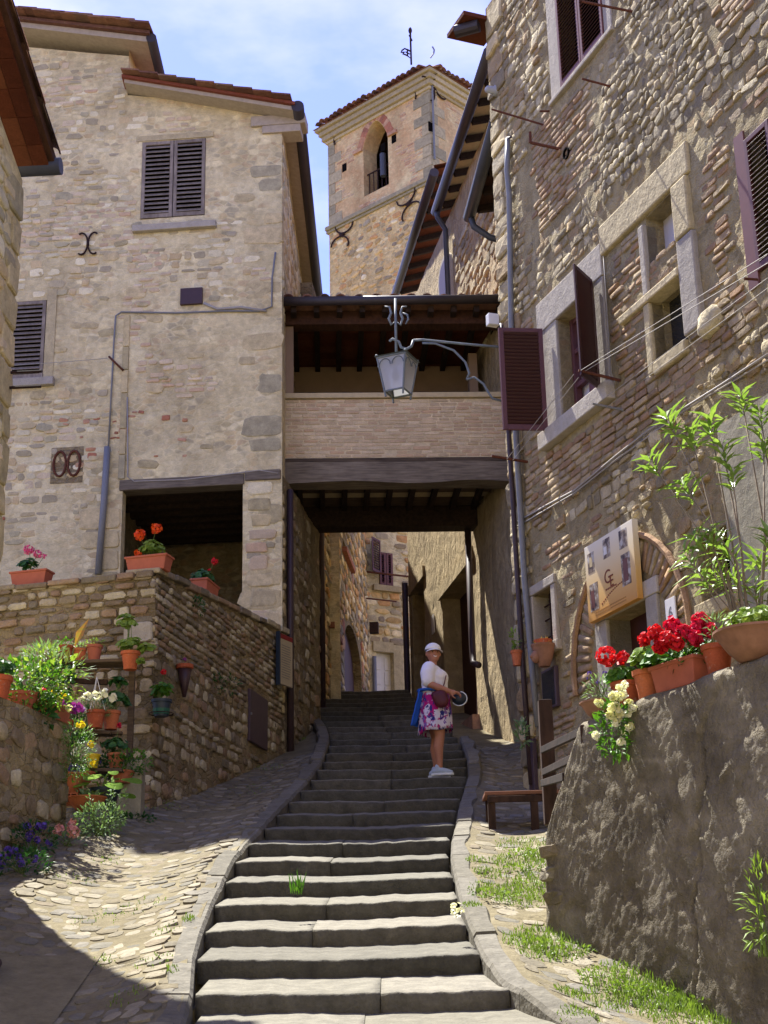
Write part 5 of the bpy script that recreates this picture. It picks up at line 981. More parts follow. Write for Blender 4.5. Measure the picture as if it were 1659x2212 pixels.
# ---------------------------------------------------------------- bench and wooden railing
bn = thing('bench', (1.25, 14.8, 1.75), 'low wooden bench with an orange-brown plank top on the cobbles', 'bench')
b0_ = at(1043, 1724, 14.9); zt2 = b0_.z
for k in range(4): mb = MB(); mb.box((b0_.x+.4, 14.62+.11*k, zt2), (.4, -.02, .004*U(-1, 1)), (0, .052, 0), (0, 0, .018)); mb.build('plank', 'bench_wood', bn, bevel=.006)
for x, y in ((.06, 14.6), (.46, 14.58), (.06, 14.95), (.62, 14.95), (.74, 14.6)): mb = MB(); zz = zramp_right(b0_.x+x, y); mb.box((b0_.x+x, y, (zt2+zz)/2-.02), (.035, 0, 0), (0, .03, 0), (0, 0, (zt2-zz)/2)); mb.build('leg', 'rail_wood', bn, bevel=.005)
mb = MB(); mb.box((b0_.x+.4, 14.56, zt2-.06), (.37, 0, 0), (0, .014, 0), (0, 0, .03)); mb.build('apron', 'rail_wood', bn, bevel=.004)
rl2 = thing('wooden_railing', (1.5, 13.5, 1.7), 'dark brown wooden railing at the end of the terrace beside the bench', 'railing')
ps = [at(1186, 1690, 13.6), at(1268, 1585, 10.6)]
p0 = V((ps[0].x, 13.6, 1.6)); p1_ = V((ps[1].x, 10.6, 1.72))
for p, h_, w_ in ((p0, 1.1, .12), (p1_, .2, .1)): mb = MB(); mb.box(p+V((0, 0, h_/2)), (w_/2, 0, 0), (0, w_/2, 0), (0, 0, h_/2)); mb.build('post', 'rail_wood', rl2, bevel=.008)
for (x0, y0), (x1, y1) in (((1172, 1620), (1262, 1578)), ((1175, 1668), (1255, 1630)), ((1172, 1740-48), (1220, 1678))):
    mb = MB(); mb.bar(at(x0, y0, 13.5), at(x1, y1, 10.75), .035, .06); mb.build('rail', 'beam_dark', rl2, bevel=.005)
# ================================================================ LANTERN
lm = thing('street_lantern', (.25, 17, 7.0), 'grey wrought iron lantern hanging from a curved bracket in front of the bridge', 'lamp')
def Lp(x, y, Y=17.): return at(x, y, Y)
mb = MB(); mb.tube([Lp(1084, 750), Lp(1000, 743), Lp(912, 734), Lp(893, 735)], .016, 8)
mb.tube([Lp(893, 735), Lp(889, 748), Lp(878, 754), Lp(866, 750), Lp(861, 738), Lp(848, 732), Lp(842, 737)], .017, 8)
mb.tube([Lp(912, 741), Lp(940, 742), Lp(980, 757), Lp(1005, 782), Lp(1014, 806), Lp(1008, 820)], [.014]*6, 8)
mb.tube([Lp(1008, 820), Lp(1024, 815), Lp(1044, 829), Lp(1055, 848), Lp(1064, 861), Lp(1084, 866)], .015, 8); mb.build('bracket', 'lamp_iron', lm, smooth=True)
mb = MB(); mb.tube([Lp(854, 645), Lp(856, 765)], .016, 8); mb.build('rod', 'lamp_iron', lm, smooth=True)
for sg in (-1, 1):
    mb = MB(); mb.tube([Lp(855+sg*24, 662), Lp(855+sg*14, 663), Lp(855+sg*10, 676), Lp(855+sg*15, 688), Lp(855+sg*10, 702), Lp(855+sg*3, 696)], [.008, .012, .016, .017, .014, .008], 6); mb.build('scroll', 'lamp_iron', lm, smooth=True)
mb = MB(); mb.tube([Lp(870, 676, 16.9), Lp(880, 680, 16.9), Lp(882, 690, 16.9), Lp(876, 700, 16.9)], [.008, .013, .013, .007], 6); mb.build('scroll', 'lamp_iron', lm, smooth=True)
ct_ = Lp(858, 779); hb = .235; hs = .155; hh = .42; ang = rad(24)
ex, ey = V((math.cos(ang), -math.sin(ang), 0)), V((math.sin(ang), math.cos(ang), 0))
def LC(i, j, f): s_ = (hb*(1-f)+hs*f)*.78; return ct_+ex*(i*s_)+ey*(j*s_)+V((0, 0, -f*hh))
cor = [(-1, -1), (1, -1), (1, 1), (-1, 1)]
for i in range(4):
    a, b = cor[i], cor[(i+1) % 4]; mb = MB(); mb.quad(LC(*a, 1), LC(*b, 1), LC(*b, 0), LC(*a, 0)); mb.build('pane', 'lamp_glass', lm)
    mb = MB(); mb.tube([LC(*a, 0), LC(*a, 1.16)], .012, 6); mb.build('frame_bar', 'lamp_iron', lm)
    mb = MB(); mb.tube([LC(*a, 0), LC(*b, 0)], .014, 6); mb.tube([LC(*a, 1), LC(*b, 1)], .012, 6); mb.build('frame_bar', 'lamp_iron', lm)
    for q in (.27, .73):
        ctr = LC(*a, .0).lerp(LC(*b, .0), q); dx = (LC(*b, 0)-LC(*a, 0)); mb = MB(); mb.tube([ctr+dx*(.2*math.cos(t))+V((0, 0, -.11+.08*math.sin(t))) for t in [math.pi*k/8 for k in range(9)]], .006, 5); mb.build('tracery', 'lamp_iron', lm)
    mb = MB(); mb.ball(LC(*a, -.06), .018); mb.build('finial', 'lamp_iron', lm)
mb = MB(); mb.add([LC(*c, 0)+(ex*c[0]+ey*c[1])*.03+V((0, 0, .015)) for c in cor]+[ct_+(ex*c[0]+ey*c[1])*.05+V((0, 0, .09)) for c in cor], [(0, 1, 5, 4), (1, 2, 6, 5), (2, 3, 7, 6), (3, 0, 4, 7), (4, 5, 6, 7), (3, 2, 1, 0)]); mb.build('cap', 'lamp_iron', lm)
mb = MB(); mb.ball(ct_+V((0, 0, -.2)), (.05, .05, .08)); mb.build('bulb', 'white_paint', lm, smooth=True)
# ================================================================ NOTICE BOARD on the retaining wall
r = PRt.box([(596, 1400), (619, 1420), (619, 1505), (596, 1492)], .06); nb = thing('notice_board', PRt.P(r[0], r[2]), 'beige information panel with a red heading fixed at the end of the retaining wall', 'notice board')
Fn = Plane(*PRt.P(r[0], 0, .12).xy, .42, .9)
mb = MB(); wN_, hN = .36, .72; z0n = r[2]+.1; mb.pbox(Fn, 0, wN_, z0n, z0n+hN, -.04, .0); mb.build('panel', 'notice_face', nb); mb = MB(); mb.pbox(Fn, 0.004, wN_-.004, z0n+hN-.07, z0n+hN-.004, .001, .006); mb.build('heading', 'notice_red', nb)
mb = MB(); mb.pbox(Fn, -.03, -.002, z0n-.02, z0n+hN+.02, -.05, .01); mb.build('frame_edge', 'pot_blue', nb)
for k in range(14): mb = MB(); mb.pbox(Fn, .04, wN_-U(.04, .1), z0n+.1+.035*k, z0n+.108+.035*k, .001, .003); mb.build('printed_line', 'print_grey', nb)
# ================================================================ PLANTS
def leaf(mb, c, d, up, l, w_, t=None, fold=.25):
    d = V(d).normalized(); s = d.cross(V(up)); s = s.normalized() if s.length > 1e-4 else d.orthogonal().normalized(); n = s.cross(d); t = RN.random() if t is None else t
    c = V(c); mb.add([c, c+d*l*.45+s*w_/2+n*w_*fold, c+d*l-n*l*.12, c+d*l*.45-s*w_/2+n*w_*fold, c+d*l*.5], [(0, 4, 1), (1, 4, 2), (2, 4, 3), (3, 4, 0)], t)
def rvec(): 
    while 1:
        v = V((U(-1, 1), U(-1, 1), U(-1, 1)))
        if .05 < v.length < 1: return v
def bush(mb, c, r, count, size, asp=.5, up=.4, shell=.5):
    c, r = V(c), V(r)
    for _ in range(count):
        v = rvec(); v = v.normalized()*(shell+(1-shell)*v.length) if RN.random() < .7 else v
        p = c+V((v.x*r.x, v.y*r.y, v.z*r.z)); d = (v+rvec()*.8+V((0, 0, up))); s = size*U(.6, 1.3); leaf(mb, p, d, rvec()+V((0, -.3, 1)), s, s*asp)
def rleaves(mb, c, r, count, size):               # round geranium leaves facing up and outwards
    c, r = V(c), V(r)
    for _ in range(count):
        v = rvec(); v.z = abs(v.z)*.9-.15; p = c+V((v.x*r.x, v.y*r.y, v.z*r.z)); n = (v.normalized()+V((0, -.35, .7))+rvec()*.5).normalized(); a = n.orthogonal().normalized(); b = n.cross(a); s = size*U(.55, 1.2); k = 8; t = RN.random()
        mb.add([p-n*s*.15]+[p+(a*math.cos(2*math.pi*j/k)+b*math.sin(2*math.pi*j/k))*s*U(.42, .56)+n*s*.05*(j % 2) for j in range(k)], [(0, j+1, (j+1) % k+1) for j in range(k)], t)
def head(mb, c, r, count, ps):
    c = V(c)
    for _ in range(count):
        v = rvec().normalized(); p = c+v*r*U(.7, 1.05); n = (v+rvec()*.5).normalized(); a = n.orthogonal().normalized(); b = n.cross(a); s = ps*U(.7, 1.2); t = RN.random(); k = 5; ph = U(0, 6)
        mb.add([p-n*s*.2]+[p+(a*math.cos(ph+2*math.pi*j/k)+b*math.sin(ph+2*math.pi*j/k))*s*.55+n*U(-.1, .15)*s for j in range(k)], [(0, j+1, (j+1) % k+1) for j in range(k)], t)
def pot_mesh(par, c, r, h, mat='terracotta', name='pot', style=0):
    mb = MB(); c = V(c)
    pr = [(0, 0), (r*.68, 0), (r*.74, h*.3), (r*.92, h*.8), (r*.92, h*.82), (r*1.03, h*.83), (r*1.05, h), (r*.95, h), (r*.88, h*.86), (0, h*.86)]
    if style == 1: pr = [(0, 0), (r*.45, 0), (r*.72, h*.35), (r*.93, h*.78), (r, h*.9), (r*1.04, h*.92), (r*1.04, h), (r*.95, h), (r*.85, h*.85), (0, h*.82)]
    mb.lathe(c, pr, 24, wob=.008); o = mb.build(name, mat, par, smooth=True); e = o.modifiers.new('e', 'EDGE_SPLIT'); e.split_angle = rad(50)
    mb = MB(); mb.lathe(c+V((0, 0, h*.87)), [(r*.86, 0), (0, .005)], 14); mb.build('soil', 'soil', par); return o
def trough_mesh(par, c, ax, l, w_, h, mat='terracotta_pink'):
    c = V(c); ax = V(ax).normalized(); ay = V((-ax.y, ax.x, 0)); mb = MB(); L_ = []
    for z, f, g_ in ((0, .86, .8), (h*.86, .97, .95), (h*.86, 1.03, 1.06), (h, 1.04, 1.08), (h, .96, .94), (h*.8, .93, .9)): L_ += [c+ax*(sx*l/2*f)+ay*(sy*w_/2*g_)+V((0, 0, z)) for sx, sy in ((-1, -1), (1, -1), (1, 1), (-1, 1))]
    fs = [(k*4+j, k*4+(j+1) % 4, k*4+4+(j+1) % 4, k*4+4+j) for k in range(5) for j in range(4)]+[(3, 2, 1, 0), (20, 21, 22, 23)]
    mb.add(L_, fs); mb.build('trough', mat, par, bevel=.008); mb = MB(); mb.box(c+V((0, 0, h*.83)), ax*l*.46, ay*w_*.44, V((0, 0, .01))); mb.build('soil', 'soil', par)
def stems(mb, base, tops, r=.005):
    for t in tops: b = V(base)+V((U(-.04, .04), U(-.03, .03), 0)); m_ = b.lerp(V(t), .5)+V((U(-.02, .02), U(-.02, .02), .02)); mb.tube([b, m_, V(t)], [r, r, r*.7], 5)
def plant(name, c, label, cat, pot=None, fol=(), heads=(), extra=None, group=None):
    """c: base point; pot: ('pot', r, h, mat[, style]) or ('trough', axis, l, w, h); fol: (kind, offset, radii, count, size, mat[, asp]); heads: (offset, r, count, petal size, mat)"""
    c = V(c); t = thing(name, c, label, cat, group); top = 0.
    if pot:
        if pot[0] == 'pot': pot_mesh(t, c, pot[1], pot[2], pot[3], style=pot[4] if len(pot) > 4 else 0); top = pot[2]*.87
        else: trough_mesh(t, c, pot[1], pot[2], pot[3], pot[4]); top = pot[4]*.83
    B = c+V((0, 0, top)); sm = MB()
    for f in fol:
        mb = MB(); o = B+V(f[1])
        (rleaves if f[0] == 'r' else bush)(mb, o, f[2], f[3], f[4], *((f[6],) if len(f) > 6 else ())); mb.build('foliage', f[5], t, tint=True)
        stems(sm, B, [o+V((U(-.5, .5)*f[2][0], U(-.5, .5)*f[2][1], U(-.3, .4)*f[2][2])) for _ in range(5)], .004)
    for h in heads:
        mb = MB(); head(mb, B+V(h[0]), h[1], h[2], h[3]); mb.build('flower_head', h[4], t, tint=True); stems(sm, B, [B+V(h[0])], .003)
    sm.build('stems', 'stem', t); 
    return t
def ret_front(x, y): return PRf.P(PRf.px(x, y, -.15)[0], 4.81, -.15)
plant('geranium_trough', ret_front(68, 1258), 'pink geranium in a terracotta trough at the left end of the retaining wall', 'plant', ('trough', PRf.eu, .46, .2, .17), [('r', (-.05, 0, .1), (.13, .1, .14), 60, .07, 'leaf_dark')], [((-.05, 0, .3), .06, 60, .03, 'petal_pink'), ((.06, -.02, .24), .05, 46, .03, 'petal_pink'), ((.13, 0, .22), .03, 16, .025, 'petal_pink')])
plant('geranium_trough', PRf.P(-.14, 4.83, -.12), 'orange geranium in a terracotta trough on the corner of the retaining wall', 'plant', ('trough', PRf.eu, .5, .22, .17), [('r', (.03, 0, .12), (.15, .1, .16), 80, .075, 'leaf_lime')], [((-.12, 0, .3), .065, 60, .035, 'petal_orange'), ((.07, 0, .37), .065, 60, .035, 'petal_orange'), ((-.13, -.02, .08), .045, 30, .03, 'petal_orange')])
u = PRt.px(443, 1275, -.15)[0]; plant('geranium_trough', PRt.P(u, rtop(u)+.06, -.15), 'red geranium in a terracotta trough in front of the dark loggia', 'plant', ('trough', PRt.eu, .5, .22, .18), [('r', (-.03, 0, .1), (.16, .16, .14), 80, .075, 'leaf_dark')], [((.1, .1, .34), .045, 40, .03, 'petal_red'), ((.05, 0, .2), .02, 10, .02, 'petal_red')])
# --- tiered plank stand with pots, left
stn = thing('plant_stand', (-3.1, 15.6, 1.9), 'old dark plank shelving for flowerpots against the retaining wall', 'shelf')
tiers = [((105, 1434), (296, 1428), 15.9, .3), ((150, 1580), (262, 1580), 15.75, .26), ((150, 1662), (262, 1662), 15.5, .26)]
for (x0, y0), (x1, y1), Yt, dp in tiers:
    a, b = at(x0, y0, Yt), at(x1, y1, Yt)
    for k in range(3): mb = MB(); yy = (k-1)*dp/3; mb.bar(a+V((0, yy, -.02+U(-.008, .008))), b+V((U(-.1, .05), yy, -.02+U(-.008, .008))), dp/3-.008, .035, t=0); mb.build('plank', 'old_plank', stn, bevel=.005)
for x in (112, 285): p = at(x, 1436, 15.95); mb = MB(); mb.bar((p.x, 15.98, 1.7), (p.x, 15.98, p.z), .06, .06); mb.build('post', 'old_plank', stn)
p = at(175, 1472, 15.95); mb = MB(); mb.bar(at(135, 1470, 15.95), at(232, 1474, 15.95), .06, .05); mb.build('brace', 'rail_wood', stn)
def T1(x, Yt=15.88, y=1430): return at(x, y, Yt)
plant('potted_plant', T1(140), 'leftmost of three small terracotta pots on the plank shelf, with a long dry leaf', 'plant', ('pot', .085, .17, 'terracotta'), [('b', (-.02, 0, .05), (.07, .06, .06), 24, .06, 'leaf')], extra=1)
plant('potted_plant', T1(171), 'middle one of three small terracotta pots on the plank shelf', 'plant', ('pot', .072, .14, 'terracotta'), [('b', (0, 0, .03), (.07, .06, .05), 36, .045, 'leaf_grey')])
plant('potted_plant', T1(203), 'palest of three small terracotta pots on the plank shelf, with low greenery', 'plant', ('pot', .085, .18, 'terracotta_pink'), [('b', (0, 0, .03), (.09, .07, .06), 60, .04, 'leaf_lime')])
dl_ = thing('dry_leaf_plant', T1(150, 15.7), 'large orange and green dying leaf rising above the shelf pots', 'plant'); mb = MB(); leaf(mb, T1(160, 15.7, 1400), (.2, 0, .5), (0, -1, .3), .36, .09); leaf(mb, T1(150, 15.7, 1400), (-.05, -.2, -.5), (0, -1, 0), .2, .06); mb.build('leaf', 'leaf_dry', dl_, tint=True); mb = MB(); mb.tube([T1(152, 15.72, 1430), T1(160, 15.7, 1400)], .006, 5); mb.build('stem', 'stem', dl_)
plant('ivy_pot', at(281, 1447, 15.7), 'lime green ivy geranium in a terracotta pot on the right end of the shelf', 'plant', ('pot', .1, .19, 'terracotta'), [('r', (0, 0, .1), (.16, .1, .12), 50, .075, 'leaf_lime'), ('r', (-.06, 0, .34), (.14, .08, .16), 60, .075, 'leaf_lime'), ('r', (.17, 0, .05), (.1, .08, .12), 20, .07, 'leaf_lime'), ('r', (.12, -.05, -.1), (.04, .04, .06), 8, .08, 'leaf_lime')])
wp = at(206, 1573, 15.55); t = plant('hanging_pot', wp, 'hanging terracotta pot of white star flowers on three white cords', 'plant', ('pot', .1, .18, 'terracotta'), [('b', (0, 0, .05), (.16, .1, .1), 160, .05, 'leaf_grey', .3)], [((-.16, -.03, .12), .03, 9, .06, 'petal_white'), ((-.08, -.06, .16), .04, 9, .06, 'petal_white'), ((.02, -.06, .16), .05, 11, .06, 'petal_white'), ((.1, -.05, .2), .04, 10, .06, 'petal_white'), ((.17, -.03, .14), .04, 9, .06, 'petal_white'), ((-.12, -.07, .02), .03, 7, .06, 'petal_white')])
hk = at(209, 1462, 15.7)
for a_ in (0, 2.1, 4.2): mb = MB(); mb.tube([wp+V((.095*math.cos(a_), .095*math.sin(a_), .17)), hk], .004, 4); mb.build('cord', 'white_paint', t)
plant('potted_plant', at(239, 1576, 15.72), 'terracotta pot with large dark round leaves beside the hanging white flowers', 'plant', ('pot', .095, .19, 'terracotta'), [('r', (.05, 0, .12), (.14, .09, .16), 40, .12, 'leaf_dark'), ('r', (.05, 0, .32), (.1, .07, .1), 14, .11, 'leaf_dark')])
t = plant('hanging_pot', at(140, 1590, 15.3), 'small terracotta pot of magenta petunias under the shelf', 'plant', ('pot', .085, .16, 'terracotta'), [('b', (.02, 0, .06), (.14, .08, .07), 60, .05, 'leaf_dark')], [((-.03, -.06, .14), .05, 7, .09, 'petal_purple'), ((.07, -.06, .12), .05, 7, .09, 'petal_purple'), ((.14, -.05, .13), .045, 6, .08, 'petal_purple'), ((.02, -.07, .22), .03, 5, .08, 'petal_purple')])
t = thing('bucket', at(199, 1660, 15.4), 'small bright yellow plastic bucket among the flowerpots', 'bucket'); pot_mesh(t, at(199, 1660, 15.4), .075, .14, 'bucket_yellow', 'body')
cl = MB(); cc = at(193, 1648, 15.55)
for k in range(1): cl.add([cc+V((-.12, -.02, -.08)), cc+V((-.13, -.04, .1)), cc+V((-.06, -.1, .2)), cc+V((.04, -.06, .21)), cc+V((.14, -.05, .15)), cc+V((.12, -.05, .02)), cc+V((.03, -.12, .03)), cc+V((-.03, -.05, -.02))], [(0, 1, 7), (1, 2, 7), (2, 6, 7), (2, 3, 6), (3, 4, 6), (4, 5, 6)])
o = cl.build('cloth_rag', 'cloth_grey', label='crumpled grey cloth draped above the yellow bucket', cat='cloth'); o.modifiers.new('s', 'SUBSURF').render_levels = 2; so_ = o.modifiers.new('t', 'SOLIDIFY'); so_.thickness = .008
plant('potted_plant', at(250, 1660, 15.6), 'geranium pot with round leaves and one red bloom above the leafy herb', 'plant', ('pot', .09, .15, 'terracotta'), [('r', (0, 0, .1), (.13, .09, .12), 44, .085, 'leaf_dark')], [((.03, -.04, .3), .03, 20, .025, 'petal_crimson')])
blk = MB(); c = at(284, 1700, 15.75); blk.box((c.x, 15.75, (1.95+c.z)/2+.12), (.12, 0, 0), (0, .12, 0), (0, 0, (c.z-1.95)/2+.14)); blk.build('stone_block', 'plaster_grey', label='upright grey concrete block under the bushy herb', cat='block', bevel=.012)
plant('potted_herb', at(262, 1692, 15.6)+V((0, 0, .0)), 'wide bushy green herb spilling over the grey block', 'plant', ('pot', .13, .12, 'terracotta'), [('b', (-.06, 0, .06), (.26, .16, .12), 330, .045, 'leaf_dark'), ('b', (.1, -.02, .1), (.2, .14, .13), 260, .045, 'leaf')], [((-.22, -.1, .12), .03, 6, .03, 'petal_violet')])
plant('potted_plant', at(152, 1725, 15.0), 'large terracotta pot with violet and yellow pansies by the garden wall', 'plant', ('pot', .14, .24, 'terracotta', 1), [('b', (0, 0, .03), (.12, .08, .06), 60, .05, 'leaf')], [((.03, -.05, .07), .05, 16, .045, 'petal_violet'), ((-.05, -.05, .1), .03, 8, .04, 'petal_yellow'), ((.08, -.05, .05), .03, 8, .04, 'petal_violet')])
plant('potted_plant', at(178, 1690, 15.3), 'shallow brown pot with a pale daisy behind the pansies', 'plant', ('pot', .12, .1, 'terracotta'), [('b', (.03, 0, .06), (.1, .07, .08), 60, .05, 'leaf')], [((-.08, -.05, .2), .035, 10, .05, 'petal_white'), ((.1, -.05, .1), .025, 6, .045, 'petal_white')])
br_ = thing('hollow_brick', at(150, 1738, 14.95), 'perforated terracotta hollow brick under the pansy pot', 'brick'); c = at(150, 1738, 14.95); mb = MB()
for i in range(4): mb.box(c+V((-.09+.06*i, 0, .05)), (.008, 0, 0), (0, .1, 0), (0, 0, .05))
for j in range(3): mb.box(c+V((0, 0, .005+.045*j)), (.098, 0, 0), (0, .099, 0), (0, 0, .007))
mb.build('body', 'terracotta', br_)
plant('wide_bowl', at(186, 1752, 14.9), 'wide low terracotta bowl on the ground with sparse greenery', 'plant', ('pot', .19, .13, 'terracotta', 1), [('b', (-.02, 0, .02), (.14, .1, .05), 50, .06, 'leaf_grey')])
hp = at(225, 1748, 15.1); t = thing('broad_leaf_plant', hp, 'large lime hosta-like leaves in a black pot beside the terracotta bowl', 'plant'); pot_mesh(t, hp, .15, .2, 'pot_blue')
for x, y, dx, l in ((215, 1672, -.1, .3), (235, 1690, .2, .34), (200, 1690, -.35, .26), (258, 1682, .5, .34), (250, 1715, .5, .3), (240, 1665, .15, .2), (222, 1705, -.05, .26)):
    b = hp+V((U(-.05, .05), 0, .17)); p = at(x, y, 15.0+U(-.1, .12)); mb = MB(); mb.tube([b, b.lerp(p, .5)+V((0, 0, .05)), p], .009, 5); mb.build('stem', 'leaf_lime', t); mb = MB(); leaf(mb, p, (dx, -.35, -.12), (0, -.3, 1), l*1.05, l*.8, None, .06); o = mb.build('leaf', 'leaf_broad', t, smooth=True); o.modifiers.new('s', 'SUBSURF').render_levels = 2
for x, y, Yt, rr, n_, sz, m_, lab in ((118, 1470, 15.6, (.2, .12, .16), 260, .07, 'leaf_dark', 'dark leafy vine hanging under the left end of the plank shelf'), (165, 1620, 15.55, (.16, .1, .18), 240, .055, 'leaf_dark', 'small-leaved climber behind the petunia pot'), (178, 1560, 15.85, (.12, .06, .16), 120, .06, 'leaf_dark', 'dark foliage between the petunias and the white flowers'), (95, 1420, 15.7, (.22, .12, .12), 260, .1, 'leaf_grey', 'grassy pale foliage at the left end of the shelf'), (222, 1640, 15.75, (.16, .06, .14), 160, .06, 'leaf_dark', 'dense dark leaves behind the yellow bucket'), (290, 1772, 15.6, (.22, .12, .06), 200, .045, 'leaf_dark', 'low green weeds at the foot of the grey block'), (165, 1700, 15.4, (.1, .08, .1), 90, .06, 'leaf', 'green leaves rising behind the pansy pot')):
    p = at(x, y, Yt); t = thing('foliage_clump', p-V((0, 0, rr[2])), lab, 'plant'); mb = MB(); bush(mb, p, rr, n_, sz, .22 if m_ == 'leaf_grey' else .6); mb.build('foliage', m_, t, tint=True); mb = MB(); stems(mb, p-V((0, 0, rr[2])), [p+V((U(-1, 1)*rr[0]*.7, U(-1, 1)*rr[1]*.7, U(-.3, .8)*rr[2])) for _ in range(7)]); mb.build('stems', 'stem', t)
# --- plants on and below the garden wall
gw_ = lambda s, d, z=None: PN.P(s, zn if z is None else z, d)
plant('trailing_plant', gw_(-.62, -.2), 'large trailing green plant with pale leaves on top of the garden wall', 'plant', ('pot', .16, .2, 'terracotta_pink'), [('b', (0, 0, .1), (.42, .22, .26), 520, .065, 'leaf', .6), ('b', (.2, -.05, .15), (.4, .2, .3), 260, .06, 'leaf_lime', .55), ('b', (-.05, .1, -.15), (.36, .2, .24), 380, .075, 'leaf_dark', .7), ('b', (.3, .05, .25), (.3, .1, .15), 60, .11, 'leaf_grey', .14)])
plant('potted_plant', gw_(-1.1, -.2), 'terracotta pot with dark leaves at the far left edge on the garden wall', 'plant', ('pot', .13, .26, 'terracotta'), [('r', (0, 0, .1), (.16, .12, .12), 50, .08, 'leaf_dark')])
plant('flower_trough', gw_(-.12, -.15), 'pink terracotta trough of yellow and red pansies on the end of the garden wall', 'plant', ('trough', PN.eu, .5, .2, .18), [('b', (0, 0, .05), (.2, .12, .1), 120, .06, 'leaf')], [((.05, -.05, .14), .045, 7, .055, 'petal_yellow'), ((.12, -.05, .1), .04, 6, .05, 'petal_yellow'), ((-.1, -.05, .16), .05, 14, .05, 'petal_crimson'), ((-.02, -.08, .02), .04, 8, .05, 'petal_violet')])
plant('yellow_bush', PN.P(-.12, PN.px(112, 1640)[1], .12), 'fine-leaved bush with yellow flowers hanging over the end of the garden wall', 'plant', None, [('b', (0.02, 0, .12), (.18, .15, .28), 420, .04, 'leaf_grey', .3), ('b', (0, 0, .1), (.17, .15, .3), 420, .04, 'leaf', .3)], [((.08, -.14, .33), .035, 9, .045, 'petal_yellow'), ((.17, -.08, .15), .035, 9, .045, 'petal_yellow'), ((.19, -.08, -.02), .03, 7, .04, 'petal_yellow'), ((-.05, -.1, .5), .03, 9, .035, 'petal_cream')])
def gnd(x, y):
    r_ = ray(x, y); Y = 8.
    while Y < 24 and r_.z*Y > zramp_left(r_.x*Y, Y): Y += .02
    return r_*Y
gp = gnd(212, 1805); plant('catmint', gp, 'grey green weedy clump growing from the foot of the garden wall', 'plant', None, [('b', (0, 0, .14), (.24, .16, .16), 500, .045, 'leaf_grey'), ('b', (-.1, .1, .25), (.04, .04, .2), 40, .04, 'leaf_grey'), ('b', (.1, .05, .3), (.03, .03, .24), 44, .04, 'leaf_grey'), ('b', (.22, 0, .25), (.03, .03, .2), 40, .04, 'leaf_grey')])
gp = gnd(148, 1828); plant('pink_flowers', gp, 'low clump of salmon pink flowers at the foot of the garden wall', 'plant', None, [('b', (0, 0, .06), (.18, .12, .1), 90, .05, 'leaf_grey')], [((.05, -.06, .12), .06, 40, .04, 'petal_rose'), ((-.08, -.06, .14), .05, 30, .04, 'petal_rose'), ((.02, 0, .2), .04, 20, .035, 'petal_rose')])
gp = gnd(72, 1850); plant('bellflowers', gp, 'upper clump of violet bellflowers against the garden wall', 'plant', None, [('b', (0, 0, .14), (.2, .14, .16), 240, .05, 'leaf_dark')], [((U(-.16, .16), -.1, U(.05, .3)), .03, 9, .035, 'petal_violet') for _ in range(9)])
gp = gnd(45, 1890); plant('bellflowers', gp, 'lower clump of violet bellflowers at the left edge of the cobbles', 'plant', None, [('b', (0, 0, .08), (.24, .15, .12), 240, .05, 'leaf_dark')], [((U(-.2, .2), -.1, U(.03, .2)), .03, 9, .035, 'petal_violet') for _ in range(9)])
# --- pots on the retaining wall's right face
def wallpot(x, y, d): return PRt.P(PRt.px(x, y, d)[0], PRt.px(x, y, d)[1], d)
c = wallpot(348, 1548, .14); t = plant('wall_pot', c, 'blue green pot with a red geranium in a wire ring on the retaining wall', 'plant', ('pot', .11, .18, 'pot_blue'), [('r', (0, 0, .12), (.13, .1, .13), 46, .09, 'leaf')], [((.02, -.04, .32), .03, 24, .025, 'petal_red')])
mb = MB(); mb.tube([c+V((.13*math.cos(a_), .13*math.sin(a_), .03)) for a_ in [2*math.pi*k/16 for k in range(17)]], .006, 5, False); mb.build('wire_ring', 'iron', t); mb = MB(); mb.lathe(c+V((0, 0, .02)), [(.082, 0), (.095, .06)], 18); mb.build('green_band', 'pot_green', t)
c = wallpot(398, 1500, .1); t = thing('cone_pot', c, 'dark cone shaped wall vase with a terracotta rim on the retaining wall', 'vase'); mb = MB(); mb.lathe(c, [(0, -.03), (.02, -.03), (.05, .12), (.085, .3), (.08, .3), (.0, .28)], 16); mb.build('cone', 'panel_brown', t, smooth=True); mb = MB(); mb.lathe(c+V((0, 0, .29)), [(.085, 0), (.1, .01), (.1, .05), (.08, .05), (.0, .03)], 16); mb.build('rim', 'terracotta', t); mb = MB(); head(mb, c+V((0, 0, .4)), .02, 10, .02); mb.build('flower_head', 'petal_purple', t, tint=True)
# --- pots along the right parapet
def par(x, y): s_ = PX.px(x, y, -.14)[0]; return PX.P(s_, xtop(s_)+.0, -.14), s_
RP = [((1305, 1545), 'wide brown bowl of lavender at the near end of the terrace wall', ('pot', .16, .12, 'terracotta_old', 1), [('b', (0, 0, .1), (.12, .1, .1), 200, .05, 'leaf_grey', .2)], [((U(-.12, .12), -.03, U(.15, .25)), .015, 5, .02, 'petal_violet') for _ in range(6)]),
      ((1357, 1520), 'terracotta pot of scarlet geraniums next to the lavender bowl', ('pot', .11, .18, 'terracotta'), [('r', (0, 0, .06), (.16, .12, .1), 90, .07, 'leaf')], [((-.13, -.02, .21), .07, 80, .035, 'petal_red'), ((-.02, 0, .2), .05, 50, .035, 'petal_red')]),
      ((1402, 1500), 'terracotta pot with lime round leaves and one scarlet bloom on the terrace wall', ('pot', .1, .2, 'terracotta'), [('r', (0, 0, .1), (.12, .1, .12), 50, .09, 'leaf_lime'), ('r', (.05, 0, .06), (.14, .1, .1), 40, .08, 'leaf')], [((.0, .03, .25), .05, 50, .035, 'petal_red')])]
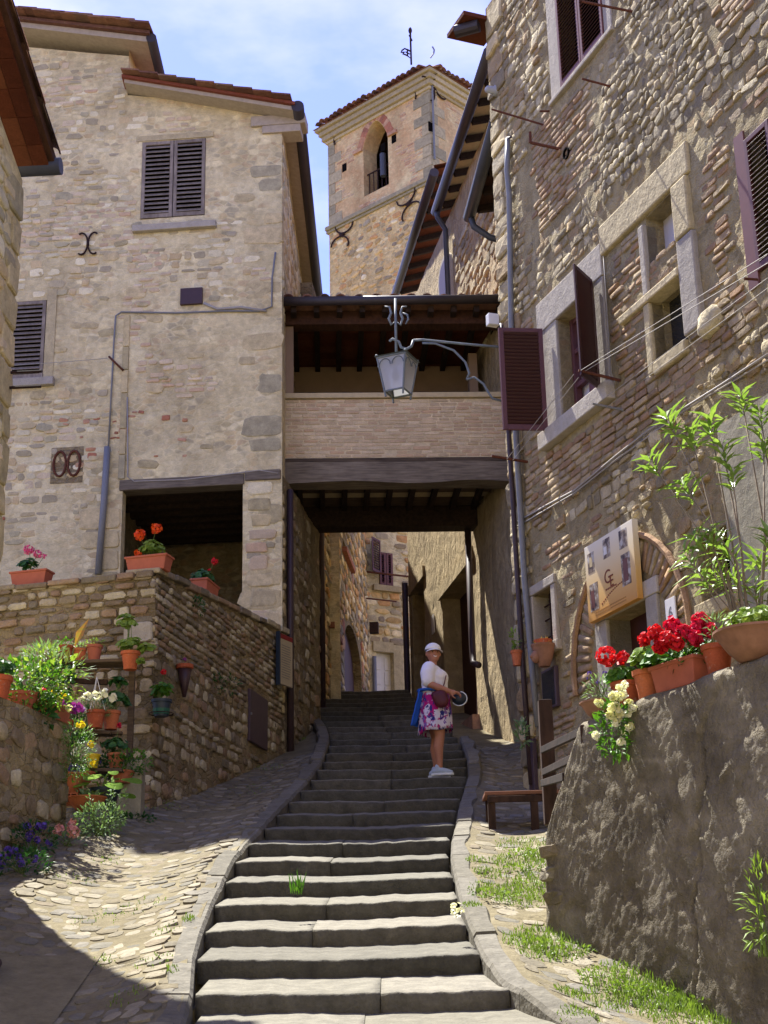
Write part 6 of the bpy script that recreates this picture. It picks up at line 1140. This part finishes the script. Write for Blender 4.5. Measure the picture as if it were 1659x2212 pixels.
for (xy), lab, pt, fl_, hd in RP: c, s_ = par(*xy); plant('potted_plant', c, lab, 'plant', pt, fl_, hd)
c, s_ = par(1478, 1478); B_ = c+V((0, 0, .166)); plant('geranium_trough', c, 'long terracotta trough of crimson geraniums on the terrace wall', 'plant', ('trough', PX.eu, .44, .2, .18), [('r', (-.1, .12, .08), (.14, .18, .12), 110, .07, 'leaf'), ('b', (.03, -.06, .08), (.15, .2, .12), 160, .055, 'leaf_dark'), ('r', (.12, -.1, .06), (.14, .16, .1), 60, .065, 'leaf')], [(at(x_, y_, 9.6+.15*k_)-B_, r_*.74, 80, .036, m_) for x_, y_, k_, r_, m_ in ((1418, 1362, .5, .075, 'petal_red'), (1440, 1378, .0, .08, 'petal_red'), (1425, 1392, .3, .06, 'petal_red'), (1452, 1345, .6, .075, 'petal_crimson'), (1478, 1362, .0, .08, 'petal_crimson'), (1462, 1385, -.2, .06, 'petal_red'), (1500, 1372, -.2, .07, 'petal_crimson'), (1512, 1335, .3, .075, 'petal_crimson'), (1535, 1358, -.1, .06, 'petal_crimson'), (1505, 1352, .3, .06, 'petal_crimson'))])
c, s_ = par(1552, 1435); plant('potted_plant', c, 'plain terracotta pot with dry stalks between the long trough and the big bowl', 'plant', ('pot', .1, .19, 'terracotta'), [('b', (0, 0, .12), (.07, .08, .12), 60, .06, 'leaf_grey', .2)])
c, s_ = par(1640, 1412); plant('big_bowl', c, 'big old clay bowl of bright green clover at the right edge', 'plant', ('pot', .26, .19, 'terracotta_old', 1), [('r', (0, 0, .08), (.22, .2, .13), 260, .05, 'leaf_lime')])
c = PX.P(PX.px(1325, 1560, .1)[0], PX.px(1325, 1560, .1)[1], .1); plant('white_blossom', c, 'white flowering snapdragon hanging down the face of the terrace wall', 'plant', None, [('b', (0, 0, -.05), (.12, .1, .2), 260, .05, 'leaf')], [((U(-.13, .13), U(-.14, -.04), z_+U(-.02, .02)), .028, 16, .032, CH(['petal_white', 'petal_cream'])) for z_ in (.2, .17, .15, .13, .1, .08, .06, .04, .02, .0, -.02, -.04, -.06, -.1, -.14, .22, .15, .12, .07, .02)])
# --- potted plants on the right house
c = PF.P(*PF.px(1176, 1440, .14), .14); t = plant('face_pot', c, 'clay wall pot with a moulded face under the small barred window', 'plant', ('pot', .13, .24, 'terracotta_old', 1), [('b', (0, 0, .04), (.1, .08, .05), 30, .05, 'leaf_dry')])
mb = MB(); mb.ball(c+PF.n*.1+V((0, 0, .1)), (.05, .06, .07)); mb.ball(c+PF.n*.15+V((0, 0, .1)), (.015, .02, .02)); mb.build('moulded_face', 'terracotta_old', t, smooth=True); mb = MB(); mb.lathe(c+V((0, 0, .2)), [(.09, 0), (.1, .09), (.085, .09), (0, .07)], 16); mb.build('inner_pot', 'terracotta', t)
c = at(1117, 1438, 16.8); t = plant('small_pot', c, 'small terracotta pot with a lime sprig hung beside the drainpipes', 'plant', ('pot', .065, .17, 'terracotta'), [('b', (-.02, 0, .12), (.06, .05, .14), 50, .06, 'leaf_lime')])
# --- oleander
oc = V((2.52, 10.7, 1.74)); ol = thing('oleander', oc, 'tall leggy oleander shrub in front of the right house', 'shrub'); pot_mesh(ol, oc, .22, .34, 'terracotta'); b = oc+V((0, 0, .3))
tips = [(1400, 990), (1440, 900), (1530, 900), (1470, 1040), (1600, 850), (1490, 930), (1640, 880), (1560, 960), (1650, 950), (1580, 1010)]; low = [(1500, 1160), (1530, 1140), (1480, 1200), (1560, 1180), (1540, 1230), (1640, 1200), (1660, 1150), (1510, 1240), (1580, 1240), (1630, 1260)]
bm = MB(); lf = MB()
for i, (x, y) in enumerate(tips+low):
    tp = at(x, y, 10.7+U(-.25, .25)); md = b.lerp(tp, .55)+V((U(.02, .2), U(-.08, .08), U(-.05, .12))); big = i < len(tips)
    bm.tube([b+V((U(-.06, .06), U(-.06, .06), 0)), b.lerp(md, .5)+V((.03, 0, .02)), md, tp], [.014, .012, .009, .005] if big else [.008, .007, .005, .004], 6)
    ax = (tp-md).normalized()
    for k in range(18 if big else 16):
        a_ = k*2.4; sd = ax.orthogonal().normalized(); sd2 = ax.cross(sd); d = (sd*math.cos(a_)+sd2*math.sin(a_))*U(.7, 1.1)+ax*U(.1, .9); leaf(lf, tp-ax*(.011*k), d, ax, U(.12, .24), U(.032, .05))
bm.build('branches', 'bark', ol, smooth=True); lf.build('foliage', 'leaf_oleander', ol, tint=True)
# ================================================================ GRASS AND WEEDS
def blades(mb, c, n, r, h, lean=.5):
    for _ in range(n):
        a_ = U(0, 6.28); q = math.sqrt(RN.random())*r; p = V(c)+V((q*math.cos(a_), q*math.sin(a_)*1.6, 0)); p.z = zr(p.x, p.y)+.01; hh = h*U(.25, 1.15)*(1.15-.6*q/max(r, .01)); d = V((U(-lean, lean), U(-lean, lean), 1)).normalized(); s = V((U(-1, 1), U(-1, 1), 0)).normalized()*.0045; t = RN.random()
        mb.add([p-s, p+s, p+d*hh*.6+s*.7, p+d*hh*.6-s*.7, p+d*hh+V((U(-.4, .4)*hh*.5, U(-.4, .4)*hh*.5, 0))], [(0, 1, 2, 3), (3, 2, 4)], t)
def zr(x, y): return zramp_right(x, y) if x > 0 else zramp_left(x, y)
def gr(x, y):
    r_ = ray(x, y); Y = 7.
    while Y < 24 and r_.z*Y > zr(r_.x*Y, Y): Y += .02
    return r_*Y
gm_ = MB()
for x, y, n, r_, h in [(a, b, int(c*1.2), d, e*.75) for a, b, c, d, e in ((1130, 1870, 420, .28, .08), (1165, 1920, 460, .28, .09), (1120, 1940, 300, .25, .07), (1065, 1930, 200, .2, .06), (1060, 1890, 160, .15, .06), (1190, 2040, 420, .25, .1), (1150, 2050, 260, .2, .08), (1130, 1830, 260, .25, .06), (1330, 2130, 300, .22, .1), (1400, 2130, 320, .25, .1), (1390, 2170, 260, .2, .09), (1470, 2160, 340, .22, .12), (1520, 2160, 340, .2, .14), (1480, 2200, 300, .25, .12), (1580, 2205, 260, .2, .12), (1290, 2170, 120, .15, .07), (1030, 1860, 90, .1, .05), (1020, 1960, 80, .08, .05), (1230, 2150, 80, .1, .06), (1250, 2200, 120, .12, .07), (1440, 2080, 60, .1, .1), (1180, 1850, 300, .2, .09))]: blades(gm_, gr(x, y), n, r_, h)

for x, y in ((1125, 1880), (1150, 1910), (1060, 1935), (1170, 2045), (1130, 1850), (1345, 2140), (1400, 2150), (1480, 2170), (1085, 1945), (1230, 2060), (1300, 2110)):
    c_ = gr(x, y)
    bush(gm_, c_+V((0, 0, .015)), (.16, .24, .03), 90, .03, .7)
gm_.build('grass', 'grass', label='bright green grass tufts between the cobbles on the right', cat='grass', kind='stuff', tint=True)
gm_ = MB()
for x, y, n, r_, h in ((230, 1860, 50, .15, .03), (300, 1960, 60, .2, .03), (210, 1990, 60, .2, .03), (360, 2010, 30, .1, .03), (405, 1990, 40, .05, .05), (330, 2080, 40, .12, .03), (225, 2080, 40, .1, .03), (160, 1900, 60, .2, .03), (270, 2160, 40, .12, .04), (540, 1710, 60, .3, .03), (580, 1660, 50, .2, .04), (650, 1600, 40, .1, .05), (350, 1740, 60, .2, .05), (300, 1745, 80, .15, .06), (370, 2100, 30, .06, .04)): blades(gm_, gr(x, y), n, r_, h)
gm_.build('weeds', 'grass', label='thin weeds and moss tufts between the left cobbles', cat='weeds', kind='stuff', tint=True)
for x, y, lab in ((470, 1480, 'larger fern tuft growing from the retaining wall'), (425, 1300+10, 'small weed near the top of the retaining wall face'), (500, 1500-20, 'small weed beside the fern tuft on the retaining wall')):
    mb = MB(); p = wallpot(x, y, .06); bush(mb, p, (.1, .1, .12), 70, .05, .4); mb.build('wall_weed', 'leaf_dark', label=lab, cat='weed', tint=True)
for x, y, Y_, lab, n_, m_ in ((638, 1905, 11.55, 'tall grass weed growing from a stair tread', 18, 'leaf'),):
    mb = MB(); p = at(x, y+28, Y_); 
    for _ in range(n_): d = V((U(-.4, .4), U(-.3, .1), 1)); leaf(mb, p+V((U(-.05, .05), U(-.02, .02), 0)), d, (0, -1, .2), U(.1, .2), .012)
    mb.build('step_weed', m_, label=lab, cat='weed', tint=True)
mb = MB(); p = at(985, 1965, 10.65); head(mb, p, .05, 24, .03); mb.build('step_flowers', 'petal_white', label='tiny white flowers at the right end of a step', cat='flower', tint=True)
mb = MB(); c = gr(1225, 2115); bush(mb, c+V((0, 0, .1)), (.1, .1, .12), 120, .05, .35)
o = PX.P(2.05, .2, .12); mb2 = MB(); bush(mb2, gr(1545, 2110)+V((-.05, 0, .1)), (.1, .12, .16), 160, .05, .3); mb2.build('wall_foot_weed', 'leaf', label='leafy weed at the foot of the roughcast wall', cat='weed', tint=True)
p = PX.P(2.2, .55, .1); t = thing('edge_weed', p, 'bright weed sprouting from the roughcast wall at the right edge', 'weed'); mb = MB(); bush(mb, p, (.1, .14, .28), 130, .07, .25); mb.build('foliage', 'leaf_lime', t, tint=True); mb = MB(); stems(mb, p-V((0, 0, .25)), [p+V((U(-.06, .06), U(-.1, .1), U(0, .25))) for _ in range(6)]); mb.build('stems', 'stem', t)
mb = MB(); p = at(1128, 1585, 16.6); bush(mb, p, (.05, .05, .14), 70, .09, .3); mb.build('pipe_weed', 'leaf_grey', label='leafy weed growing beside the drainpipes above the cobbles', cat='weed', tint=True)
# ================================================================ WOMAN ON THE STAIRS
WO = V((.605, 17.98, 2.695)); wf = V((.985, -.17, 0)).normalized(); wb_ = V((-.17, -.985, 0)).normalized()
def Wp(a, b, z): return WO+wf*a+wb_*b+V((0, 0, z))
pn = thing('person', WO, 'woman in white cap and shirt and purple floral skirt standing on the stairs', 'person')
def blob(mb, c, r, n=16, k=10):                   # ellipsoid in the woman's own axes
    q = MB(); q.ball((0, 0, 0), r, n, k); o = Wp(*c); mb.add([o+wf*p.x+wb_*p.y+V((0, 0, p.z)) for p in q.v], q.f)
def limb(mb, pts, rs, n=10):
    P = [Wp(*p) for p in pts]; mb.tube(P, rs, n); 
    for p, r_ in ((pts[0], rs[0]), (pts[-1], rs[-1])): blob(mb, p, (r_, r_, r_), 10, 6)
def solid(mb, name, mat, vox, par, sm=6):
    o = mb.build(name, mat, par, smooth=True); m_ = o.modifiers.new('r', 'REMESH'); m_.mode = 'VOXEL'; m_.voxel_size = vox; m_.use_smooth_shade = True
    s = o.modifiers.new('s', 'SMOOTH'); s.factor = .5; s.iterations = sm; return o
fd = (.42, .9)                                    # where the face looks
def Fc(f, s, z): return (-.055+fd[0]*f-fd[1]*s, fd[1]*f+fd[0]*s, z)   # forward, sideways (her left), height
mb = MB()
for s, a0, az in ((1, .0, .0), (-1, -.06, -.02)):
    bb = .085*s
    limb(mb, [(a0-.03, bb, .84), (a0-.01, bb, .62), (a0, bb, .46), (a0-.02, bb, .33), (a0-.012, bb*.95, .2), (a0-.01, bb*.95, .1)], [.1, .088, .062, .062, .044, .036])
blob(mb, (-.05, 0, .88), (.14, .165, .14)); blob(mb, (-.055, 0, 1.02), (.135, .15, .14)); blob(mb, (-.05, 0, 1.16), (.12, .165, .15)); blob(mb, (-.07, 0, 1.27), (.075, .17, .06))
limb(mb, [(-.075, 0, 1.28), (-.06, .01, 1.38)], [.055, .05])
blob(mb, Fc(0, 0, 1.475), (.082, .082, .108)); blob(mb, Fc(.03, 0, 1.42), (.06, .06, .06)); blob(mb, Fc(.085, 0, 1.455), (.015, .015, .022)); blob(mb, Fc(.076, 0, 1.475), (.012, .012, .03))
for s in (1, -1): blob(mb, Fc(-.0, .08*s, 1.465), (.018, .014, .028)); blob(mb, Fc(.05, .036*s, 1.44), (.028, .028, .026))
limb(mb, [(-.1, .17, 1.27), (-.11, .2, 1.16), (-.08, .225, 1.06), (.03, .225, 1.01), (.15, .19, .965)], [.058, .054, .046, .043, .03])
limb(mb, [(-.04, -.17, 1.27), (.0, -.2, 1.14), (.03, -.2, 1.05), (.12, -.1, .97), (.2, .03, .93)], [.055, .05, .045, .04, .028])
blob(mb, (.185, .185, .95), (.045, .022, .036)); blob(mb, (.225, .06, .915), (.04, .022, .034))
for k, (da, dz, l) in enumerate(((.018, .012, .9), (.03, .004, 1.), (.036, -.01, .95), (.032, -.026, .75))):   # near hand: four fingers over the pouch
    a0, z0 = .205+da*.4, .955+dz*.6; limb(mb, [(a0, .185-.006*k, z0), (a0+.04*l, .178-.008*k, z0-.008), (a0+.062*l, .176-.008*k, z0-.036), (a0+.06*l, .172-.008*k, z0-.062*l)], [.0095, .009, .0085, .0075], 7)
limb(mb, [(.175, .19, .93), (.19, .2, .9), (.215, .19, .88)], [.011, .01, .008], 7)
for k in range(4): a0 = .235+.014*k; limb(mb, [(a0, .05, .92-.012*k), (a0+.035, .05, .905-.014*k), (a0+.05, .06, .88-.014*k)], [.009, .0085, .0075], 7)
limb(mb, [(.215, .07, .93), (.235, .09, .945), (.255, .1, .94)], [.01, .009, .008], 7)
body = solid(mb, 'body', 'skin', .0065, pn, 5)
mb = MB()                                         # shirt
blob(mb, (-.055, 0, 1.01), (.165, .18, .1)); blob(mb, (-.05, 0, 1.1), (.16, .185, .15)); blob(mb, (-.035, 0, 1.17), (.155, .19, .12)); blob(mb, (-.075, 0, 1.25), (.115, .215, .085))
limb(mb, [(-.09, .15, 1.26), (-.105, .195, 1.19), (-.1, .215, 1.1)], [.09, .088, .078], 12); limb(mb, [(-.05, -.15, 1.26), (-.01, -.19, 1.19), (.01, -.2, 1.1)], [.088, .084, .074], 12)
solid(mb, 'shirt', 'shirt_white', .011, pn, 4)
mb = MB(); n = 40; ringz = [1.02, .95, .86, .76, .66, .57, .52]; ra = [.15, .17, .18, .19, .195, .2, .2]; rb2 = [.165, .185, .2, .21, .215, .22, .22]; vs = []
for i, z in enumerate(ringz):
    for j in range(n):
        a_ = 2*math.pi*j/n; f = 1+(.045*math.sin(9*a_+1)+.03*math.sin(5*a_))*i/6; vs.append(Wp(-.045+ra[i]*f*math.cos(a_)-.01*i/6, rb2[i]*f*math.sin(a_), z+(.025*math.cos(a_)+.012*math.sin(4*a_))*i/6))
mb.add(vs, [(i*n+j, i*n+(j+1) % n, (i+1)*n+(j+1) % n, (i+1)*n+j) for i in range(len(ringz)-1) for j in range(n)]); sk = mb.build('skirt', 'skirt_print', pn, smooth=True); sk.modifiers.new('t', 'SOLIDIFY').thickness = .006
mb = MB(); mb.tube([Wp(-.05+.19*math.cos(a_), .2*math.sin(a_), 1.0-.02*math.cos(a_)) for a_ in [rad(20+320*k/20) for k in range(21)]], [.03]*21, 8, flat=.6)
gx, gy = 9, 8
vs = [Wp(-.2-.11*i/gx-.035*math.sin(j*1.3), .17-.22*j/gy, 1.02-.40*i/gx-.04*math.sin(j*.9)+.02*math.sin(i*2+j)) for i in range(gx+1) for j in range(gy+1)]
vs2 = [p+wf*.03 for p in vs]; mb.add(vs, [(i*(gy+1)+j, i*(gy+1)+j+1, (i+1)*(gy+1)+j+1, (i+1)*(gy+1)+j) for i in range(gx) for j in range(gy)])
jk = mb.build('tied_jacket', 'jacket_blue', pn, smooth=True); jk.modifiers.new('t', 'SOLIDIFY').thickness = .018; jk.modifiers.new('s', 'SUBSURF').render_levels = 1
mb = MB(); blob(mb, (.04, .225, .9), (.095, .04, .09)); blob(mb, (.055, .225, .85), (.09, .042, .085)); blob(mb, (-.01, .2, .93), (.06, .03, .05)); solid(mb, 'shoulder_bag', 'bag_maroon', .01, pn, 3)
mb = MB(); mb.tube([Wp(.06, .205, .97), Wp(.09, .15, 1.08), Wp(.1, .08, 1.18), Wp(.03, .0, 1.28), Wp(-.06, -.08, 1.32)], .007, 6); mb.build('bag_strap', 'bag_maroon', pn, smooth=True)
mb = MB(); rings = 8; n = 24; vs = []              # cap dome and brim
hc = Fc(-.006, 0, 1.514)
for i in range(rings+1):
    t = math.pi/2*i/rings
    for j in range(n): a_ = 2*math.pi*j/n; r_ = .093*math.cos(t); vs.append(Wp(hc[0]+r_*math.cos(a_), hc[1]+r_*math.sin(a_), hc[2]+.0+.085*math.sin(t)))
mb.add(vs, [(i*n+j, i*n+(j+1) % n, (i+1)*n+(j+1) % n, (i+1)*n+j) for i in range(rings) for j in range(n)])
bv = []
for i in range(4):
    for j in range(13):
        a_ = rad(-72+144*j/12); r_ = .09+.045*(i/3)*math.cos(a_)**.6 if abs(a_) < 1.55 else .09; bv.append(Wp(*Fc(r_*math.cos(a_), r_*math.sin(a_), 1.52-.022*(i/3)-.018*math.sin(a_)**2)))
mb.add(bv, [(i*13+j, i*13+j+1, (i+1)*13+j+1, (i+1)*13+j) for i in range(3) for j in range(12)]); cp_ = mb.build('cap', 'cap_white', pn, smooth=True); cp_.modifiers.new('t', 'SOLIDIFY').thickness = .006
mb = MB(); blob(mb, Fc(-.03, 0, 1.465), (.085, .085, .1)); blob(mb, Fc(-.07, .02, 1.39), (.03, .03, .055)); blob(mb, Fc(-.08, .03, 1.33), (.02, .02, .05)); solid(mb, 'hair', 'hair_brown', .009, pn, 2)
for s in (1, -1): mb = MB(); blob(mb, Fc(.074, .03*s, 1.478), (.011, .006, .006)); mb.build('eye', 'eye_dark', pn, smooth=True); mb = MB(); blob(mb, Fc(.075, .031*s, 1.494), (.017, .006, .004)); mb.build('eyebrow', 'hair_brown', pn, smooth=True)
mb = MB(); mb.tube([Wp(*Fc(.079-abs(s)*8*.0032*abs(s)*8*.06, s, 1.418+abs(s)*.35)) for s in (-.032, -.018, 0, .018, .032)], [.004, .008, .0095, .008, .004], 7); mb.build('lips', 'skin_lip', pn, smooth=True)
mb = MB(); mb.tube([Wp(*Fc(.086-abs(s)*.1, s, 1.42+abs(s)*.3)) for s in (-.024, -.012, 0, .012, .024)], [.003, .006, .0065, .006, .003], 7); mb.build('teeth', 'tooth', pn, smooth=True)
for a0, bb in ((-.01, .08), (-.07, -.08)):
    mb = MB(); limb(mb, [(a0-.055, bb, .05), (a0, bb, .06), (a0+.07, bb+.01, .045), (a0+.135, bb+.015, .034)], [.04, .045, .04, .027]); limb(mb, [(a0-.02, bb, .06), (a0-.02, bb, .1)], [.045, .042]); sh_ = solid(mb, 'shoe', 'shoe_grey', .008, pn, 3)
    mb = MB(); vs = [Wp(a0+x, bb+y, z) for z in (0., .03) for x, y in ((-.1, -.03), (-.1, .03), (-.03, .04), (.07, .05), (.15, .04), (.168, .012), (.15, -.02), (.05, -.035))]; mb.add(vs, [tuple(range(7, -1, -1)), tuple(range(8, 16))]+[(j, (j+1) % 8, 8+(j+1) % 8, 8+j) for j in range(8)]); mb.build('sole', 'shoe_sole', sh_, bevel=.008)
pc = thing('pouch', Wp(.255, .115, .86), 'dark navy rounded pouch with a pale rim held by the woman', 'bag')
mb = MB(); blob(mb, (.25, .11, .885), (.085, .055, .078)); mb.build('body', 'pouch_navy', pc, smooth=True); mb = MB(); mb.tube([Wp(.255+.09*math.cos(a_), .125, .885+.083*math.sin(a_)) for a_ in [rad(-150+230*k/20) for k in range(21)]], .007, 6); mb.build('rim', 'shoe_sole', pc, smooth=True)
# ================================================================ HOUSE ADDED BEHIND THE CAMERA (unseen; blocks low sky to darken risers and fronts)
ob = thing('sky_blocking_house', (0, -7, -1.6), 'plain stone house added unseen behind the viewer to block low sky', 'house'); Fo = Plane(0, -7, -1, 0)
mb = MB(); wall(mb, Fo, -14, 14, -1.7, 9.5); mb.quad(Fo.P(-14, 9.5), Fo.P(14, 9.5), Fo.P(14, 9.5, -6), Fo.P(-14, 9.5, -6)); mb.build('wall', 'mortar_left', ob)
sc.cycles.max_bounces = 6; sc.cycles.diffuse_bounces = 3; sc.cycles.glossy_bounces = 2; sc.cycles.transmission_bounces = 4; sc.cycles.transparent_max_bounces = 4; sc.cycles.caustics_reflective = False; sc.cycles.caustics_refractive = False
